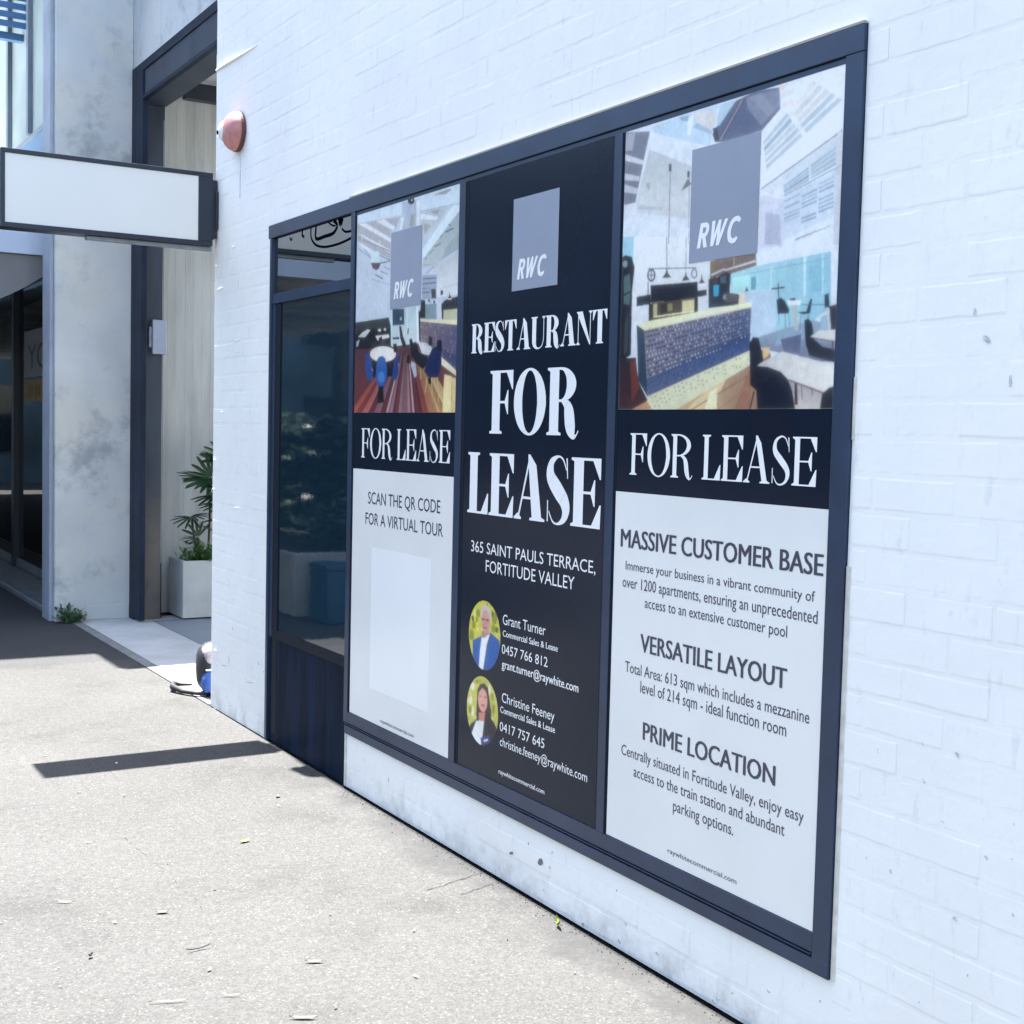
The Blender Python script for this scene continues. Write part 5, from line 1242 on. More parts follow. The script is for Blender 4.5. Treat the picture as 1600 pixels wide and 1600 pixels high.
[7,0.214,0.215,0.149,[2701,1738,2698,1740,2695,1738,2698,1736]],
[7,0.85,0.85,0.636,[2699,1726,2696,1729,2693,1726,2696,1724]],
[7,0.122,0.13,0.134,[2688,1757,2685,1759,2682,1756,2685,1754]],
[7,0.85,0.85,0.636,[2687,1745,2684,1747,2680,1745,2683,1743]],
[7,0.122,0.13,0.134,[2685,1734,2682,1736,2679,1734,2682,1732]],
[7,0.214,0.215,0.149,[2673,1757,2670,1759,2666,1757,2669,1755]],
[7,0.85,0.85,0.636,[2671,1746,2668,1748,2665,1746,2668,1744]],
[7,0.122,0.13,0.134,[2670,1735,2667,1737,2664,1735,2667,1733]],
[7,0.85,0.85,0.636,[2658,1765,2655,1767,2652,1764,2655,1762]],
[7,0.85,0.85,0.636,[2657,1753,2654,1755,2651,1753,2654,1751]],
[7,0.85,0.85,0.636,[2656,1742,2653,1744,2650,1742,2653,1740]],
[7,0.85,0.85,0.636,[2643,1765,2640,1767,2637,1765,2640,1763]],
[7,0.214,0.215,0.149,[2642,1754,2639,1756,2636,1754,2639,1752]],
[7,0.85,0.85,0.636,[2641,1743,2638,1745,2635,1743,2638,1741]],
[2,0.073,0.035,0.041,[3212,1624,3212,1777,3130,1776,3115,1707,3064,1649,3142,1624],0.031,0.021,0.033,1],
[3,0.176,0.052,0.047,[3158,1765,3132,1769,3107,1689,3144,1643]],
[4,0.553,0.303,0.188,[3143,1624,3070,1649,3038,1624]],
[3,0.607,0.445,0.273,[2935,1624,2633,1737,2611,1764,2569,1782,2550,1761,2588,1624],0.326,0.19,0.147,0],
[4,0.745,0.578,0.348,[2886,1624,2814,1669,2722,1704,2777,1624]],
[5,0.85,0.787,0.544,[2807,1624,2787,1671,2760,1681,2757,1624]],
[4,0.37,0.197,0.135,[2687,1624,2634,1723,2621,1723,2622,1624]],
[4,0.792,0.565,0.312,[2581,1781,2556,1782,2559,1762,2583,1750]],
[4,0.318,0.148,0.113,[2868,1624,2637,1712,2635,1709,2858,1624]],
[4,0.412,0.218,0.147,[2755,1624,2633,1683,2630,1680,2746,1624]],
[6,0.017,0.024,0.046,[2434,1843,2419,1846,2406,1834,2397,1795,2369,1776,2325,1766,2325,1735,2412,1755,2427,1786]],
[7,0.744,0.714,0.669,[2325,1786,2411,1801,2382,1815,2325,1814]],
[8,0.198,0.095,0.083,[2403,1799,2325,1787,2325,1785,2403,1797]],
[6,0.112,0.066,0.072,[2332,1788,2331,1765,2335,1765,2337,1788]],
[5,0.654,0.581,0.538,[2325,1624,2473,1624,2482,1695,2325,1677],0.419,0.37,0.374,1],
[7,0.608,0.58,0.565,[2605,1737,2509,1769,2325,1729,2325,1679,2347,1663,2396,1677,2476,1697,2561,1731],0.826,0.785,0.734,0],
[8,0.17,0.078,0.071,[2482,1699,2337,1657,2339,1654,2483,1696]],
[6,0.051,0.035,0.047,[2451,1690,2446,1635,2457,1634,2461,1690]],
[6,0.147,0.123,0.14,[2434,1682,2429,1646,2432,1646,2437,1682]],
[6,0.147,0.123,0.14,[2397,1675,2394,1658,2397,1658,2401,1675]],
[9,0.01,0.016,0.037,[2634,1796,2621,1811,2600,1808,2584,1771,2577,1748,2603,1735,2561,1732,2512,1718,2485,1699,2468,1671,2455,1624,2595,1624,2601,1672,2626,1687]],
[6,0.016,0.014,0.024,[2607,1670,2621,1624,2626,1624,2612,1671]],
[9,0.011,0.015,0.033,[2325,1624,2369,1624,2363,1661,2339,1676,2325,1678]]]
FACE1 = [[0,0.649,0.594,0.107,[4094,832,4092,854,4087,874,4079,894,4068,912,4054,927,4037,939,4020,949,4001,954,3981,956,3961,954,3942,949,3924,939,3908,927,3894,912,3883,894,3875,874,3870,854,3868,832,3870,810,3875,790,3883,770,3894,752,3908,737,3924,725,3942,715,3961,710,3981,708,4001,710,4020,715,4037,725,4054,737,4068,752,4079,770,4087,790,4092,810]],
[1,0.601,0.53,0.086,[4068,868,4068,865,4069,862,4071,859,4074,857,4077,856,4080,856,4083,857,4085,859,4086,862,4087,865,4087,869,4085,872,4083,874,4081,876,4078,877,4075,877,4072,876,4070,874,4068,871]],
[1,0.849,0.767,0.357,[3955,890,3955,886,3955,883,3957,880,3958,878,3959,878,3961,878,3963,879,3964,882,3965,885,3965,888,3965,892,3964,895,3963,897,3962,899,3960,900,3959,900,3957,898,3956,896,3955,893]],
[1,0.241,0.267,0.051,[3993,895,3993,893,3993,891,3994,890,3996,889,3998,889,3999,889,4001,889,4002,890,4003,892,4003,893,4003,895,4002,896,4001,898,4000,899,3998,899,3996,899,3995,899,3994,898,3993,896]],
[1,0.463,0.459,0.086,[3930,942,3931,941,3933,940,3935,941,3937,941,3939,943,3940,945,3940,947]],
[1,0.463,0.459,0.086,[3878,863,3878,860,3879,857,3880,854,3882,852,3884,852,3886,852,3888,853,3890,855,3891,858,3892,861,3891,865,3891,868,3889,870,3887,872,3885,873,3883,873,3881,872,3879,869,3878,867]],
[1,0.241,0.267,0.051,[3954,925,3954,921,3955,918,3956,915,3958,913,3960,912,3963,912,3965,914,3966,916,3967,920,3968,924,3968,927,3967,931,3965,934,3964,936,3961,937,3959,936,3957,935,3956,932,3955,929]],
[1,0.776,0.689,0.164,[4040,879,4041,877,4041,874,4043,872,4044,871,4046,870,4048,871,4050,871,4052,873,4053,875,4053,877,4053,880,4052,882,4051,884,4049,885,4047,886,4045,886,4043,885,4042,883,4041,881]],
[1,0.849,0.767,0.357,[3917,829,3918,826,3919,823,3921,820,3925,819,3928,818,3932,818,3935,818,3937,820,3939,823,3940,825,3939,828,3938,831,3936,834,3932,836,3929,837,3925,837,3922,836,3920,834,3918,832]],
[1,0.601,0.53,0.086,[3897,909,3898,906,3898,903,3899,901,3901,900,3903,899,3904,899,3906,900,3907,902,3908,905,3909,908,3909,911,3908,913,3907,916,3905,917,3904,918,3902,918,3900,917,3899,915,3898,912]],
[1,0.463,0.459,0.086,[3978,836,3978,832,3979,828,3981,825,3983,823,3985,822,3987,822,3989,824,3991,826,3992,830,3993,833,3993,837,3992,841,3990,844,3988,846,3986,847,3984,847,3982,845,3980,843,3979,839]],
[1,0.776,0.689,0.164,[4024,804,4024,802,4025,800,4026,799,4028,797,4030,797,4031,797,4033,798,4035,799,4035,800,4036,802,4036,804,4035,806,4034,807,4032,808,4030,809,4028,809,4027,808,4025,807,4024,805]],
[1,0.776,0.689,0.164,[4023,869,4023,867,4025,865,4027,864,4029,863,4032,862,4035,862,4038,862,4040,863,4041,865,4042,866,4041,868,4040,870,4038,871,4035,872,4033,873,4030,873,4027,873,4025,872,4024,870]],
[1,0.241,0.267,0.051,[4030,881,4030,878,4031,875,4033,872,4035,871,4037,870,4039,870,4041,871,4043,873,4044,876,4044,879,4044,883,4043,886,4042,888,4040,890,4038,891,4036,891,4034,890,4032,887,4031,885]],
[1,0.776,0.689,0.164,[4058,876,4058,873,4060,870,4062,868,4065,867,4069,866,4072,866,4076,866,4078,868,4080,870,4081,873,4080,875,4079,878,4076,880,4073,882,4070,883,4066,883,4063,882,4060,880,4059,878]],
[1,0.241,0.267,0.051,[4055,826,4055,822,4056,818,4058,815,4061,813,4064,812,4067,812,4070,814,4072,816,4074,819,4074,823,4074,827,4073,831,4071,834,4068,836,4065,837,4062,837,4059,836,4057,833,4055,830]],
[1,0.849,0.767,0.357,[3883,894,3883,893,3885,893,3888,894,3891,895,3892,898,3893,900,3893,903,3891,905,3891,906]],
[1,0.241,0.267,0.051,[4040,798,4040,796,4041,794,4042,793,4044,792,4046,791,4048,791,4050,792,4052,793,4053,794,4053,796,4053,798,4052,799,4051,801,4049,802,4047,802,4045,802,4043,802,4041,801,4040,799]],
[1,0.849,0.767,0.357,[3886,844,3886,842,3887,840,3888,838,3890,837,3892,836,3894,836,3896,837,3897,838,3898,840,3899,842,3898,844,3898,846,3896,848,3895,849,3893,850,3891,850,3889,849,3887,848,3886,846]],
[1,0.776,0.689,0.164,[3870,854,3869,844,3871,844,3875,844,3878,844,3880,845,3882,846,3883,848,3882,849,3881,851,3878,852,3875,854,3872,854,3870,855]],
[1,0.849,0.767,0.357,[4036,905,4036,901,4038,898,4040,895,4043,893,4047,892,4050,892,4054,893,4056,896,4058,899,4059,902,4058,906,4057,909,4054,912,4051,914,4048,915,4044,915,4041,914,4038,911,4037,908]],
[1,0.601,0.53,0.086,[3969,942,3969,940,3970,938,3972,936,3973,935,3975,934,3977,934,3979,935,3981,936,3982,938,3982,940,3982,942,3981,945,3980,946,3978,947,3976,948,3974,948,3972,947,3971,946,3970,944]],
[1,0.776,0.689,0.164,[4000,912,4000,910,4001,907,4002,905,4003,904,4004,903,4006,903,4007,904,4008,906,4009,908,4009,911,4009,914,4009,916,4008,918,4006,919,4005,920,4004,920,4002,919,4001,917,4000,915]],
[1,0.601,0.53,0.086,[3880,844,3881,842,3881,841,3883,839,3884,838,3886,837,3888,837,3890,838,3891,839,3892,841,3892,843,3892,845,3891,846,3890,848,3889,849,3887,849,3885,849,3883,849,3882,848,3881,846]],
[1,0.776,0.689,0.164,[3971,828,3971,825,3972,823,3974,821,3976,820,3979,819,3982,819,3984,820,3986,821,3987,823,3988,825,3987,827,3986,830,3985,832,3982,833,3980,834,3977,834,3975,833,3973,832,3971,830]],
[1,0.601,0.53,0.086,[4088,865,4088,862,4088,858,4089,856,4091,854,4092,853,4092,853,4092,854,4088,870,4088,869]],
[1,0.849,0.767,0.357,[3979,852,3979,849,3981,845,3983,842,3986,840,3990,839,3993,839,3996,841,3999,843,4001,846,4001,849,4001,852,4000,856,3997,859,3994,861,3991,862,3987,862,3984,860,3981,858,3980,855]],
[1,0.463,0.459,0.086,[3972,899,3972,896,3974,894,3975,892,3978,891,3981,890,3983,890,3986,891,3988,892,3990,894,3990,896,3990,899,3989,901,3987,903,3984,904,3981,905,3979,905,3976,904,3974,903,3973,901]],
[1,0.241,0.267,0.051,[3929,809,3930,806,3931,804,3932,802,3935,800,3937,800,3940,800,3942,800,3944,802,3945,804,3946,806,3945,809,3944,811,3943,814,3940,815,3938,816,3935,816,3933,815,3931,813,3930,811]],
[1,0.849,0.767,0.357,[3992,910,3992,908,3993,906,3994,904,3996,903,3998,902,4000,902,4002,903,4003,905,4004,907,4005,909,4004,911,4004,913,4002,915,4001,916,3999,917,3997,917,3995,916,3993,915,3992,913]],
[1,0.776,0.689,0.164,[4059,896,4059,893,4060,891,4062,889,4064,887,4067,887,4069,887,4072,887,4074,889,4075,891,4076,894,4075,896,4074,899,4072,901,4070,902,4068,903,4065,903,4062,902,4061,901,4059,898]],
[1,0.849,0.767,0.357,[3896,823,3897,822,3898,820,3900,818,3902,817,3905,817,3907,817,3910,817,3912,818,3913,819,3914,821,3913,822,3912,824,3910,825,3908,827,3905,827,3902,827,3900,827,3898,826,3897,825]],
[1,0.241,0.267,0.051,[3958,940,3958,937,3959,933,3960,931,3961,929,3963,928,3965,929,3966,930,3967,932,3968,935,3969,939,3969,942,3968,945,3967,948,3966,949,3964,950,3962,950,3961,948,3960,946,3959,943]],
[1,0.601,0.53,0.086,[4070,839,4070,836,4071,833,4073,831,4075,829,4077,829,4079,829,4082,830,4083,831,4084,834,4085,837,4085,839,4084,842,4082,844,4080,846,4078,847,4076,847,4073,846,4072,844,4071,841]],
[1,0.601,0.53,0.086,[4047,802,4048,800,4048,797,4050,795,4051,794,4053,793,4055,793,4056,794,4058,796,4059,798,4059,801,4059,803,4058,805,4057,807,4055,809,4054,809,4052,809,4050,808,4049,807,4048,805]],
[1,0.241,0.267,0.051,[4017,908,4018,904,4019,901,4022,898,4025,896,4028,895,4032,895,4035,896,4038,898,4040,902,4040,905,4040,909,4038,913,4036,916,4033,918,4029,919,4026,919,4022,918,4020,915,4018,912]],
[1,0.601,0.53,0.086,[3953,873,3953,870,3954,868,3954,866,3956,865,3957,864,3959,864,3960,865,3961,867,3962,869,3962,872,3962,874,3961,877,3960,878,3959,880,3958,880,3956,880,3955,879,3954,878,3953,875]],
[1,0.463,0.459,0.086,[3931,943,3932,942,3933,940,3935,938,3937,937,3940,936,3943,936,3945,937,3947,938,3949,939,3949,941,3949,943,3948,945,3946,946,3943,948,3941,948]],
[1,0.601,0.53,0.086,[3869,821,3870,818,3871,816,3873,814,3875,812,3878,811,3881,811,3884,812,3886,813,3887,816,3888,818,3887,821,3886,823,3884,825,3882,827,3879,828,3876,828,3874,827,3871,825,3870,823]],
[1,0.601,0.53,0.086,[3986,910,3986,908,3987,906,3989,904,3991,903,3994,902,3997,902,3999,903,4001,904,4002,905,4003,907,4002,909,4001,911,3999,913,3997,914,3994,915,3992,915,3989,914,3987,913,3986,911]],
[1,0.776,0.689,0.164,[3937,861,3937,859,3938,858,3939,856,3940,855,3942,855,3943,855,3945,855,3946,856,3947,858,3947,859,3947,861,3946,863,3945,864,3944,865,3942,866,3941,866,3939,865,3938,864,3937,863]],
[1,0.849,0.767,0.357,[4022,849,4022,847,4023,845,4024,843,4025,842,4027,842,4029,842,4030,842,4032,844,4033,845,4033,847,4033,849,4032,851,4031,853,4029,854,4028,854,4026,854,4024,853,4023,852,4022,851]],
[1,0.324,0.327,0.057,[4043,862,4043,857,4045,852,4048,849,4052,846,4057,845,4062,845,4066,846,4070,849,4072,853,4073,857,4072,862,4070,867,4067,870,4063,873,4058,874,4054,874,4049,873,4046,870,4044,866]],
[1,0.324,0.327,0.057,[4013,907,4014,902,4016,897,4019,894,4024,891,4029,890,4034,890,4039,891,4042,894,4045,898,4046,902,4045,907,4043,911,4040,915,4035,918,4030,919,4025,919,4020,918,4017,915,4014,911]],
[1,0.324,0.327,0.057,[3894,904,3895,897,3897,891,3901,885,3906,882,3911,880,3917,880,3922,883,3926,887,3929,893,3930,899,3929,906,3927,912,3923,918,3918,922,3913,923,3907,923,3903,921,3898,915,3895,911]],
[1,0.324,0.327,0.057,[3902,867,3902,862,3904,858,3908,854,3912,851,3917,850,3922,850,3926,851,3930,854,3932,858,3933,862,3933,867,3931,871,3927,875,3923,877,3918,879,3913,879,3909,877,3905,875,3903,871]],
[1,0.324,0.327,0.057,[4055,822,4055,817,4057,811,4061,806,4065,803,4070,801,4076,802,4080,804,4084,807,4087,812,4088,818,4087,824,4085,829,4082,834,4077,837,4072,839,4067,839,4062,837,4058,833,4056,828]],
[2,0.13,0.148,0.047,[4057,882,4058,879,4059,875,4061,872,4063,871,4066,870,4069,870,4071,871,4073,873,4075,876,4075,880,4075,883,4074,886,4072,889,4070,891,4067,892,4064,892,4061,891,4059,888,4058,885]],
[2,0.13,0.148,0.047,[3920,915,3920,912,3921,909,3922,906,3924,904,3926,903,3929,904,3931,905,3932,907,3934,910,3934,913,3934,917,3933,920,3932,922,3930,924,3927,925,3925,925,3923,924,3921,921,3920,918]],
[2,0.13,0.148,0.047,[3887,865,3888,862,3889,858,3891,856,3893,854,3895,853,3898,853,3901,854,3903,856,3904,859,3904,863,3904,866,3903,869,3901,872,3899,874,3896,875,3894,874,3891,873,3889,871,3888,868]],
[2,0.012,0.073,0.257,[4063,803,3996,829,3935,847,3877,830,3871,807,3875,790,3883,770,3894,752,3908,737,3924,725,3942,715,3961,710,3981,708,4001,710,4020,715,4037,725,4052,736,4060,747],0.044,0.195,0.504,1],
[2,0.023,0.129,0.406,[4063,803,4063,802,3996,829,3935,847,3877,830,3871,807,3875,790,3883,770,3894,752,3908,737,3924,725,3942,715,3961,710,3981,708,4001,710,4020,715,4037,725,4052,736,4060,747]],
[3,0.058,0.066,0.125,[3932,845,3982,744,3988,744,3937,845]],
[3,0.85,0.85,0.85,[4000,823,3942,843,3962,803,3985,708,4001,710,4015,714,4009,777]],
[4,0.519,0.261,0.217,[4001,845,3946,860,3956,837,3981,822,3996,824]],
[4,0.654,0.571,0.547,[3936,901,3938,888,3942,877,3950,868,3960,862,3971,860,3983,862,3993,867,4002,876,4008,888,4010,900,4009,913,4004,925,3996,934,3986,940,3975,942,3963,940,3953,934,3945,925,3939,914]],
[5,0.664,0.364,0.313,[3942,883,3943,870,3947,858,3954,848,3962,842,3972,840,3982,842,3991,848,3998,857,4003,869,4005,882,4004,895,4000,907,3994,916,3985,922,3976,924,3966,922,3957,916,3949,907,3944,896]],
[6,0.331,0.199,0.184,[4004,891,3945,890,3947,886,4006,887]],
[7,0.112,0.066,0.072,[3981,889,3982,888,3983,887,3985,886,3987,885,3990,884,3993,884,3995,884,3997,885,3998,886,3999,887,3999,888,3997,889,3995,890,3993,891,3990,892,3988,892,3985,892,3983,891,3982,890]],
[7,0.112,0.066,0.072,[3952,890,3952,888,3954,887,3955,886,3958,885,3961,885,3963,885,3966,885,3968,885,3969,886,3969,887,3969,888,3968,890,3966,891,3964,892,3961,892,3958,892,3956,892,3954,892,3952,891]],
[6,0.396,0.117,0.114,[3989,862,3961,863,3964,857,3991,857]],
[6,0.545,0.265,0.237,[3972,884,3975,869,3980,869,3978,884]]]
FACE2 = [[0,0.594,0.544,0.147,[4097,562,4096,584,4091,605,4082,624,4071,642,4057,657,4041,670,4023,679,4004,684,3984,686,3965,684,3946,679,3928,670,3912,657,3898,642,3886,624,3878,605,3873,584,3871,562,3873,541,3878,520,3886,500,3898,482,3912,467,3928,455,3946,446,3965,440,3984,438,4004,440,4023,446,4041,455,4057,467,4071,482,4082,500,4091,520,4096,541]],
[1,0.839,0.771,0.487,[3880,610,3881,608,3883,607,3885,606,3888,606,3890,607,3891,608,3892,609,3893,611,3892,613,3892,615,3890,616,3888,617,3886,618,3884,618]],
[1,0.728,0.646,0.209,[4059,610,4060,608,4061,606,4064,605,4067,603,4071,602,4074,602,4077,602,4080,603,4082,604,4082,606,4082,608,4080,610,4078,612,4075,613,4071,614,4068,614,4064,614,4062,613,4060,612]],
[1,0.281,0.286,0.061,[4007,519,4007,516,4008,513,4010,510,4012,508,4015,507,4017,507,4019,508,4021,510,4023,513,4023,516,4023,519,4022,522,4020,525,4018,527,4015,528,4013,528,4011,527,4009,525,4007,522]],
[1,0.839,0.771,0.487,[3982,560,3982,556,3983,553,3985,550,3987,548,3990,547,3992,547,3995,548,3997,550,3998,553,3999,556,3998,560,3997,564,3996,566,3993,569,3991,570,3988,570,3986,568,3984,566,3982,563]],
[1,0.543,0.479,0.1,[3963,609,3963,607,3964,604,3966,602,3968,600,3971,599,3973,599,3976,600,3978,602,3979,604,3979,606,3979,609,3978,612,3976,614,3974,615,3971,616,3969,616,3966,616,3965,614,3963,612]],
[1,0.728,0.646,0.209,[3987,618,3987,616,3988,614,3990,612,3993,610,3996,609,3999,609,4002,610,4004,611,4006,613,4007,615,4006,617,4005,619,4003,621,4000,623,3997,624,3994,624,3991,624,3989,622,3987,621]],
[1,0.728,0.646,0.209,[4016,533,4017,530,4018,528,4021,526,4024,524,4027,523,4031,523,4034,523,4037,524,4039,526,4039,528,4039,531,4037,533,4035,535,4032,537,4028,538,4024,538,4021,538,4018,537,4017,535]],
[1,0.728,0.646,0.209,[4063,567,4063,564,4064,561,4065,559,4066,557,4068,556,4069,556,4071,557,4072,559,4073,562,4073,565,4073,568,4072,571,4071,573,4070,575,4069,576,4067,576,4066,574,4064,572,4064,570]],
[1,0.543,0.479,0.1,[3935,604,3936,603,3937,601,3939,599,3942,598,3945,597,3948,597,3951,597,3953,598,3954,599,3955,601,3955,603,3953,605,3951,606,3948,608,3945,608,3942,609,3939,608,3937,608,3936,606]],
[1,0.839,0.771,0.487,[3961,633,3961,631,3962,629,3964,627,3966,625,3969,625,3972,624,3974,625,3976,626,3978,628,3978,630,3978,632,3977,634,3975,636,3972,637,3970,638,3967,638,3965,638,3963,637,3961,635]],
[1,0.543,0.479,0.1,[3979,622,3979,619,3980,617,3981,615,3983,613,3985,613,3987,613,3989,613,3991,615,3992,617,3992,619,3992,622,3991,624,3990,626,3988,627,3986,628,3984,628,3982,627,3980,626,3979,624]],
[1,0.281,0.286,0.061,[3918,575,3918,572,3919,569,3921,566,3923,564,3925,563,3927,564,3929,565,3930,567,3931,569,3932,572,3932,575,3931,579,3929,581,3928,583,3926,584,3923,584,3921,583,3920,581,3919,578]],
[1,0.543,0.479,0.1,[4023,511,4024,510,4025,508,4026,506,4028,505,4030,504,4032,504,4034,504,4035,505,4036,507,4036,509,4036,511,4035,513,4034,514,4032,516,4030,516,4028,516,4026,516,4025,515,4024,513]],
[1,0.839,0.771,0.487,[4035,506,4035,504,4036,502,4038,499,4041,498,4044,497,4047,497,4050,497,4053,498,4054,500,4055,502,4054,504,4053,507,4051,509,4048,510,4045,511,4042,511,4039,511,4037,510,4035,508]],
[1,0.728,0.646,0.209,[3886,624,3884,617,3885,617,3887,617,3889,618,3891,619,3892,622,3893,624,3892,627,3891,630,3891,631]],
[1,0.464,0.442,0.096,[3878,605,3880,605,3882,605,3884,606,3886,608,3887,610,3888,613,3887,616,3887,619,3885,621]],
[1,0.728,0.646,0.209,[3995,589,3995,587,3996,584,3998,582,4001,581,4004,580,4006,580,4009,580,4011,582,4012,583,4013,586,4013,588,4011,590,4009,592,4007,594,4004,595,4001,595,3999,594,3997,593,3996,591]],
[1,0.728,0.646,0.209,[3898,635,3899,632,3900,630,3903,628,3906,626,3909,625,3913,625,3916,625,3919,626,3920,628,3921,631,3921,633,3919,636,3917,638,3913,639,3910,640,3906,641,3903,640,3901,639,3899,637]],
[1,0.839,0.771,0.487,[4081,582,4081,579,4081,576,4083,573,4084,571,4086,570,4087,571,4089,572,4090,574,4091,577,4092,580,4092,584,4091,587,4090,589,4088,591,4087,592,4085,592,4083,590,4082,588,4081,585]],
[1,0.839,0.771,0.487,[3934,632,3934,629,3935,626,3937,624,3938,623,3940,622,3942,622,3944,623,3946,624,3947,627,3947,629,3947,632,3946,635,3945,637,3943,639,3941,639,3939,639,3937,638,3936,637,3935,635]],
[1,0.839,0.771,0.487,[3987,531,3987,529,3989,527,3991,525,3993,524,3996,523,3999,522,4002,523,4004,524,4005,525,4006,527,4006,529,4004,531,4002,532,4000,534,3997,535,3994,535,3991,535,3989,534,3987,532]],
[1,0.728,0.646,0.209,[4060,633,4060,630,4061,627,4063,624,4065,622,4067,621,4069,622,4071,623,4073,624,4074,627,4075,630,4075,633,4074,636,4072,638,4070,640,4068,641,4066,641,4063,640,4062,638,4061,636]],
[1,0.728,0.646,0.209,[3966,532,3966,529,3967,526,3969,523,3971,521,3974,520,3976,520,3979,521,3981,523,3982,526,3983,529,3982,532,3981,536,3980,538,3977,540,3975,541,3972,541,3970,540,3968,538,3967,536]],
[1,0.839,0.771,0.487,[3992,567,3992,564,3993,560,3994,557,3995,555,3997,555,3999,555,4000,556,4002,559,4003,562,4003,565,4003,569,4002,572,4001,575,4000,577,3998,578,3996,578,3995,576,3994,574,3993,571]],
[1,0.464,0.442,0.096,[4043,649,4044,646,4044,644,4046,641,4048,640,4050,639,4052,639,4054,640,4056,642,4057,644,4057,647,4057,650,4056,653,4055,655,4053,657,4051,657,4049,657,4047,656,4045,655,4044,652]],
[1,0.281,0.286,0.061,[3910,597,3910,595,3911,594,3912,592,3913,591,3914,591,3916,591,3917,591,3918,592,3919,594,3920,595,3919,597,3919,599,3918,600,3916,601,3915,602,3913,602,3912,601,3911,600,3910,599]],
[1,0.728,0.646,0.209,[4000,598,4001,595,4002,592,4005,590,4008,588,4012,587,4015,587,4019,587,4021,589,4023,591,4024,594,4023,596,4022,599,4019,602,4016,603,4012,604,4009,605,4005,604,4003,603,4001,601]],
[1,0.281,0.286,0.061,[4003,594,4003,591,4004,588,4006,585,4008,584,4010,583,4013,583,4015,584,4017,585,4018,588,4018,591,4018,594,4017,597,4015,600,4013,601,4011,602,4009,602,4006,601,4005,599,4003,597]],
[1,0.464,0.442,0.096,[3991,666,3992,662,3993,659,3996,656,3999,654,4003,653,4006,653,4010,654,4012,656,4014,658,4015,661,4014,665,4013,668,4010,671,4007,673,4004,674,4000,674,3997,673,3994,671,3992,669]],
[1,0.464,0.442,0.096,[4071,519,4071,516,4073,514,4075,512,4078,510,4081,509,4084,509,4086,509,4090,519,4090,520,4088,522,4085,523,4082,524,4078,525,4075,524,4073,523,4072,521]],
[1,0.281,0.286,0.061,[4013,524,4013,523,4014,521,4016,519,4019,518,4022,517,4025,516,4027,517,4029,518,4031,519,4031,521,4031,523,4030,525,4028,526,4025,528,4022,529,4019,529,4017,528,4015,528,4013,526]],
[1,0.839,0.771,0.487,[3945,543,3946,541,3946,539,3948,537,3949,535,3951,535,3953,535,3955,535,3956,537,3957,539,3957,541,3957,543,3957,545,3955,547,3954,549,3952,550,3950,550,3948,549,3947,547,3946,546]],
[1,0.839,0.771,0.487,[3975,589,3975,587,3976,585,3977,583,3978,582,3980,581,3981,581,3983,582,3984,583,3985,585,3985,587,3985,589,3984,591,3983,593,3982,594,3981,595,3979,595,3977,594,3976,593,3976,591]],
[1,0.839,0.771,0.487,[3905,545,3905,543,3906,541,3908,539,3910,537,3912,536,3914,536,3916,537,3918,538,3919,540,3919,542,3919,545,3918,547,3917,549,3915,551,3912,551,3910,552,3908,551,3907,550,3905,548]],
[1,0.543,0.479,0.1,[3944,602,3945,600,3945,598,3947,596,3948,594,3950,594,3952,594,3953,595,3955,596,3956,598,3956,600,3956,602,3955,605,3954,606,3952,608,3951,608,3949,608,3947,608,3946,606,3945,604]],
[1,0.543,0.479,0.1,[4059,580,4059,577,4060,575,4062,573,4065,571,4068,570,4071,570,4073,571,4075,572,4077,574,4077,576,4077,579,4076,581,4074,584,4071,585,4069,586,4066,586,4063,586,4061,584,4059,582]],
[1,0.839,0.771,0.487,[3901,576,3901,574,3902,573,3903,571,3904,570,3906,569,3908,569,3909,570,3911,571,3912,572,3912,574,3912,575,3911,577,3910,579,3908,580,3907,580,3905,580,3903,580,3902,579,3901,578]],
[1,0.728,0.646,0.209,[3899,594,3899,591,3900,587,3902,584,3904,582,3907,581,3909,581,3911,583,3913,585,3914,588,3915,591,3915,595,3914,598,3912,601,3910,603,3908,604,3905,604,3903,603,3901,600,3900,598]],
[1,0.839,0.771,0.487,[3907,542,3907,538,3908,535,3909,532,3910,530,3912,529,3913,529,3915,530,3916,533,3917,536,3917,540,3917,543,3917,547,3916,550,3914,551,3913,552,3911,552,3910,551,3908,548,3908,545]],
[1,0.728,0.646,0.209,[3903,645,3903,643,3905,640,3907,638,3909,637,3912,636,3915,636,3918,636,3920,638,3922,639,3922,642,3922,644,3921,646,3919,648,3916,650,3913,651,3910,651,3907,650,3905,649,3904,647]],
[1,0.839,0.771,0.487,[3998,538,3999,536,4000,534,4003,532,4006,531,4009,530,4012,530,4015,530,4018,531,4019,532,4020,533,4019,535,4018,537,4016,539,4013,540,4009,541,4006,542,4003,541,4001,541,3999,539]],
[1,0.85,0.812,0.592,[4040,640,4041,635,4043,630,4046,626,4050,623,4055,622,4059,622,4064,623,4067,626,4070,630,4071,634,4070,639,4068,643,4065,647,4061,650,4056,652,4051,652,4047,650,4044,648,4041,644]],
[1,0.85,0.812,0.592,[4056,588,4057,583,4058,578,4061,575,4064,572,4068,570,4071,570,4075,572,4078,575,4080,579,4081,583,4080,588,4079,592,4076,596,4073,599,4069,600,4065,600,4062,599,4059,596,4057,592]],
[1,0.85,0.812,0.592,[4041,549,4041,543,4042,538,4045,533,4047,530,4051,528,4054,529,4057,531,4059,534,4061,539,4062,545,4062,551,4060,556,4058,561,4055,564,4052,566,4049,566,4046,563,4043,560,4042,555]],
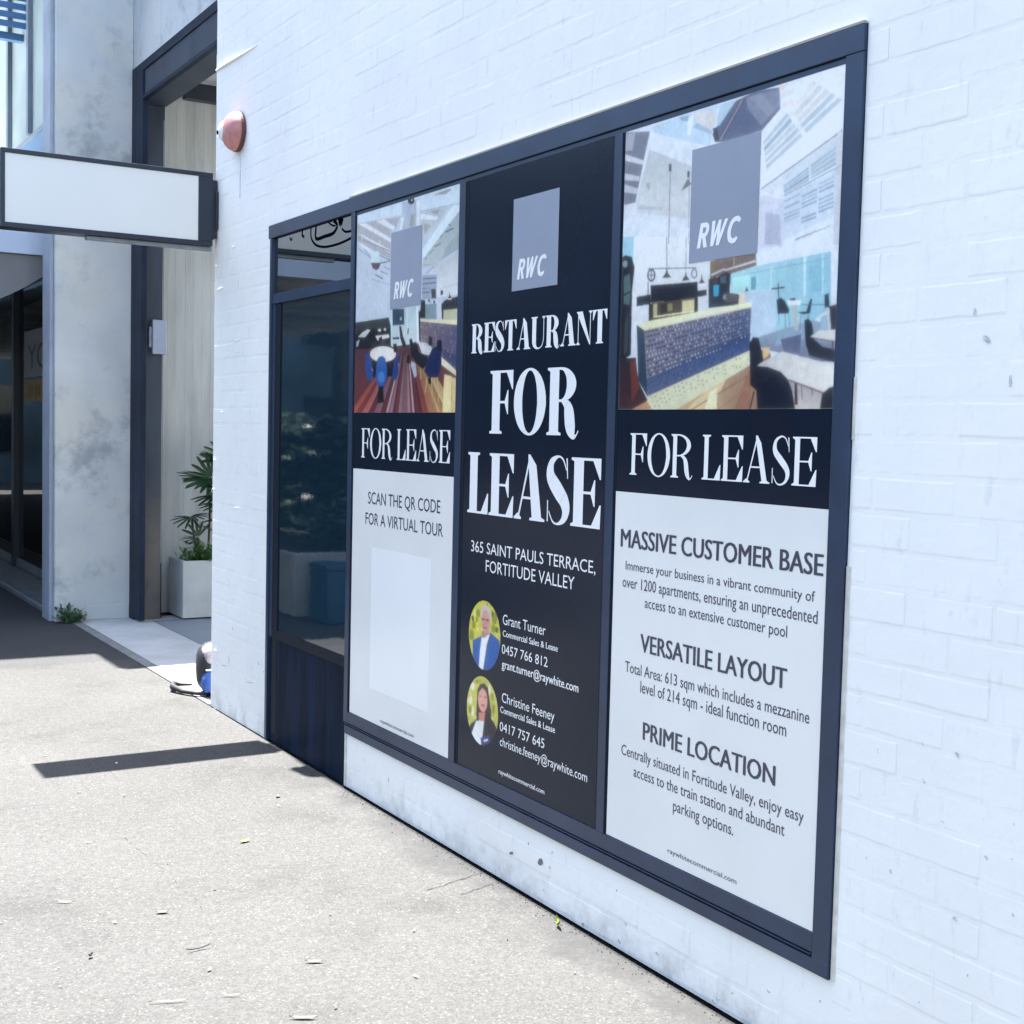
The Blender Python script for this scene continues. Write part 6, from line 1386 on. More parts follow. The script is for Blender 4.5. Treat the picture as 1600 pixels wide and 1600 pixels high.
[1,0.85,0.812,0.592,[3928,649,3928,643,3929,638,3931,633,3933,630,3936,629,3939,629,3941,631,3943,635,3945,640,3945,646,3945,651,3944,657,3942,661,3940,664,3937,665,3935,665,3932,663,3930,659,3929,654]],
[2,0.323,0.311,0.056,[4016,663,4016,660,4018,658,4020,656,4023,654,4026,653,4029,653,4032,654,4034,655,4036,657,4037,659,4036,661,4035,664,4033,666,4030,667,4027,668,4023,668,4020,668,4018,667,4016,665]],
[2,0.323,0.311,0.056,[4060,553,4060,548,4062,544,4064,540,4067,537,4070,536,4073,536,4076,538,4079,540,4081,544,4081,549,4081,554,4080,558,4077,562,4075,565,4071,566,4068,566,4065,564,4062,561,4061,558]],
[2,0.323,0.311,0.056,[3895,585,3895,580,3896,574,3898,570,3901,567,3904,565,3907,565,3910,567,3912,571,3914,576,3915,581,3915,587,3913,592,3911,597,3909,600,3906,601,3902,601,3900,599,3897,596,3895,591]],
[2,0.323,0.311,0.056,[3907,627,3907,622,3908,618,3909,615,3911,612,3913,611,3915,611,3918,613,3919,616,3920,620,3921,624,3921,629,3920,633,3919,637,3917,639,3915,640,3912,640,3910,638,3908,635,3907,631]],
[2,0.047,0.032,0.037,[4022,632,4003,654,3974,663,3946,651,3931,600,3918,559,3946,523,4004,511,4027,537,4023,594]],
[3,0.016,0.017,0.03,[3984,438,4004,440,4023,446,4041,455,4057,467,4071,482,4073,486,4065,499,4027,522,3951,567,3895,534,3879,517,3886,500,3898,482,3912,467,3928,455,3946,446,3965,440]],
[4,0.85,0.837,0.828,[4026,518,3968,532,3977,480,3988,438,4004,440,4023,446,4041,455,4057,467,4048,480]],
[5,0.632,0.266,0.206,[4008,552,3961,561,3968,528,4005,523]],
[6,0.762,0.399,0.336,[3949,604,3950,590,3954,578,3961,568,3970,561,3980,558,3990,560,4000,565,4008,574,4013,586,4015,600,4014,613,4010,626,4003,636,3994,643,3984,645,3973,644,3964,638,3956,629,3951,617]],
[7,0.108,0.049,0.05,[4008,613,3990,615,3991,611,4010,610]],
[7,0.108,0.049,0.05,[3973,615,3955,617,3956,613,3974,612]],
[7,0.484,0.106,0.103,[3993,585,3964,586,3968,580,3996,580]],
[7,0.06,0.039,0.043,[4020,626,3993,648,3984,646,4011,624]],
[7,0.06,0.039,0.043,[3985,651,3950,639,3957,634,3992,646]],
[5,0.04,0.073,0.25,[3992,465,3928,486,3925,463,3985,439]],
[6,0.85,0.838,0.83,[3970,460,3941,471,3938,466,3967,455]]]
# ------------------------------------------------------------------ ground
asph = mat('pale_exposed_aggregate_paving', (0.135, 0.128, 0.118), 0.85, 0.2, bump=0.0022, bscale=130)
t, b, g = nodes(asph); P = g.outputs['Position']
big = noise_n(t, P, 0.9, 5, 0.6); fine = noise_n(t, P, 150, 2, 0.6); mid = noise_n(t, P, 34, 6, 0.75)
vor = t.nodes.new('ShaderNodeTexVoronoi'); vor.inputs['Scale'].default_value = 165; t.links.new(P, vor.inputs['Vector'])
sepc = t.nodes.new('ShaderNodeSeparateColor'); t.links.new(vor.outputs['Color'], sepc.inputs[0])
base_v = math_n(t, 'ADD', math_n(t, 'MULTIPLY', big, 0.06), math_n(t, 'MULTIPLY', mid, 0.11))
base_v = math_n(t, 'ADD', base_v, math_n(t, 'MULTIPLY', sepc.outputs[0], 0.048))
base_v = math_n(t, 'ADD', base_v, math_n(t, 'MULTIPLY', fine, 0.045))
stain = smooth_n(t, noise_n(t, P, 1.3, 7, .68), .50, .66)
v2 = t.nodes.new('ShaderNodeTexVoronoi'); v2.inputs['Scale'].default_value = 2.3; t.links.new(P, v2.inputs['Vector'])
gum = math_n(t, 'SUBTRACT', 1.0, smooth_n(t, v2.outputs['Distance'], .020, .034))
val = math_n(t, 'MULTIPLY', math_n(t, 'MULTIPLY', base_v, 0.425), math_n(t, 'SUBTRACT', 1.0, math_n(t, 'ADD', math_n(t, 'MULTIPLY', stain, 0.20), math_n(t, 'MULTIPLY', gum, 0.22))))
cb = t.nodes.new('ShaderNodeCombineColor')
t.links.new(val, cb.inputs[0]); t.links.new(math_n(t, 'MULTIPLY', val, 0.985), cb.inputs[1]); t.links.new(math_n(t, 'MULTIPLY', val, 0.94), cb.inputs[2])
t.links.new(cb.outputs[0], b.inputs['Base Color'])
speck = smooth_n(t, sepc.outputs[1], 0.955, 0.97); mixin(asph, math_n(t, 'MULTIPLY', speck, 0.3), (0.16, 0.155, 0.145))
speck2 = smooth_n(t, sepc.outputs[2], 0.955, 0.97); mixin(asph, math_n(t, 'MULTIPLY', speck2, 0.5), (0.03, 0.03, 0.03))
sx = t.nodes.new('ShaderNodeSeparateXYZ'); t.links.new(P, sx.inputs[0])
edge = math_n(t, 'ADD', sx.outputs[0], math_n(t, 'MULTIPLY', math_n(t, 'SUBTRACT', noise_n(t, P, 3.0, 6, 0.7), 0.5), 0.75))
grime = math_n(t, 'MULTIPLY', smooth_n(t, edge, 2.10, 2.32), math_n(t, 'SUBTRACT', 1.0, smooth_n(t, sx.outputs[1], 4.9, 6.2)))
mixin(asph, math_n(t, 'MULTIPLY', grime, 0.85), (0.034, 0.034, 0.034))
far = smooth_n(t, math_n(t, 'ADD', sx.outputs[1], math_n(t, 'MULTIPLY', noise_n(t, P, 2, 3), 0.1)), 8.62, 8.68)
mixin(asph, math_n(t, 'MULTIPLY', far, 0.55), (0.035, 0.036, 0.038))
slab_m = mat('pale_smooth_concrete_apron', (0.42, 0.42, 0.41), 0.7, 0.3, var=0.14, scale=3, bump=0.001, bscale=60)
slab2_m = mat('mid_grey_stone_paving', (0.20, 0.215, 0.23), 0.6, 0.4, var=0.14, scale=3, bump=0.001, bscale=60)
dark_m = mat('black_joint', (0.004, 0.004, 0.005), 0.95, 0.0)
road_m = mat('street_asphalt', (0.055, 0.055, 0.058), 0.85, 0.3, var=0.3, scale=6, bump=0.003, bscale=120)

struct(build(MB().quad((-150, -150, -.02), (150, -150, -.02), (150, 200, -.02), (-150, 200, -.02)), 'ground', road_m))
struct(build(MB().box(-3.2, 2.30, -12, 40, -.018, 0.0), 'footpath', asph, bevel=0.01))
struct(box('kerb', slab2_m, None, -3.36, -3.203, -12, 40, -.018, 0.012, 0.01))
ap = struct(build(MB().box(2.375, 9, 7.02, 10.45, -.015, 0.004), 'paving', slab_m))
build(MB().quad((2.375, 7.02, .0045), (2.375, 7.02, .0045), (2.375, 7.02, .0045)), 'unused', slab_m) if False else None
box('paver', slab2_m, ap, 2.88, 3.30, 8.2, 10.2, 0.0, 0.0085)
box('paver', slab2_m, ap, 3.31, 5.2, 8.2, 10.2, 0.0, 0.0085)
box('edging_strip', mat('grey_edging', (0.17, 0.17, 0.165), 0.8, var=.2, scale=8), ap, 2.301, 2.374, 7.03, 10.45, -.01, 0.003)
# dark open joint between footpath and wall
struct(box('joint', dark_m, None, 2.284, 2.299, 0.2, 5.14, 0.0, 0.0035))
gt = MB()
for k in range(900):             # grit and dry soil gathered against the wall
    y_ = rnd.uniform(.6, 5.1); x_ = 2.286 - abs(rnd.gauss(0, .020)) - (.03 if rnd.random() < .15 else 0); r_ = rnd.uniform(.001, .0032); a_ = rnd.uniform(0, 3); c_, s_ = math.cos(a_)*r_, math.sin(a_)*r_
    gt.quad((x_-c_, y_-s_, .0012), (x_+s_, y_-c_, .0012), (x_+c_, y_+s_, .0012), (x_-s_, y_+c_, .0012)); i_ = len(gt.v)-4; gt.v.append((x_, y_, .0012+r_*.9)); gt.f += [(i_, i_+1, i_+4), (i_+1, i_+2, i_+4), (i_+2, i_+3, i_+4), (i_+3, i_, i_+4)]
go = build(gt, 'grit', mat('dark_grit', (.062, .058, .052), .9, .05, var=.4, scale=70)); tag(go, 'dark grit and soil gathered along the foot of the white wall', 'grit'); go['kind'] = 'stuff'
# cracks in the footpath
def crack(pts, wd):
    mb = MB()
    for i in range(len(pts)-1):
        a = Vector((*pts[i], 0.0025)); c = Vector((*pts[i+1], 0.0025)); n = (c-a).cross(Vector((0, 0, 1))).normalized()*wd*(0.6+rnd.random()*0.6)
        mb.quad(a-n, c-n*0.8, c+n*0.8, a+n)
    struct(build(mb, 'crack', dark_m))
def wob(a, c, n, k):
    return [(a[0]+(c[0]-a[0])*i/n+rnd.uniform(-k, k), a[1]+(c[1]-a[1])*i/n+rnd.uniform(-k, k)) for i in range(n+1)]
crack(wob((2.02, 3.85), (2.27, 3.92), 7, .008), .0016)
crack(wob((2.10, 3.76), (2.25, 3.80), 5, .006), .0012)
joint_m = mat('shallow_paving_joint', (0.045, 0.044, 0.043), 0.9, var=.3, scale=60)
mb = MB()
pts = wob((0.3, 5.47), (1.20, 5.44), 12, .006) + wob((1.28, 4.95), (1.31, 4.03), 34, .009)
for i in range(len(pts)-1):
    if rnd.random() < .45: continue
    a = Vector((*pts[i], 0.0025)); c = Vector((*pts[i+1], 0.0025)); n = (c-a).cross(Vector((0, 0, 1))).normalized()*.0009
    mb.quad(a-n, c-n, c+n, a+n)
struct(build(mb, 'paving_joint', joint_m))

# ------------------------------------------------------------------ brick building
WF = XW + 0.0045               # wall (mortar) face; brick faces stand proud of it
bb = thing('brick_building', 'white painted brick building with a long dark framed shopfront window', 'building', (2.4, 3.5, 0))
OY0, OY1, OYD, OZ0, OZ1 = 2.262, 5.165, 6.158, 0.235, 2.523
HB = 4.2
wb = MB()
D = 0.25
wb.box(WF, WF+D, -8, OY0, 0, HB); wb.box(WF, WF+D, OYD, 7.0, 0, HB); wb.box(WF, WF+D, OY0, OYD, OZ1, HB); wb.box(WF, WF+D, OY0, OY1, 0, OZ0)
wb.box(WF+D, 9, 6.75, 7.0, 0, HB); wb.box(WF+D, 9, -8, -7.75, 0, HB); wb.box(8.75, 9, -7.75, 6.75, 0, HB)
build(wb, 'wall', paint, bb)
box('roof', mat('grey_roof_sheet', (0.2, 0.2, 0.2), 0.7, var=.2), bb, WF, 9, -8, 7.0, HB+.003, HB+.12)
# bricks
variants = []
BL, BH = 0.230, 0.076
for k in range(10):
    r2 = random.Random(100+k); n = 7
    top_o, top_i, bot_o, bot_i = [], [], [], []
    pr = 0.0001 + 0.0006*r2.random()**1.5
    for i in range(n+1):
        y = -BL/2 + BL*i/n; yi = -BL/2 + 0.004 + (BL-0.008)*i/n
        jt = r2.uniform(-.0016, .0016); jb = r2.uniform(-.0016, .0016)
        top_o.append((0.0, y, BH/2+jt)); bot_o.append((0.0, y, -BH/2+jb))
        p1_ = pr + r2.uniform(-.0003, .0003)
        top_i.append((-p1_, yi, BH/2-0.005+jt)); bot_i.append((-p1_, yi, -BH/2+0.005+jb))
    vs = top_o+top_i+bot_i+bot_o; N = n+1; fs = []
    for i in range(n):
        for a in range(3): fs.append((a*N+i, (a+1)*N+i, (a+1)*N+i+1, a*N+i+1))
    fs.append((0, N, 2*N, 3*N)[::-1]); fs.append((n, N+n, 2*N+n, 3*N+n))
    variants.append((vs, fs))
vmesh = []
for k, (vs, fs) in enumerate(variants):
    me = bpy.data.meshes.new('brick'); me.from_pydata(vs, [], fs); me.materials.append(paint)
    me.update(); vmesh.append(me)
cand = []
pz, py = 0.0862, 0.2405
for r in range(int(HB/pz)):
    z = 0.004 + pz*(r+.5)
    y = 7.0 - (0.12 if r % 2 else 0.0) + rnd.uniform(-.006, .006)
    while y > -3:
        a, c = y-0.2305, y-0.0002
        if r % 2 and c > 6.87: a0, c0 = y, 6.998; segs = [(a, c), (a0+.01, c0)]
        else: segs = [(a, c)]
        for (s0, s1) in segs:
            if s1-s0 < 0.03: continue
            # clip against the opening
            inz = z+BH/2 > OZ0+.004 and z-BH/2 < OZ1-.002
            ind = z-BH/2 < OZ1-.002
            parts_ = [(s0, s1)]
            def sub(ps, lo, hi):
                out = []
                for p, q in ps:
                    if q <= lo or p >= hi: out.append((p, q)); continue
                    if p < lo: out.append((p, lo))
                    if q > hi: out.append((hi, q))
                return out
            if inz: parts_ = sub(parts_, OY0-.004, OY1+.004)
            if ind: parts_ = sub(parts_, OY1-.001, OYD+.006)
            for p, q in parts_:
                if q-p > 0.02: cand.append((z, (p+q)/2, q-p))
        y -= py
def visible(c):
    z, y, l = c
    v = Vector((XW, y, z)) - Vector((0, 0, 1.55)); d = v.dot(F)
    if d < .3: return 0
    u_, w_ = v.dot(Rv)/d*2051.8, v.dot(Uv)/d*2051.8
    return (1/d if abs(u_) < 850 and abs(w_) < 830 else 0)
cand.sort(key=lambda c: -visible(c))
bx0, by0, bz0 = wloc(bb)
rest = MB()
for i, (z, y, l) in enumerate(cand):
    k = rnd.randrange(10); dx = rnd.uniform(-.0004, .0002)
    sc = l/BL; dz = rnd.uniform(-.0012, .0012); rot = rnd.uniform(-.006, .006)
    if i < 296:
        o = obj('brick', vmesh[k], bb, (WF-.0001+dx-bx0, y-by0, z+dz-bz0)); o.scale = (1, sc, 1); o.rotation_euler = (rot*min(1, sc), 0, 0)
    else:
        base = len(rest.v)
        for (vx_, vy_, vz_) in variants[k][0]: rest.v.append((WF-.0001+dx+vx_, y+vy_*sc, z+dz+vz_+vy_*sc*rot))
        rest.f += [tuple(base+q for q in f) for f in variants[k][1]]
rs = build(rest, 'brickwork', paint, bb); rs['kind'] = 'stuff'
# a ridge of old render that catches the sun near the corner, and tiny ones lower down
build(MB().tube([(WF-.001, 6.37, 3.436), (WF-.004, 6.6, 3.441), (WF-.005, 6.85, 3.447), (WF-.003, 7.0, 3.45)], [.001, .006, .008, .005], 6), 'render_ridge', paint, bb, smooth=True)
for yy, zz, ll in ((6.62, 1.99, .10), (6.60, 1.93, .09), (6.9, 2.28, .12), (6.86, 1.62, .05), (6.7, 2.48, .06), (6.97, 1.36, .04), (6.93, .32, .05), (6.99, 1.2, .03), (6.6, 1.12, .12)):
    build(MB().tube([(WF-.001, yy-ll/2, zz), (WF-.0026, yy, zz+.002), (WF-.001, yy+ll/2, zz-.001)], [.0006, .0028, .0006], 5), 'render_ridge', paint, bb, smooth=True)

chip_l = mat('grey_paint_scuff', (.58, .60, .61), .9, .1, var=.4, scale=90)
chip_m = mat('bare_brick_chip', (.22, .21, .21), .9, .1, var=.4, scale=90)
for yc, zc, ly, lz, tl in ((3.768, .112, .030, .010, -.3), (3.584, .136, .036, .022, -.2), (6.78, .26, .10, .006, -.1), (6.38, .24, .13, .006, -.1), (6.70, .30, .010, .05, 0), (1.90, .51, .012, .010, 0), (1.914, .871, .014, .012, .4), (1.919, 1.83, .010, .018, 0), (1.886, 1.77, .022, .014, .5), (1.821, 1.68, .008, .028, .2), (2.948, .055, .02, .01, 0)):
    pts_ = []
    for k in range(9):
        a_ = 2*math.pi*k/9; rr_ = rnd.uniform(.7, 1.15); yy_, zz_ = ly/2*rr_*math.cos(a_), lz/2*rr_*math.sin(a_); pts_.append((WF-.0021, yc+yy_, zc+zz_+tl*yy_))
    build(MB().poly(pts_), 'paint_chip', chip_m if 3 < yc < 4 else chip_l, bb)
# shop window: frame and its members
XF = 2.293                      # front of the frame
sw = build(MB().box(XF, 2.40, 2.264, 2.3225, .2355, 2.4575).box(XF, 2.40, 2.3225, OY1, .285, .333).box(XF+.004, 2.40, 2.3225, OY1, 2.4405, 2.4565), 'shop_window', frame_m, bb, 0.0015)
def sub_(name, m, x0, x1, y0, y1, z0, z1, bevel=0.001, label=None, par=None): return box(name, m, par or sw, x0, x1, y0, y1, z0, z1, bevel, label)
sub_('head_fascia', frame_m, XF-.0015, 2.40, 2.264, OYD, 2.4585, 2.521)
sub_('head_flashing', mat('dull_cream_flashing', (.34, .31, .26), .7), XF-.002, 2.31, 2.266, 5.2, 2.5215, 2.5275, 0)
sub_('gasket', frame_dark, XF-.001, 2.39, 2.3225, OY1, 2.4568, 2.4583, 0)
sub_('mullion', frame_m, XF, 2.40, 3.222, 3.262, .333, 2.4405); sub_('gasket', frame_dark, XF+.0035, 2.39, 3.212, 3.222, .333, 2.4405, 0); sub_('gasket', frame_dark, XF+.004, 2.39, 3.262, 3.272, .333, 2.4405, 0)
sub_('mullion', frame_m, XF, 2.40, 4.178, 4.224, .333, 2.4405); sub_('gasket', frame_dark, XF+.0035, 2.39, 4.158, 4.178, .333, 2.4405, 0)
sub_('mullion', frame_m, XF-.001, 2.40, 5.138, OY1+.012, .2855, 2.457); sub_('gasket', frame_dark, XF+.0035, 2.39, 5.127, 5.138, .333, 2.4405, 0)
sub_('sill_rail', frame_m, XF-.001, 2.40, 2.266, OY1, .236, .272); sub_('gasket', frame_dark, XF+.004, 2.39, 2.3225, OY1, .272, .285, 0)
sub_('sill_lip', frame_m, XF-.002, XF+.02, 2.325, OY1, .2785, .2812, 0)
sub_('sealant', trim_m, 2.2985, 2.31, 2.249, 2.2625, .236, 1.25, 0.002); sub_('sealant', trim_m, 2.2985, 2.31, 2.255, 2.2625, 1.55, 1.7, 0.002)
sub_('glass', glass_door, 2.300, 2.312, 2.3225, 3.212, .333, 2.4405, 0); sub_('glass', glass_door, 2.300, 2.312, 3.272, 4.158, .333, 2.4405, 0); sub_('glass', glass_door, 2.300, 2.312, 4.224, 5.127, .333, 2.4405, 0)
sub_('wall_end_trim', trim_m, 2.2955, 2.32, 5.157, 5.17, 0.003, .2352, 0.002)
for k in range(9):               # rows of small drainage slots in the sill
    sub_('drain_slot', trim_m, XF-.0005, XF+.004, 2.40+k*.095, 2.465+k*.095, .2845, .2865, 0) if k < 0 else None

# door bay: tinted glass over a kick panel, header and side stile
dr = build(MB().box(2.292, 2.40, 6.112, 6.138, 0.002, 2.4575).box(2.300, 2.40, 6.078, 6.112, .52, 2.14), 'door', frame_m, bb, 0.001)
box('door_stile', frame_dark, dr, 2.303, 2.39, 6.01, 6.078, .05, 2.14)
box('header', frame_m, dr, 2.296, 2.39, OY1+.013, 6.112, 2.141, 2.188, .001)
box('transom_glass', glass_top, dr, 2.308, 2.316, OY1+.013, 6.112, 2.188, 2.4565)
box('door_glass', glass_door, dr, 2.308, 2.316, OY1+.013, 6.01, .56, 2.1405)
box('bottom_rail', frame_dark, dr, 2.300, 2.39, OY1+.013, 6.078, .515, .56, .001)
box('kick_panel', kick_m, dr, 2.304, 2.39, OY1+.013, 6.078, .004, .514)
box('jamb_reveal', mat('weathered_green_grey_paint', (0.20, 0.21, 0.17), 0.7, var=.3, scale=12), dr, 2.303, 2.39, 6.139, 6.156, 0.003, 2.4575)
# ------------------------------------------------------------------ lettering
def strip(a, b_): return [[a[i], a[i+1], b_[i+1], b_[i]] for i in range(len(a)-1)]
def catmull(pts, n=7):
    out = []; P_ = [pts[0]]+pts+[pts[-1]]
    for i in range(1, len(P_)-2):
        for k in range(n):
            u = k/n
            out.append(tuple(0.5*((2*P_[i][j]) + (-P_[i-1][j]+P_[i+1][j])*u + (2*P_[i-1][j]-5*P_[i][j]+4*P_[i+1][j]-P_[i+2][j])*u*u + (-P_[i-1][j]+3*P_[i][j]-3*P_[i+1][j]+P_[i+2][j])*u**3) for j in range(len(pts[0]))))
    out.append(tuple(pts[-1])); return out
def stroke(pts):
    """pts: (x, y, thickness) centre line of varying width"""
    c = catmull(pts); L_, R_ = [], []
    for i, (x, y, th) in enumerate(c):
        a = c[max(i-1, 0)]; d = c[min(i+1, len(c)-1)]; dx, dy = d[0]-a[0], d[1]-a[1]; l = math.hypot(dx, dy) or 1
        L_.append((x-dy/l*th/2, y+dx/l*th/2)); R_.append((x+dy/l*th/2, y-dx/l*th/2))
    return strip(L_, R_)
def rc(x0, y0, x1, y1): return [[(x0, y0), (x1, y0), (x1, y1), (x0, y1)]]
def serif(x0, x1, y, up, h):      # hairline foot with small brackets
    s = 1 if up else -1; m = (x0+x1)/2
    return [[(x0, y), (x1, y), (x1, y+s*h), (x0, y+s*h)], [(x0+.02, y+s*h), (x1-.02, y+s*h), (m, y+s*(h+.06))]]
def glyph(ch, T, h):
    s = .07 if T > .2 else .075; p = []
    if ch in 'FEL':
        w = {'F': .72, 'E': .76, 'L': .68}[ch]; x = s
        p += rc(x, 0, x+T, 1) + serif(x-s, x+T+(s if ch == 'F' else 0), 0, True, h) + serif(x-s, x+T+(s if ch == 'L' else 0), 1, False, h)
        if ch != 'L':
            p += rc(x+T, 1-h, w, 1) + [[(w-.20, 1-h), (w-.028, .70), (w, .70), (w, 1-h)]]
            p += rc(x+T, .5-h/2, w-.17, .5+h/2) + [[(w-.26, .5), (w-.165, .31), (w-.14, .31), (w-.14, .69), (w-.165, .69)]]
        if ch != 'F': p += rc(x+T, 0, w, h) + [[(w-.22, h), (w, h), (w+.01, .34), (w-.02, .34)]]
        return p, w
    if ch == 'T':
        w = .78; c = w/2
        p += rc(c-T/2, 0, c+T/2, 1) + rc(0, 1-h, w, 1) + serif(c-T/2-s, c+T/2+s, 0, True, h)
        p += [[(0, 1-h), (.17, 1-h), (.03, .70), (0, .70)], [(w-.17, 1-h), (w, 1-h), (w, .70), (w-.03, .70)]]
        return p, w
    if ch == 'O':
        w = .94; o = []; n_ = []
        for k in range(41):
            a = 2*math.pi*k/40; o.append((w/2+w/2*math.cos(a), .5+.515*math.sin(a))); n_.append((w/2+(w/2-T)*math.cos(a), .5+(.515-h)*math.sin(a)))
        return strip(o, n_), w
    if ch == 'R':
        w = .88; x = s; p += rc(x, 0, x+T, 1) + serif(x-s, x+T+s, 0, True, h) + serif(x-s, x+T, 1, False, h)
        o, n_ = [], []; cx = x+T+.05
        for k in range(21):
            a = math.pi/2-math.pi*k/20; o.append((cx+(.78-cx)*math.cos(a), .745+.255*math.sin(a))); n_.append((cx+max(.78-T-cx, .02)*math.cos(a), .745+(.255-h)*math.sin(a)))
        p += strip(o, n_) + rc(x+T, 1-h, cx, 1) + rc(x+T, .49, cx, .49+h)
        p += stroke([(.40, .50, .03), (.52, .46, T*.6), (.60, .34, T), (.65, .12, T), (.73, .0, T*.5), (.80, .0, .03), (.86, .07, .025)])
        return p, w
    if ch == 'A':
        w = .90; p += [[(.10, 0), (.10+h*1.2, 0), (.47, .97), (.435, 1.0)], [(.40, 1.01), (.455, 1.01), (.50+T*.55, .85), (.82, 0), (.82-T*1.12, 0), (.40, .93)]]
        p += rc(.22, .32, .60, .32+h) + serif(0, .22, 0, True, h) + serif(.82-T*1.12-s, .90, 0, True, h)
        return p, w
    if ch == 'S':
        w = .64
        p += stroke([(.545, .80, .02), (.45, .955, .03), (.32, 1.0, .035), (.16, .93, T*.45), (.10, .80, T*.75), (.14, .66, T*.95), (.32, .50, T*1.05), (.49, .35, T*.95), (.545, .21, T*.8), (.48, .07, T*.45), (.33, .0, .035), (.19, .03, .03), (.08, .18, .02)])
        p += [[(.53, .98), (.565, .98), (.585, .68), (.565, .68)], [(.03, .02), (.06, .02), (.055, .34), (.03, .34)]]
        return p, w
    if ch == 'U':
        w = .88; x = s; p += rc(x, .28, x+T, 1) + serif(x-s, x+T+s, 1, False, h) + rc(w-s-.04, .3, w-s-.005, 1) + serif(w-.19, w, 1, False, h)
        p += stroke([(x+T/2, .29, T), (x+T/2+.02, .15, T*.9), (x+T/2+.13, .03, T*.4), (.5, .0, .04), (w-.18, .08, .035), (w-s-.022, .30, .035)])
        return p, w
    if ch == 'N':
        w = .88; p += rc(.085, 0, .085+.035, .95) + rc(w-.12, 0, w-.085, 1) + serif(0, .2, 0, True, h) + serif(w-.2, w, 1, False, h) + serif(0, .2, 1, False, h)
        p += [[(.05, 1), (.05+T*1.1, 1), (w-.085, .02), (w-.085, -.01), (w-.13, -.01), (.085, .86)]]
        return p, w
    return [], .27
def sans_glyph(ch):
    T = .21
    if ch == 'R':
        o, n_ = [], []
        for k in range(17):
            a = math.pi/2-math.pi*k/16; o.append((.34+.28*math.cos(a), .70+.30*math.sin(a))); n_.append((.34+.08*math.cos(a), .70+.11*math.sin(a)))
        p = rc(0, 0, T, 1) + strip(o, n_) + rc(T, .81, .34, 1) + rc(T, .40, .34, .59) + [[(.25, .42), (.46, .42), (.66, 0), (.43, 0)]]; w = .66
    elif ch == 'W':
        p = [[(0, 1), (.2, 1), (.30, 0), (.12, 0)], [(.12, 0), (.30, 0), (.56, 1), (.42, 1)], [(.40, 1), (.58, 1), (.66, 0), (.48, 0)], [(.48, 0), (.66, 0), (1.0, 1), (.80, 1)]]; w = 1.0
    else:
        p = stroke([(.66, .80, .15), (.56, .90, .19), (.38, .92, .2), (.20, .82, .21), (.11, .60, .21), (.11, .40, .21), (.20, .18, .21), (.38, .08, .2), (.54, .10, .19), (.64, .20, .15)]); w = .72
    return p, w

HFONT = bpy.data.curves.new('f', 'FONT'); HFONT.body = 'H'; HFONT.size = 1
ho = bpy.data.objects.new('f', HFONT); COL.objects.link(ho)
dg = bpy.context.evaluated_depsgraph_get()
hm = bpy.data.meshes.new_from_object(ho.evaluated_get(dg)); CAPH = max(v.co.y for v in hm.vertices); bpy.data.objects.remove(ho)

def sans_mesh(body, width, cap, m, bold=0.0):
    c = bpy.data.curves.new('t', 'FONT'); c.body = body; c.size = 1; c.resolution_u = 3
    o = bpy.data.objects.new('t', c); COL.objects.link(o)
    me = bpy.data.meshes.new_from_object(o.evaluated_get(bpy.context.evaluated_depsgraph_get())); bpy.data.objects.remove(o)
    x0 = min(v.co.x for v in me.vertices); x1 = max(v.co.x for v in me.vertices)
    sx_, sy_ = width/(x1-x0), cap/CAPH
    for v in me.vertices: v.co = (0, -(v.co.x-x0)*sx_, v.co.y*sy_)
    if bold:                     # heavier weight: the same outlines laid down again a hair to each side
        V = [tuple(v.co) for v in me.vertices]; Fs = [tuple(p.vertices) for p in me.polygons]; vs, fs = [], []
        for k in range(3):
            i0 = len(vs); vs += [(-.00005*k, y+(k-1)*bold*cap, z) for x, y, z in V]; fs += [tuple(q+i0 for q in f) for f in Fs]
        me = bpy.data.meshes.new('lettering'); me.from_pydata(vs, [], fs)
    me.materials.clear(); me.materials.append(m); me.update(); return me

def prim_mesh(prims, m, sx_, sy_, shear=0.0, dx=0.00004):
    mb = MB()
    for k, pr in enumerate(prims):
        mb.poly([(-dx*(k % 12), -(x+shear*y)*sx_, y*sy_) for x, y in pr])
    me = mb.mesh('lettering', m); return me

def serif_mesh(body, width, cap, m, bold):
    T, h = (.25, .038) if bold else (.155, .032)
    x = 0; pr = []
    for ch in body:
        p, w_ = glyph(ch, T, h); pr += [[(a+x, c) for a, c in q] for q in p]; x += w_ + (.035 if bold else .04)
    return prim_mesh(pr, m, width/x, cap)

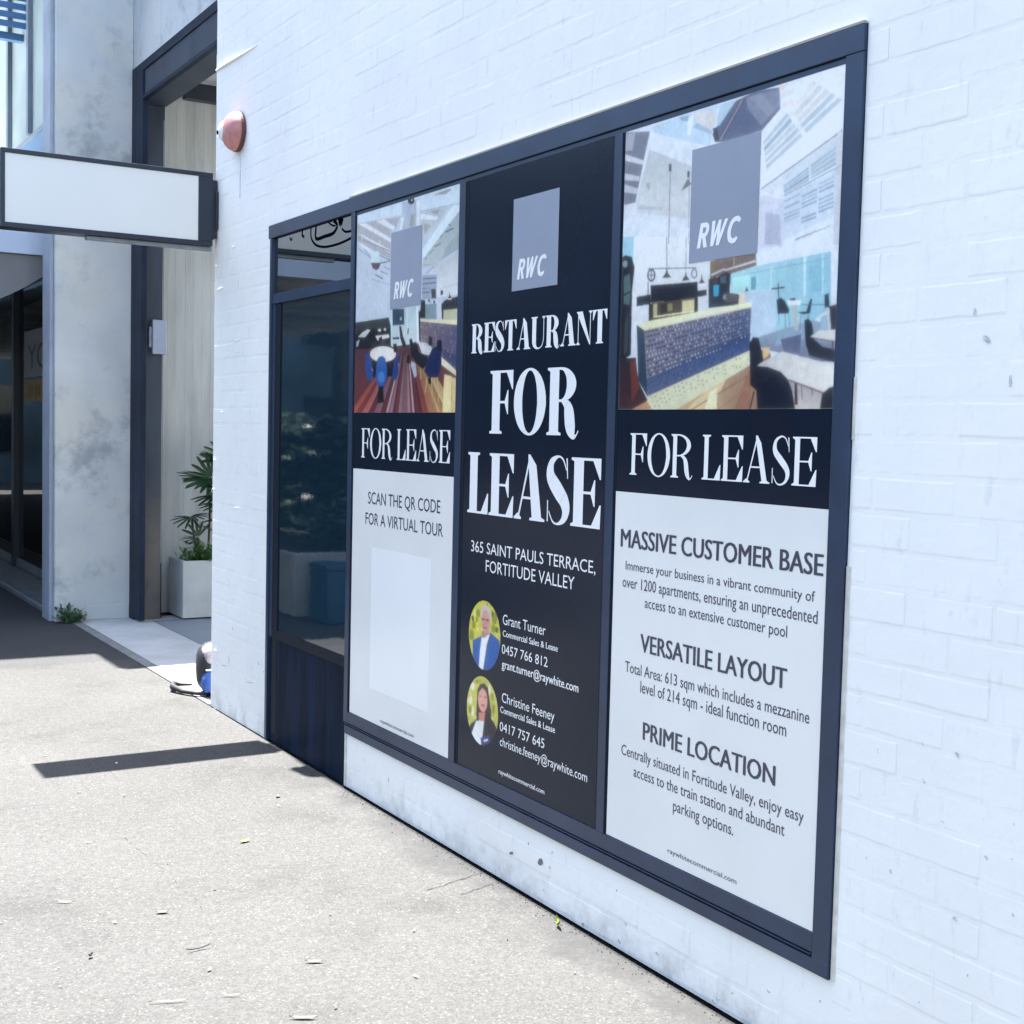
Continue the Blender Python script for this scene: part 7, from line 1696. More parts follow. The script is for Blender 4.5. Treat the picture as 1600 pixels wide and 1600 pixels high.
import numpy as np
def picture(data, name, parent, x, step=.003, soft=1, circle=None, seed=1):
    """a printed photograph: a fine grid of points, each coloured from the flat shapes listed in data"""
    rs_ = np.random.RandomState(seed)
    A = np.array(data[0][4]).reshape(-1, 2)/1000; y0, z0 = A.min(0); y1, z1 = A.max(0)
    ny, nz = int(round((y1-y0)/step))+1, int(round((z1-z0)/step))+1
    Y, Z = np.meshgrid(np.linspace(y0, y1, ny), np.linspace(z0, z1, nz), indexing='ij'); dy, dz = (y1-y0)/(ny-1), (z1-z0)/(nz-1)
    img = np.zeros((ny, nz, 3)); offs = [(-.25, -.25), (.25, -.25), (-.25, .25), (.25, .25)]
    for it in sorted(data, key=lambda q: q[0]):
        P_ = np.array(it[4]).reshape(-1, 2)/1000; c = np.array(it[1:4])
        ia, ib = max(int((P_[:, 0].min()-y0)/dy)-1, 0), min(int((P_[:, 0].max()-y0)/dy)+3, ny); ja, jb = max(int((P_[:, 1].min()-z0)/dz)-1, 0), min(int((P_[:, 1].max()-z0)/dz)+3, nz)
        if ib <= ia or jb <= ja: continue
        sy, sz = Y[ia:ib, ja:jb], Z[ia:ib, ja:jb]; al = np.zeros(sy.shape)
        for oy, oz in offs:
            qy, qz = sy+oy*dy, sz+oz*dz; ins = np.zeros(sy.shape, bool)
            for k in range(len(P_)):
                (ay, az), (by, bz) = P_[k-1], P_[k]
                if az == bz: continue
                ins ^= ((az > qz) != (bz > qz)) & (qy < (by-ay)*(qz-az)/(bz-az)+ay)
            al += ins*.25
        big = (P_.max(0)-P_.min(0)).max() > .05
        g_ = 1 + (rs_.uniform(-.10, .10)*(sy-sy.mean())/max(np.ptp(P_[:, 0]), .02) + rs_.uniform(-.12, .12)*(sz-sz.mean())/max(np.ptp(P_[:, 1]), .02) if big else 0)
        if len(it) > 5:
            tt_ = ((P_[:, 0].max()-sy)/max(np.ptp(P_[:, 0]), 1e-4) if it[8] == 0 else (sz-P_[:, 1].min())/max(np.ptp(P_[:, 1]), 1e-4)).clip(0, 1)[..., None]
            c = c*(1-tt_)+np.array(it[5:8])*tt_
        else: c = c[None, None]
        img[ia:ib, ja:jb] = img[ia:ib, ja:jb]*(1-al[..., None]) + (c*np.broadcast_to(g_, sy.shape)[..., None])*al[..., None]
    for _ in range(soft):
        p_ = np.pad(img, ((1, 1), (1, 1), (0, 0)), 'edge'); img = (p_[1:-1, 1:-1]*4+p_[:-2, 1:-1]*1.5+p_[2:, 1:-1]*1.5+p_[1:-1, :-2]*1.5+p_[1:-1, 2:]*1.5)/10
    def box_blur(a_, r):
        for ax in (0, 1):
            for _ in range(2):
                c_ = np.cumsum(np.pad(a_, [(r+1, r) if k == ax else (0, 0) for k in range(3)], 'edge'), axis=ax); n_ = a_.shape[ax]
                a_ = (np.take(c_, range(2*r+1, 2*r+1+n_), ax)-np.take(c_, range(0, n_), ax))/(2*r+1)
        return a_
    img = .68*img + .20*box_blur(img, 3) + .12*box_blur(img, 14)
    for cell, amp in ((28, .035), (9, .045), (3, .045)):       # mottling of a real picture
        g0 = rs_.normal(0, 1, (ny//cell+3, nz//cell+3)); fi, fj = np.arange(ny)/cell, np.arange(nz)/cell; a, b_ = fi.astype(int), fj.astype(int); u_, v_ = (fi-a)[:, None], (fj-b_)[None]
        u_, v_ = u_*u_*(3-2*u_), v_*v_*(3-2*v_)
        G = (g0[a][:, b_]*(1-u_)*(1-v_)+g0[a+1][:, b_]*u_*(1-v_)+g0[a][:, b_+1]*(1-u_)*v_+g0[a+1][:, b_+1]*u_*v_)
        img *= (1+amp*G*.6)[..., None]
    img = np.clip((img/.8)**1.18*.82*np.array([1.02, 1.02, .93]), .003, .86)
    px, py_, pz_ = wloc(parent)
    V = np.stack([np.full(ny*nz, x-px), Y.ravel()-py_, Z.ravel()-pz_], 1)
    I, J = np.meshgrid(np.arange(ny-1), np.arange(nz-1), indexing='ij'); a = (I*nz+J).ravel(); Q = np.stack([a, a+1, a+nz+1, a+nz], 1)
    if circle is not None:
        ci = ((Y-(y0+y1)/2)/((y1-y0)/2))**2+((Z-(z0+z1)/2)/((z1-z0)/2))**2 <= 1.0; ci = ci.ravel(); Q = Q[ci[Q].all(1)]
    me = bpy.data.meshes.new(name); me.from_pydata(V.tolist(), [], Q.tolist()); me.materials.append(print_m)
    ca = me.color_attributes.new('Col', 'FLOAT_COLOR', 'POINT')
    ca.data.foreach_set('color', np.concatenate([img.reshape(-1, 3), np.ones((ny*nz, 1))], 1).ravel())
    me.update(); return obj(name, me, parent)

XP = 2.2975                      # print surface
posters = {}
spec = {1: ('lease poster on the left pane with blue chairs photo and blank white code square', 4.226, 5.125),
        2: ('black lease poster on the middle pane with big white serif words and two round portraits', 3.272, 4.158),
        3: ('lease poster on the right pane with tiled bar photo and three headings on white', 2.3235, 3.211)}
for k, (lab, y0, y1) in spec.items():
    t_ = thing('lease_poster', lab, 'poster', (XP, (y0+y1)/2, .334), 'lease posters on the shop window'); posters[k] = t_
    if k == 2: box('black_panel', ink_m, t_, XP, XP+.0022, y0, y1, .3345, 2.440)
    else:
        zw = 1.381
        box('black_panel', ink_m, t_, XP, XP+.0022, y0, y1, zw, 1.6215)
        box('white_panel', white_v, t_, XP, XP+.0022, y0, y1, .3345, zw-.0005)
for k, (y0, y1, z0, z1) in {1: (4.523, 4.793, 2.028, 2.330), 2: (3.563, 3.846, 2.024, 2.331), 3: (2.616, 2.895, 2.026, 2.335)}.items():
    t_ = posters[k]; XL = XP-.0016
    lg = box('logo', grey_v, t_, XL, XL+.0005, y0, y1, z0, z1)
    pr = []; x = 0
    for ch in 'RWC':
        p, w_ = sans_glyph(ch); pr += [[(a+x, c) for a, c in q] for q in p]; x += w_+.09
    wd = (y1-y0)*.64; me = prim_mesh(pr, white_t, wd/2.72, .067, .22)
    o = obj('lettering', me, lg); o.location = Vector((XL-.0002, y1-.033, z0+.037)) - wloc(t_)
picture(PIC1, 'photo_print', posters[1], XP-.0003, .0021, 1, None, 2); picture(PIC3, 'photo_print', posters[3], XP-.0003, .0021, 1, None, 5)
picture(FACE1, 'portrait_print', posters[2], XP-.0003, .0016, 2, 1, 3); picture(FACE2, 'portrait_print', posters[2], XP-.0003, .0016, 2, 1, 4)
box('blank_square', white_p, posters[1], XP-.0006, XP, 4.398, 4.927, .474, 1.062)
# the chair of the bar photo runs on, darker, over the black band
mbc = MB().poly([(XP-.0003, y, z) for y, z in ((2.63, 1.6213), (2.50, 1.6213), (2.44, 1.555), (2.47, 1.53), (2.60, 1.54))]); build(mbc, 'chair_silhouette', mat('printed_near_black', (.006, .010, .02), .16), posters[3])
for (pk, font, s_, ya, yb, z, cap, colr, bold) in TEXTS:
    m = white_t if colr == 'white' else ink_t
    wd = ya-yb
    if font == 'sans': me = sans_mesh(s_, wd, cap, m, .035 if bold else (.02 if colr == 'white' and cap < .03 else 0))
    else: me = serif_mesh(s_, wd, cap, m, font == 'serif_bold')
    me.name = 'lettering'
    o = obj('lettering', me, posters[pk]); o.location = Vector((XP-.0008, ya, z)) - wloc(posters[pk])
# ------------------------------------------------------------------ projecting sign
box_m = mat('dark_navy_sign_casing', (0.016, 0.022, 0.035), 0.35, 0.5, var=.15, scale=6)
face_m = mat('white_acrylic_sign_face', (0.83, 0.79, 0.71), 0.3, 0.5, var=.015, scale=3)
sg = thing('projecting_sign', 'blank white rectangular lightbox sign in a dark casing projecting from the brick wall', 'sign', (1.75, 7.01, 2.5))
fr = build(MB().box(1.197, 2.272, 6.95, 7.08, 2.508, 2.532).box(1.197, 2.272, 6.95, 7.08, 2.872, 2.895).box(1.197, 1.216, 6.95, 7.08, 2.532, 2.872).box(2.194, 2.272, 6.95, 7.08, 2.532, 2.872).box(1.21, 2.2, 7.06, 7.078, 2.53, 2.874), 'casing', box_m, sg, .002)
box('cable', dark_m, sg, 2.26, 2.2965, 7.022, 7.03, 2.60, 2.64); [box('face_screw', box_m, sg, x_-.004, x_+.004, 6.948, 6.9499, z_-.004, z_+.004) for x_ in (1.207, 2.235) for z_ in (2.52, 2.884)]
build(MB().quad((1.2165, 6.956, 2.5325), (2.1935, 6.956, 2.5325), (2.1935, 6.956, 2.8715), (1.2165, 6.956, 2.8715)), 'face_panel', face_m, sg)
build(MB().box(1.62, 2.28, 6.99, 7.03, 2.487, 2.507), 'support_rail', mat('galvanised_steel', (.3, .32, .34), .45, metal=.6, var=.2, scale=10), sg, .002)
build(MB().box(2.272, 2.297, 6.955, 7.02, 2.55, 2.86).box(2.285, 2.299, 6.94, 7.02, 2.60, 2.80), 'wall_bracket', box_m, sg, .002)

# sign script's reflection, painted as black strokes on the glass over the door
def mirrored_stroke(pts, wd):
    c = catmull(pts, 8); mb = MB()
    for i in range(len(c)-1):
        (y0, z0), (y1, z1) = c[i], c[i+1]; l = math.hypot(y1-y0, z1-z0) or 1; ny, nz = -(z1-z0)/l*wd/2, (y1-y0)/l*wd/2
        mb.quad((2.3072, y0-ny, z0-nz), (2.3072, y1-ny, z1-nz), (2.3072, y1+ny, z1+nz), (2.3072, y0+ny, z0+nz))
    build(mb, 'script_reflection', dark_m, dr)
mirrored_stroke([(5.66, 2.455), (5.655, 2.41), (5.60, 2.372), (5.50, 2.352), (5.38, 2.348), (5.28, 2.352), (5.18, 2.362)], .011)
mirrored_stroke([(5.60, 2.452), (5.598, 2.40), (5.50, 2.398), (5.40, 2.402), (5.36, 2.43), (5.40, 2.455)], .016)
mirrored_stroke([(5.46, 2.456), (5.42, 2.438), (5.38, 2.43)], .008)
mirrored_stroke([(5.34, 2.456), (5.325, 2.43), (5.305, 2.455)], .024)
mirrored_stroke([(5.31, 2.41), (5.27, 2.392), (5.20, 2.388)], .010)
mirrored_stroke([(5.76, 2.456), (5.765, 2.432), (5.74, 2.425)], .012); mirrored_stroke([(5.92, 2.44), (5.90, 2.425), (5.89, 2.438)], .008)

# ------------------------------------------------------------------ alarm siren
red_m = mat('faded_red_plastic', (0.50, 0.21, 0.18), 0.45, 0.5, var=.25, scale=14)
sr = thing('alarm_siren', 'round faded red alarm siren mounted on the white brick wall above the sign', 'alarm', (2.298, 6.62, 3.055))
def dome(cx, cy, cz, rx, r, m, name, parent, x_only=None, n=28, k=10):
    mb = MB(); rings = []
    for i in range(k+1):
        a = i/k*math.pi/2; rr_ = r*math.cos(a)**.75 if i < k else 0.0005; xx = cx-rx*math.sin(a)
        rings.append(len(mb.v)); mb.v += [(xx, cy+rr_*math.cos(2*math.pi*j/n), cz+rr_*math.sin(2*math.pi*j/n)) for j in range(n)]
    for i in range(k):
        for j in range(n): mb.f.append((rings[i]+j, rings[i]+(j+1) % n, rings[i+1]+(j+1) % n, rings[i+1]+j))
    return build(mb, name, m, parent, smooth=True)
build(MB().tube([(2.298, 6.62, 3.055), (2.278, 6.62, 3.055)], .101, 32), 'back_plate', mat('dark_red_plastic', (.12, .03, .03), .5, var=.1), sr)
dome(2.278, 6.62, 3.055, .062, .098, red_m, 'dome', sr)
build(MB().tube([(2.215, 6.69, 3.055), (2.205, 6.695, 3.055)], .010, 12), 'label_dot', dark_m, sr)
pb = MB()
for k in range(12):
    pass
dome(2.250, 6.672, 3.062, .042, .056, mat('sunlit_side_white', (.8, .8, .78), .4, var=.03), 'sunlit_cap', sr, n=18, k=6)  # white cap painted in for the sunlit side of the red dome
# run-off streak under the siren (painted-surface stain)
stn = mat('pale_blue_grey_stain', (.60, .63, .68), .7, var=.1, scale=20)
build(MB().box(WF-.0035, WF, 6.600, 6.612, 2.72, 2.95), 'cable_conduit', stn, sr, .001)

# ------------------------------------------------------------------ concrete building next door
conc = mat('weathered_grey_concrete', (0.50, 0.515, 0.51), 0.75, 0.3, bump=.0012, bscale=40, var=.16, scale=1.1)
t, b, g = nodes(conc)
s1 = smooth_n(t, noise_n(t, g.outputs['Position'], 1.9, 6, .65), .47, .64); mixin(conc, math_n(t, 'MULTIPLY', s1, .5), (.56, .53, .46))
s2_ = smooth_n(t, noise_n(t, g.outputs['Position'], 1.35, 8, .72), .50, .66); mixin(conc, math_n(t, 'MULTIPLY', s2_, .8), (.25, .265, .27))
s3 = smooth_n(t, noise_n(t, g.outputs['Position'], 22, 3, .6), .70, .76); mixin(conc, math_n(t, 'MULTIPLY', s3, .3), (.16, .16, .16))
board_m = mat('board_marked_concrete', (0.40, 0.41, 0.40), 0.8, 0.3, bump=.0015, bscale=50, var=.17, scale=2.4, stretch=(3.0, 3, .4))
conc2 = mat('smooth_grey_planter_concrete', (0.41, 0.415, 0.40), 0.7, 0.3, var=.12, scale=5, bump=.0006, bscale=70)
cbd = thing('concrete_building', 'weathered grey concrete building with blue louvres and dark shop glazing beside the brick wall', 'building', (2.5, 11, 0))
box('pillar', conc, cbd, 2.190, 2.7745, 10.45, 10.75, 0.0, 5.75, .008)
box('plinth', conc, cbd, 2.425, 2.757, 10.44, 10.4495, 0.005, .117, .003)
box('pillar_return', mat('blue_grey_render', (.30, .335, .38), .7, var=.15, scale=3), cbd, 2.160, 2.1895, 10.50, 10.76, 0.0, 5.75, .004)
box('upper_wall', conc, cbd, 2.775, 3.05, 9.723, 10.75, 4.285, 5.75, .003); box('upper_wall', conc, cbd, 2.775, 3.05, 7.02, 9.715, 4.285, 5.75, .003)
bw = box('rear_wall', board_m, cbd, 2.9, 6.2, 10.66, 10.9, 0, 5.75)
xx = 2.96
while xx < 4.6:
    wd = rnd.uniform(.055, .085); box('board_panel', board_m, cbd, xx+.0001, xx+wd-.0001, 10.655-rnd.uniform(.0002, .0015), 10.665, 0.01, 4.26, .0015); xx += wd
box('passage_ceiling', conc, cbd, 2.99, 6.2, 7.02, 10.655, 4.29, 4.5)
box('ceiling_beam', box_m, cbd, 3.22, 6.2, 10.55, 10.64, 4.16, 4.288)

# steel portal
steel = mat('dark_painted_steel_portal', (0.010, 0.018, 0.036), 0.5, 0.15, var=.4, scale=2.5, bump=.0005, bscale=60)
web_m = mat('steel_portal_web', (0.034, 0.044, 0.064), 0.45, 0.3, var=.3, scale=2, stretch=(2, 2, .5))
t, b, g = nodes(web_m); sx = t.nodes.new('ShaderNodeSeparateXYZ'); t.links.new(g.outputs['Position'], sx.inputs[0])
rust = math_n(t, 'MULTIPLY', math_n(t, 'SUBTRACT', 1.0, smooth_n(t, sx.outputs[2], .5, 1.25)), smooth_n(t, noise_n(t, g.outputs['Position'], 4, 6, .6), .25, .55))
mixin(web_m, math_n(t, 'MULTIPLY', rust, .75), (.13, .115, .10))
pt = thing('steel_portal', 'dark steel portal frame of a post and overhead beam beside the concrete pillar', 'portal', (2.87, 10.2, 0))
build(MB().box(2.760, 2.985, 10.325, 10.44, 0.005, 4.28).box(2.760, 2.80, 10.13, 10.325, 0.02, 4.215), 'post', steel, pt, .003)
box('post_web', web_m, pt, 2.8005, 2.966, 10.29, 10.3245, .005, 4.0, .001)
box('edge_strip', mat('pale_metal_edge', (.30, .31, .33), .4, var=.2), pt, 2.9665, 2.974, 10.30, 10.3245, .45, 3.9)
build(MB().box(2.760, 2.985, 7.02, 10.324, 4.215, 4.28).box(2.7605, 2.80, 7.02, 10.13, 4.0, 4.03), 'beam', steel, pt, .003)
build(MB().box(2.772, 2.80, 7.02, 10.13, 4.0305, 4.2145).box(2.8005, 2.983, 7.02, 10.288, 4.002, 4.05), 'beam_web', web_m, pt)
ic = thing('intercom_box', 'small pale grey box fixed to the dark steel post', 'intercom', (2.93, 10.27, 2.1))
box('housing', mat('pale_grey_plastic', (.26, .30, .37), .5, var=.1), ic, 2.875, 2.985, 10.235, 10.289, 2.09, 2.355, .006)
box('cover', mat('grey_plastic_cover', (.22, .26, .33), .5, var=.1), ic, 2.852, 2.876, 10.25, 10.288, 2.14, 2.30, .003)

# glazing on the left: ground floor shop
tint = bpy.data.materials.new('tinted_shop_glass'); tint.use_nodes = True; tt = tint.node_tree
for n in list(tt.nodes):
    if n.type == 'BSDF_PRINCIPLED': tt.nodes.remove(n)
ou = next(n for n in tt.nodes if n.type == 'OUTPUT_MATERIAL'); tr = tt.nodes.new('ShaderNodeBsdfTransparent'); tr.inputs[0].default_value = (.86, .92, .92, 1)
gl = tt.nodes.new('ShaderNodeBsdfGlossy'); gl.inputs['Roughness'].default_value = .02; frn = tt.nodes.new('ShaderNodeFresnel'); frn.inputs[0].default_value = 1.45
nzz = tt.nodes.new('ShaderNodeTexNoise'); nzz.inputs['Scale'].default_value = 1.5; bmp = tt.nodes.new('ShaderNodeBump'); bmp.inputs['Distance'].default_value = .002; tt.links.new(nzz.outputs[0], bmp.inputs['Height']); tt.links.new(bmp.outputs[0], gl.inputs['Normal'])
mxs = tt.nodes.new('ShaderNodeMixShader'); tt.links.new(frn.outputs[0], mxs.inputs[0]); tt.links.new(tr.outputs[0], mxs.inputs[1]); tt.links.new(gl.outputs[0], mxs.inputs[2]); tt.links.new(mxs.outputs[0], ou.inputs[0])
inter = mat('dim_shop_interior', (.62, .66, .66), .7, var=.4, scale=1.5)
cb_p = cbd
box('glazing_mullion', box_m, cb_p, 2.590, 2.70, 14.33, 14.45, .03, 3.2, .003)
box('glazing_mullion', box_m, cb_p, 2.60, 2.69, 16.5, 16.6, .03, 3.2, .003)
box('glass_pane', tint, cb_p, 2.640, 2.650, 10.76, 14.33, .12, 3.2); box('glass_pane', tint, cb_p, 2.640, 2.650, 14.45, 16.5, .12, 3.2); box('glass_pane', tint, cb_p, 2.640, 2.650, 16.6, 30, .12, 3.2)
box('glazing_sill', mat('grey_metal_sill', (.16, .17, .18), .5, var=.2), cb_p, 2.62, 2.68, 10.76, 30, .03, .119, .003)
box('threshold', mat('grey_stone_threshold', (.13, .135, .14), .7, var=.2, scale=4), cb_p, 2.215, 2.615, 10.77, 30, .0, .03, .004)
box('threshold_rail', mat('pale_metal_rail', (.34, .35, .36), .4, metal=.3, var=.1), cb_p, 2.225, 2.245, 10.78, 30, .0305, .04)
box('interior_floor', mat('interior_floor_tile', (.12, .12, .12), .4, var=.1), cb_p, 2.69, 8, 10.91, 30, 0, .02)
box('interior_wall', inter, cb_p, 6.5, 6.6, 10.91, 30, 0.021, 3.3); box('interior_wall', inter, cb_p, 2.69, 6.49, 17.5, 17.6, 0.021, 3.3); box('ceiling_slab', inter, cb_p, 2.30, 8, 10.91, 30, 3.31, 3.95)
# canopy: pale fascia and curved soffit
box('canopy_fascia', mat('pale_blue_fascia', (.46, .52, .62), .5, var=.06, scale=2), cb_p, -2.6, 2.262, 11.0, 11.12, 2.865, 3.05, .004)
mb = MB(); prof = []
for k in range(15):
    x_ = 1.55 + .72*k/14; prof.append((x_, 2.40+.34*((x_-1.55)/.72)**1.6 + .0))
for k in range(14):
    (a0, z0), (a1, z1) = prof[k], prof[k+1]
    mb.quad((a0, 11.03, z0), (a1, 11.03, z1), (a1, 11.03, 2.86), (a0, 11.03, 2.86)); mb.quad((a0, 11.03, z0), (a1, 11.03, z1), (a1, 13.5, z1), (a0, 13.5, z0))
build(mb, 'curved_soffit', mat('warm_grey_soffit', (.17, .165, .165), .6, var=.1, scale=2), cb_p)
box('canopy_slab', inter, cb_p, -2.6, 2.262, 11.121, 30, 2.87, 3.04)  # slab stretched out of view to shade the ground mirrored in the door
# upper glazing and blue louvres
upg = mat('pale_green_reflective_glass', (.36, .41, .38), .45, .25, ior=1.4, var=.25, scale=.8)
box('upper_glass', upg, cb_p, 2.300, 2.32, 10.77, 30, 3.99, 5.7)
blue_m = mat('blue_painted_steel', (.06, .16, .32), .4, var=.15, scale=3)
box('spandrel', mat('blue_grey_spandrel', (.16, .25, .36), .45, var=.1, scale=2), cb_p, 2.292, 2.33, 10.77, 30, 3.06, 3.945)
box('upper_sill', mat('grey_sill', (.2, .23, .26), .5, var=.1), cb_p, 2.285, 2.33, 10.77, 30, 3.946, 3.985, .002)
for yy in (11.88, 12.80, 13.9, 15.2, 16.8): box('window_mullion', mat('grey_mullion', (.14, .17, .2), .5, var=.1) if yy == 11.88 else bpy.data.materials['grey_mullion'], cb_p, 2.262, 2.299, yy, yy+.09, 3.99, 5.7)
for k in range(12):
    z_ = 4.925+.078*k
    bl = MB().box(-1.5, 2.55, 12.14, 12.152, z_, z_+.052).box(-1.5, 2.55, 12.153, 12.21, z_+.040, z_+.052)
    build(bl, 'louvre_blade', blue_m, cb_p)
box('louvre_frame', blue_m, cb_p, -1.5, 2.55, 12.26, 12.34, 4.85, 4.91)
box('upper_block', mat('grey_cladding', (.3, .32, .35), .6, var=.1), cb_p, -1.5, 2.25, 12.45, 13.4, 5.86, 9.3)
box('upper_block', conc, cb_p, 2.26, 8, 10.92, 30, 5.76, 6.6)

# shop sign and things seen behind the glass
sp = thing('window_sign', 'white sign with outlined letters over a yellow band hanging inside the shop glass', 'sign', (2.63, 13.4, 1.86))
box('white_board', mat('white_board', (.22, .23, .24), .5, var=.03), sp, 2.630, 2.638, 12.3, 13.98, 1.98, 2.44)
box('yellow_band', mat('yellow_band', (.26, .18, .05), .5, var=.15, scale=15), sp, 2.630, 2.638, 12.3, 13.98, 1.74, 1.955)
lt = mat('grey_outline_lettering', (.04, .045, .055), .5); og = mat('orange_lettering', (.2, .06, .02), .5)
for body, y_, z_, ht, wd, mm in (('YO', 13.80, 2.06, .24, .95, lt), ('Ping', 13.78, 1.79, .11, 1.0, og)):
    if body == 'Ping':
        mb = MB()
        for k, yy in enumerate((13.75, 13.62, 13.42, 13.30, 13.12)): mb.box(2.6285, 2.6295, yy-.07, yy, 1.78+.01*(k % 2), 1.90)
        build(mb, 'band_marks', og, sp)
    else:
        o = obj('lettering', sans_mesh(body, wd, ht, mm, -.012), sp); o.location = Vector((2.6292, y_, z_)) - wloc(sp)
cn = thing('shop_counter', 'low dark counter with a pale top edge behind the shop glass', 'counter', (3.0, 13, 0))
box('counter_body', mat('dark_counter', (.03, .035, .035), .5, var=.1), cn, 2.86, 3.2, 11.2, 14.4, .03, .74); box('counter_top', mat('pale_counter_top', (.6, .58, .52), .4), cn, 2.85, 3.2, 11.2, 14.4, .741, .765)
bt = thing('white_blue_carton', 'white carton with a blue top on the counter inside the shop', 'carton', (2.95, 11.9, .766))
box('carton_body', mat('white_card', (.75, .75, .75), .5), bt, 2.88, 3.05, 12.9, 13.25, .766, 1.22, .01); box('carton_lid', mat('blue_card', (.05, .16, .5), .5), bt, 2.88, 3.05, 12.9, 13.25, 1.221, 1.36, .01)
pp = thing('pink_standing_banner', 'narrow pale pink banner standing inside the shop at the far left', 'banner', (3.0, 15.2, .03))
box('banner_sheet', mat('pink_fabric', (.5, .2, .2), .6, var=.2), pp, 2.9, 2.93, 15.0, 15.6, 1.6, 2.6); box('banner_stand', box_m, pp, 2.9, 2.93, 15.25, 15.3, .03, 1.599)

# ------------------------------------------------------------------ planter and plants in the passage
pl = thing('concrete_planter', 'square pale concrete planter box standing in the shaded passage', 'planter', (3.6, 10.35, 0))
build(MB().box(3.103, 4.1, 10.15, 10.19, .018, .472).box(3.103, 4.1, 10.50, 10.54, .018, .472).box(3.103, 3.143, 10.19, 10.50, .018, .472).box(4.06, 4.1, 10.19, 10.50, .018, .472), 'trough', conc2, pl, .006)
box('soil', mat('dark_soil', (.03, .022, .015), .9, var=.4, scale=30), pl, 3.143, 4.06, 10.19, 10.5, .3, .43); box('base', dark_m, pl, 3.13, 4.07, 10.17, 10.52, .004, .02)
def leaf_mat(n, c): return mat(n, c, .38, .5, var=.45, scale=9)
palm_m = leaf_mat('dark_palm_leaf', (.022, .058, .026)); green_m = leaf_mat('light_green_leaf', (.075, .15, .045)); stem_m = mat('palm_cane', (.05, .05, .03), .7, var=.3, scale=20)
pm = thing('fan_palm', 'dark green fan palm rising from the concrete planter', 'plant', (3.4, 10.35, .43))
def fan(c, axis, up, R_, n, spread, parent):
    mb = MB(); c = Vector(c); axis = Vector(axis).normalized(); up = Vector(up).normalized(); side = axis.cross(up).normalized(); up = side.cross(axis)
    for k in range(n):
        a = (k/(n-1)-.5)*spread; d = (axis*math.cos(a)+side*math.sin(a)).normalized(); pw = d.cross(up).normalized(); l = R_*(1-.16*abs(a)/1.5)*rnd.uniform(.9, 1.05)
        wd_ = R_*.058
        prev = None
        for s_, ww in ((.08, .3), (.35, 1), (.7, .95), (.93, .6), (1.0, .12)):
            p = c + d*l*s_ - Vector((0, 0, 1))*(.16*l*s_*s_) + up*.01
            q = (p-pw*wd_*ww, p+up*(-.35*wd_*ww), p+pw*wd_*ww)
            if prev: mb.quad(prev[0], prev[1], q[1], q[0]); mb.quad(prev[1], prev[2], q[2], q[1])
            prev = q
    build(mb, 'leaf', palm_m, parent)
canes = [((3.36, 10.33), (3.37, 10.31, 1.14)), ((3.45, 10.36), (3.52, 10.38, 1.28)), ((3.27, 10.34), (3.22, 10.32, .80)), ((3.55, 10.32), (3.45, 10.27, .90)), ((3.3, 10.38), (3.30, 10.40, .64))]
for (b0, tp) in canes: build(MB().tube([(b0[0], b0[1], .42), ((b0[0]+tp[0])/2+.01, b0[1], (tp[2]+.42)/2), tp], [.010, .009, .006], 6), 'stem', stem_m, pm, smooth=True)
fan((3.37, 10.31, 1.12), (-.25, -.22, 1), (.1, -1, -.1), .27, 11, 3.0, pm); fan((3.37, 10.31, 1.10), (-1, -.3, .15), (0, -.5, 1), .30, 10, 1.9, pm); fan((3.37, 10.31, 1.10), (.5, -.7, .3), (0, -.3, 1), .28, 10, 2.4, pm)
fan((3.52, 10.38, 1.27), (-.1, -.2, 1), (0, -1, .1), .28, 11, 2.8, pm); fan((3.52, 10.38, 1.24), (-.9, -.4, .3), (0, -.5, 1), .27, 10, 2.0, pm); fan((3.22, 10.32, .80), (-.6, -.4, -.2), (0, -.4, 1), .18, 7, 2.2, pm)
fan((3.22, 10.32, .81), (.5, -.6, .1), (0, -.4, 1), .18, 7, 2.0, pm); fan((3.45, 10.27, .90), (-.6, -.6, -.1), (0, -.4, 1), .22, 9, 2.2, pm); fan((3.45, 10.27, .92), (.1, -.2, 1), (0, -1, .1), .2, 8, 2.4, pm); fan((3.30, 10.40, .64), (-.2, -.1, 1), (0, -1, .1), .19, 5, 1.6, pm); fan((3.30, 10.36, .62), (-1, -.2, .1), (0, -.3, 1), .17, 6, 1.8, pm); fan((3.55, 10.25, 1.0), (-.2, -.8, -.2), (0, -.2, 1), .25, 9, 2.2, pm)
for cc, ax_, r_ in (((3.46, 10.30, 1.20), (-.5, -.5, .6), .27), ((3.50, 10.28, 1.08), (-.9, -.5, 0), .28), ((3.42, 10.30, .98), (-.3, -.9, -.3), .25), ((3.34, 10.28, .76), (.2, -.8, .4), .18), ((3.38, 10.26, .70), (-.7, -.6, .3), .17)): fan(cc, ax_, (0, -.4, 1), r_, 10, 2.3, pm)
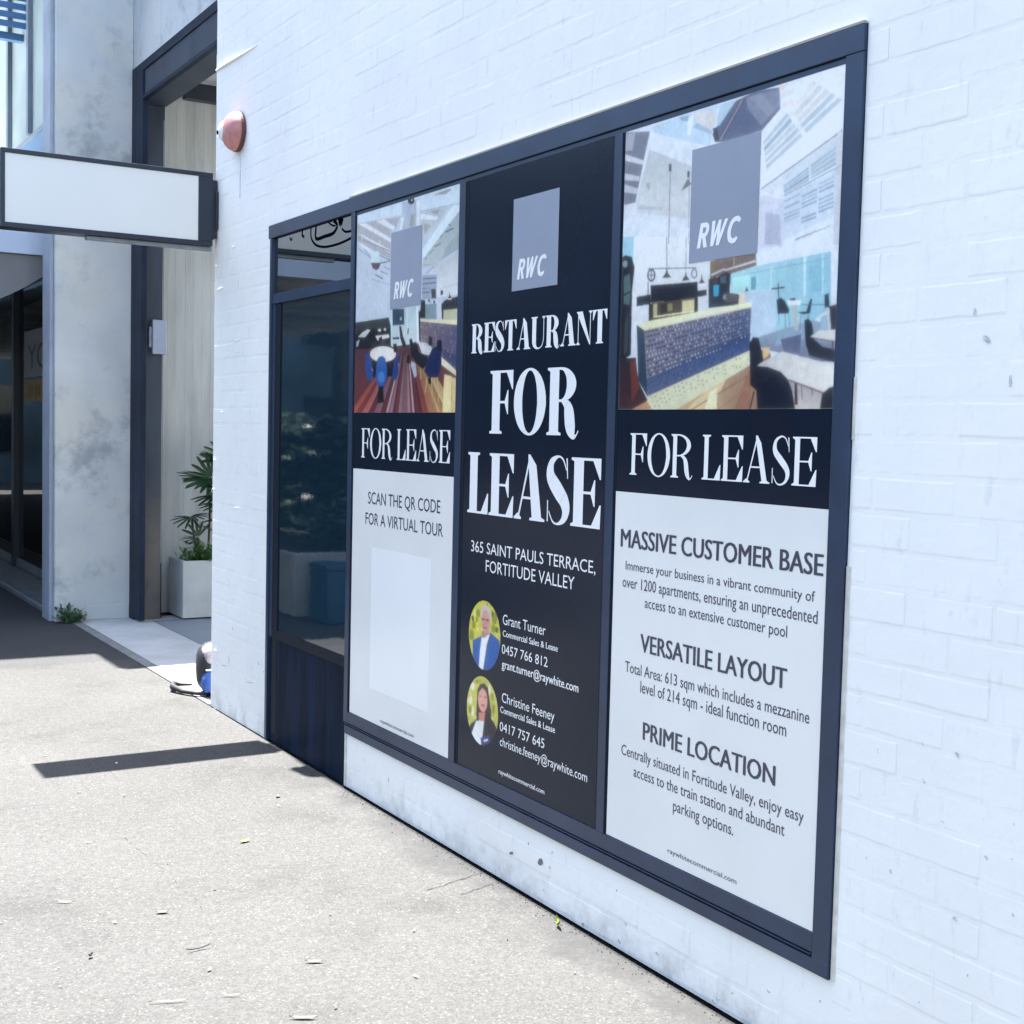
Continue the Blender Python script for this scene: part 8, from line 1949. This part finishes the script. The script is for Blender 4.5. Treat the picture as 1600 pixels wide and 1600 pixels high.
def shrub(name, label, cat, c, rx, ry, h, n, size, m, group=None):
    th_ = thing(name, label, cat, c, group); mb = MB()
    for k in range(n):
        a = rnd.uniform(0, 2*math.pi); rr_ = rnd.random()**.5; el = rnd.uniform(.1, 1)
        base = Vector(c)+Vector((rx*.25*rr_*math.cos(a), ry*.25*rr_*math.sin(a), 0)); tip = Vector(c)+Vector((rx*rr_*math.cos(a), ry*rr_*math.sin(a), h*el*(1.1-.5*rr_)))
        d = (tip-base)
        mb.tube([base, tip], [.0025, .001], 3, False)
        for s_ in (.35, .55, .7, .85, .97):
            p = base+d*s_; dd = Vector((rnd.uniform(-1, 1), rnd.uniform(-1, 1), rnd.uniform(-.1, .9))).normalized(); sd_ = dd.cross(Vector((rnd.uniform(-.4, .4), rnd.uniform(-.4, .4), 1))).normalized(); l = size*rnd.uniform(.6, 1.2)
            mb.quad(p, p+dd*l*.5+sd_*l*.2, p+dd*l, p+dd*l*.5-sd_*l*.2)
    build(mb, 'foliage', m, th_); return th_
shrub('leafy_shrub', 'light green low shrub filling the front of the concrete planter', 'plant', (3.32, 10.30, .42), .22, .12, .26, 80, .075, green_m)
shrub('weed', 'small green weed growing at the foot of the concrete pillar', 'plant', (2.30, 10.36, .002), .13, .07, .17, 46, .05, leaf_mat('weed_leaf', (.05, .11, .04)))

# ------------------------------------------------------------------ backpack behind the corner
bp_ = thing('backpack', 'blue and grey backpack lying on the paving behind the brick wall corner', 'backpack', (2.45, 7.27, .004))
def blob(cx, cy, cz, rx, ry, rz, name, m, e=.7):
    mb = MB(); n, k = 20, 12
    f_ = lambda v: math.copysign(abs(v)**e, v)
    for i in range(k+1):
        a = -math.pi/2+math.pi*i/k
        for j in range(n):
            t_ = 2*math.pi*j/n; mb.v.append((cx+rx*f_(math.cos(a))*f_(math.cos(t_)), cy+ry*f_(math.cos(a))*f_(math.sin(t_)), cz+rz*f_(math.sin(a))))
    for i in range(k):
        for j in range(n): mb.f.append((i*n+j, i*n+(j+1) % n, (i+1)*n+(j+1) % n, (i+1)*n+j))
    return build(mb, name, m, bp_, smooth=True)
blob(2.485, 7.30, .155, .160, .115, .150, 'main_body', mat('black_nylon', (.014, .016, .024), .6, var=.3, scale=30), .55)
blob(2.470, 7.235, .085, .142, .075, .075, 'front_pocket', mat('blue_nylon', (.035, .10, .34), .6, var=.25, scale=25), .5)
blob(2.478, 7.262, .235, .142, .085, .068, 'top_pocket', mat('grey_pink_nylon', (.42, .36, .37), .6, col2=(.10, .10, .11), scale=18), .6)
build(MB().tube([(2.33, 7.17, .165), (2.40, 7.145, .17), (2.5, 7.14, .172)], .005, 5), 'zip', mat('pale_zip', (.4, .42, .45), .4), bp_)
build(MB().box(2.335, 2.6, 7.172, 7.18, .015, .035), 'hem', dark_m, bp_)
sm = MB(); path = [(2.36, 7.22, .03), (2.31, 7.26, .02), (2.255, 7.36, .018), (2.225, 7.46, .03), (2.25, 7.53, .035), (2.30, 7.55, .02), (2.36, 7.52, .02)]
sm.tube(path, [.012, .012, .014, .018, .016, .010, .006], 6); build(sm, 'strap', mat('black_webbing', (.01, .01, .012), .7), bp_, smooth=True)

# ------------------------------------------------------------------ leaf litter
def litter(name, label, x, y, ln, wd, ang, col, curl=.004, grp=None):
    m_ = mat(name+'_colour', col, .6, var=.3, scale=60); mb = MB(); d = Vector((math.cos(ang), math.sin(ang), 0)); n = Vector((-d.y, d.x, 0)); pr = None
    for s_, ww in ((-.5, .08), (-.25, .8), (0, 1), (.25, .8), (.5, .05)):
        c = d*ln*s_+Vector((0, 0, .0035+curl*(s_*2)**2)); q = (c-n*wd*ww/2+Vector((0, 0, curl*.5)), c, c+n*wd*ww/2+Vector((0, 0, curl*.4)))
        if pr: mb.quad(pr[0], pr[1], q[1], q[0]); mb.quad(pr[1], pr[2], q[2], q[1])
        pr = q
    o = obj(name, mb.mesh(name, m_), None, (x, y, .001)); tag(o, label, 'leaf' if 'leaf' in name else 'twig', grp); return o
litter('fallen_leaf', 'tiny bright yellow leaf on the sunlit paving before the door', 1.655, 4.62, .045, .02, .3, (.42, .30, .02))
litter('fallen_leaf', 'narrow olive green leaf on the paving below the wall poster', 1.455, 3.466, .055, .012, -.45, (.07, .08, .02))
litter('fallen_leaf', 'long brown and green leaf at the bottom edge of the paving', 1.29, 3.14, .075, .012, -.5, (.15, .10, .03))
litter('grass_blade', 'bright yellow green grass blade standing by the wall base', 2.235, 3.37, .05, .012, 1.2, (.22, .30, .04), .02)
litter('twig', 'thin dark twig on the open paving left of centre', 1.19, 3.71, .075, .005, 0.1, (.03, .03, .035), .006)
litter('twig', 'dry pale straw piece on the paving at the far left', .93, 4.28, .055, .006, -.55, (.5, .45, .3), .003)
litter('dry_leaf', 'small dark curled leaf in the lower left of the paving', .90, 3.80, .02, .012, .8, (.05, .04, .03), .008)
litter('twig', 'long pale straw lying near the bottom of the paving', 1.01, 3.40, .11, .004, -.35, (.5, .46, .36), .003)
litter('twig', 'pale straw near the bottom, right of the long one', 1.17, 3.36, .06, .004, -.45, (.5, .46, .36), .003)
litter('dry_leaf', 'small brown leaf on the paving right of the sign shadow', 1.98, 5.13, .028, .018, .8, (.06, .045, .03), .004)
litter('dry_leaf', 'white scrap on the paving by the sign shadow', 1.52, 5.95, .02, .012, 1.2, (.7, .7, .66), .004)
litter('dry_leaf', 'grey brown leaf fragment in the middle of the paving', 1.18, 4.05, .04, .018, -.3, (.07, .065, .05), .003)
for k in range(26):
    x_ = rnd.uniform(.5, 2.15); y_ = rnd.uniform(3.0, 6.6); o = litter('leaf_crumb', 'crumb of dry leaf scattered on the sunlit paving', x_, y_, rnd.uniform(.008, .022), rnd.uniform(.003, .009), rnd.uniform(0, 3.1), rnd.choice(((.05, .045, .04), (.45, .42, .34), (.10, .08, .05))), .002, 'leaf crumbs scattered on the paving')

# ------------------------------------------------------------------ things beyond the left edge, mirrored in the door glass
gb = thing('concrete_planter', 'long grey concrete planter on the footpath left of the view', 'planter', (.2, 10.3, 0))
build(MB().box(-.4, .646, 10.0, 10.5, 0.004, .52), 'trough', conc2, gb, .01); box('soil', bpy.data.materials['dark_soil'], gb, -.36, .6, 10.04, 10.46, .521, .53)
shrub('leafy_shrub', 'dark shrub in the long planter left of the view', 'plant', (.15, 10.25, .53), .45, .25, .5, 90, .12, palm_m)
bc = thing('plastic_crate', 'blue plastic crate beside the long grey planter', 'crate', (.4, 9.7, 0))
box('crate_body', mat('blue_plastic', (.02, .09, .17), .4, var=.3, scale=7), bc, .1, .548, 9.55, 9.9, .004, .42, .01); box('crate_rim', bpy.data.materials['blue_plastic'], bc, .09, .556, 9.54, 9.91, .421, .462, .005)
hg = thing('screen_hedge', 'dark foliage row added unseen along the kerb to screen off the sunlit road', 'screen_hedge', (-2.95, 22, 0))  # added out of view so the door glass does not mirror sunlit road
hm_ = MB()
for k in range(6500):
    y_ = rnd.uniform(14.2, 33); p = Vector((-2.95+rnd.gauss(0, .17), y_, abs(rnd.uniform(0, 1.75)))); a_ = Vector((rnd.uniform(-1, 1), rnd.uniform(-1, 1), rnd.uniform(-.6, .9))).normalized(); b_ = a_.orthogonal().normalized(); l = rnd.uniform(.05, .12)
    hm_.quad(p-a_*l, p-b_*l*.5, p+a_*l, p+b_*l*.5)
build(hm_, 'foliage', palm_m, hg); box('hedge_core', mat('dark_hedge_core', (.015, .025, .012), .9, var=.5, scale=8), hg, -3.05, -2.85, 14.3, 33, 0.002, 1.5)
bark = mat('grey_bark', (.12, .10, .08), .9, var=.4, scale=20)
def tree(x, y, h, r, n, label, seed):
    r3 = random.Random(seed); th_ = thing('street_tree', label, 'tree', (x, y, 0), 'street trees along the footpath')
    mb = MB(); mb.tube([(x, y, -.02), (x+.05, y, h*.35), (x, y+.05, h*.6)], [.12, .09, .05], 8)
    lobes = []
    for k in range(9):
        a = r3.uniform(0, 6.28); c = Vector((x+r*.55*math.cos(a), y+r*.55*math.sin(a), h*.62+r3.uniform(-.1, .9)*r*.7)); lobes.append((c, r*r3.uniform(.3, .5))); mb.tube([(x, y, h*.4), tuple(c)], [.04, .015], 5)
    build(mb, 'trunk', bark, th_, smooth=True); cr = MB()
    for k in range(n):
        c, q = r3.choice(lobes); d = Vector((r3.gauss(0, 1), r3.gauss(0, 1), r3.gauss(0, 1))).normalized(); p = c+d*q*r3.uniform(.5, 1.1)
        a = Vector((r3.uniform(-1, 1), r3.uniform(-1, 1), r3.uniform(-.5, .5))).normalized(); b_ = a.cross(d).normalized() if a.cross(d).length > .01 else a.orthogonal(); l = r3.uniform(.05, .11)
        cr.quad(p-a*l, p-b_*l*.45, p+a*l, p+b_*l*.45)
    build(cr, 'crown', leaf_mat('tree_leaf_%d' % seed, (.045, .085, .03)), th_)
tree(-3.05, 17.5, 7.6, 2.5, 8000, 'bushy street tree farthest along the footpath', 1)
tree(-2.6, 4.0, 6.5, 1.9, 3800, 'street tree at the kerb level with the brick corner', 2)
tree(-2.5, -3.5, 6.0, 1.9, 3000, 'street tree at the kerb behind the viewer', 3)
for k, (y0, y1, hh, c_, lab) in enumerate(((-10, 1.5, 7.2, (.20, .18, .16), 'low tan rendered shop across the street'), (2, 13, 9.0, (.12, .13, .15), 'tall blue grey office building across the street'), (13.5, 34, 10.0, (.16, .17, .18), 'long dark grey building farthest along the opposite side'))):
    ob = thing('street_building', lab, 'building', (-16, (y0+y1)/2, 0), 'buildings across the street')
    box('wall', mat('render_%d' % k, c_, .8, var=.12, scale=.6), ob, -22, -15, y0, y1, -.02, hh); wm = mat('window_glass_%d' % k, (.02, .03, .04), .05, ior=1.6)
    box('parapet', slab2_m, ob, -22.1, -14.9, y0-.05, y1+.05, hh+.002, hh+.2)
    y_ = y0+.8
    while y_ < y1-1.5:
        for z_ in ((.6, 2.4), (3.5, 4.6)): box('window', wm, ob, -15.04, -14.99, y_, y_+1.3, z_[0], z_[1])
        y_ += 2.1
    box('awning', mat('awning_%d' % k, (.05, .07, .09), .7, var=.1), ob, -15, -13.6, y0+.3, y1-.3, 2.8, 2.95)
eb = thing('street_building', 'dark teal building closing the far end of the street', 'building', (-8, 36, 0), 'buildings across the street')
box('wall', mat('dark_teal_render', (.10, .15, .165), .8, var=.4, scale=.8), eb, -20, 1.9, 34.2, 40, -.02, 9.5)
for k in range(6):
    for z_ in (.8, 3.8, 6.6): box('window', wm, eb, -13+k*2.4, -11.6+k*2.4, 34.15, 34.21, z_, z_+1.6)
for o_ in list(bpy.data.objects):
    if o_.name == 'unused': bpy.data.objects.remove(o_)
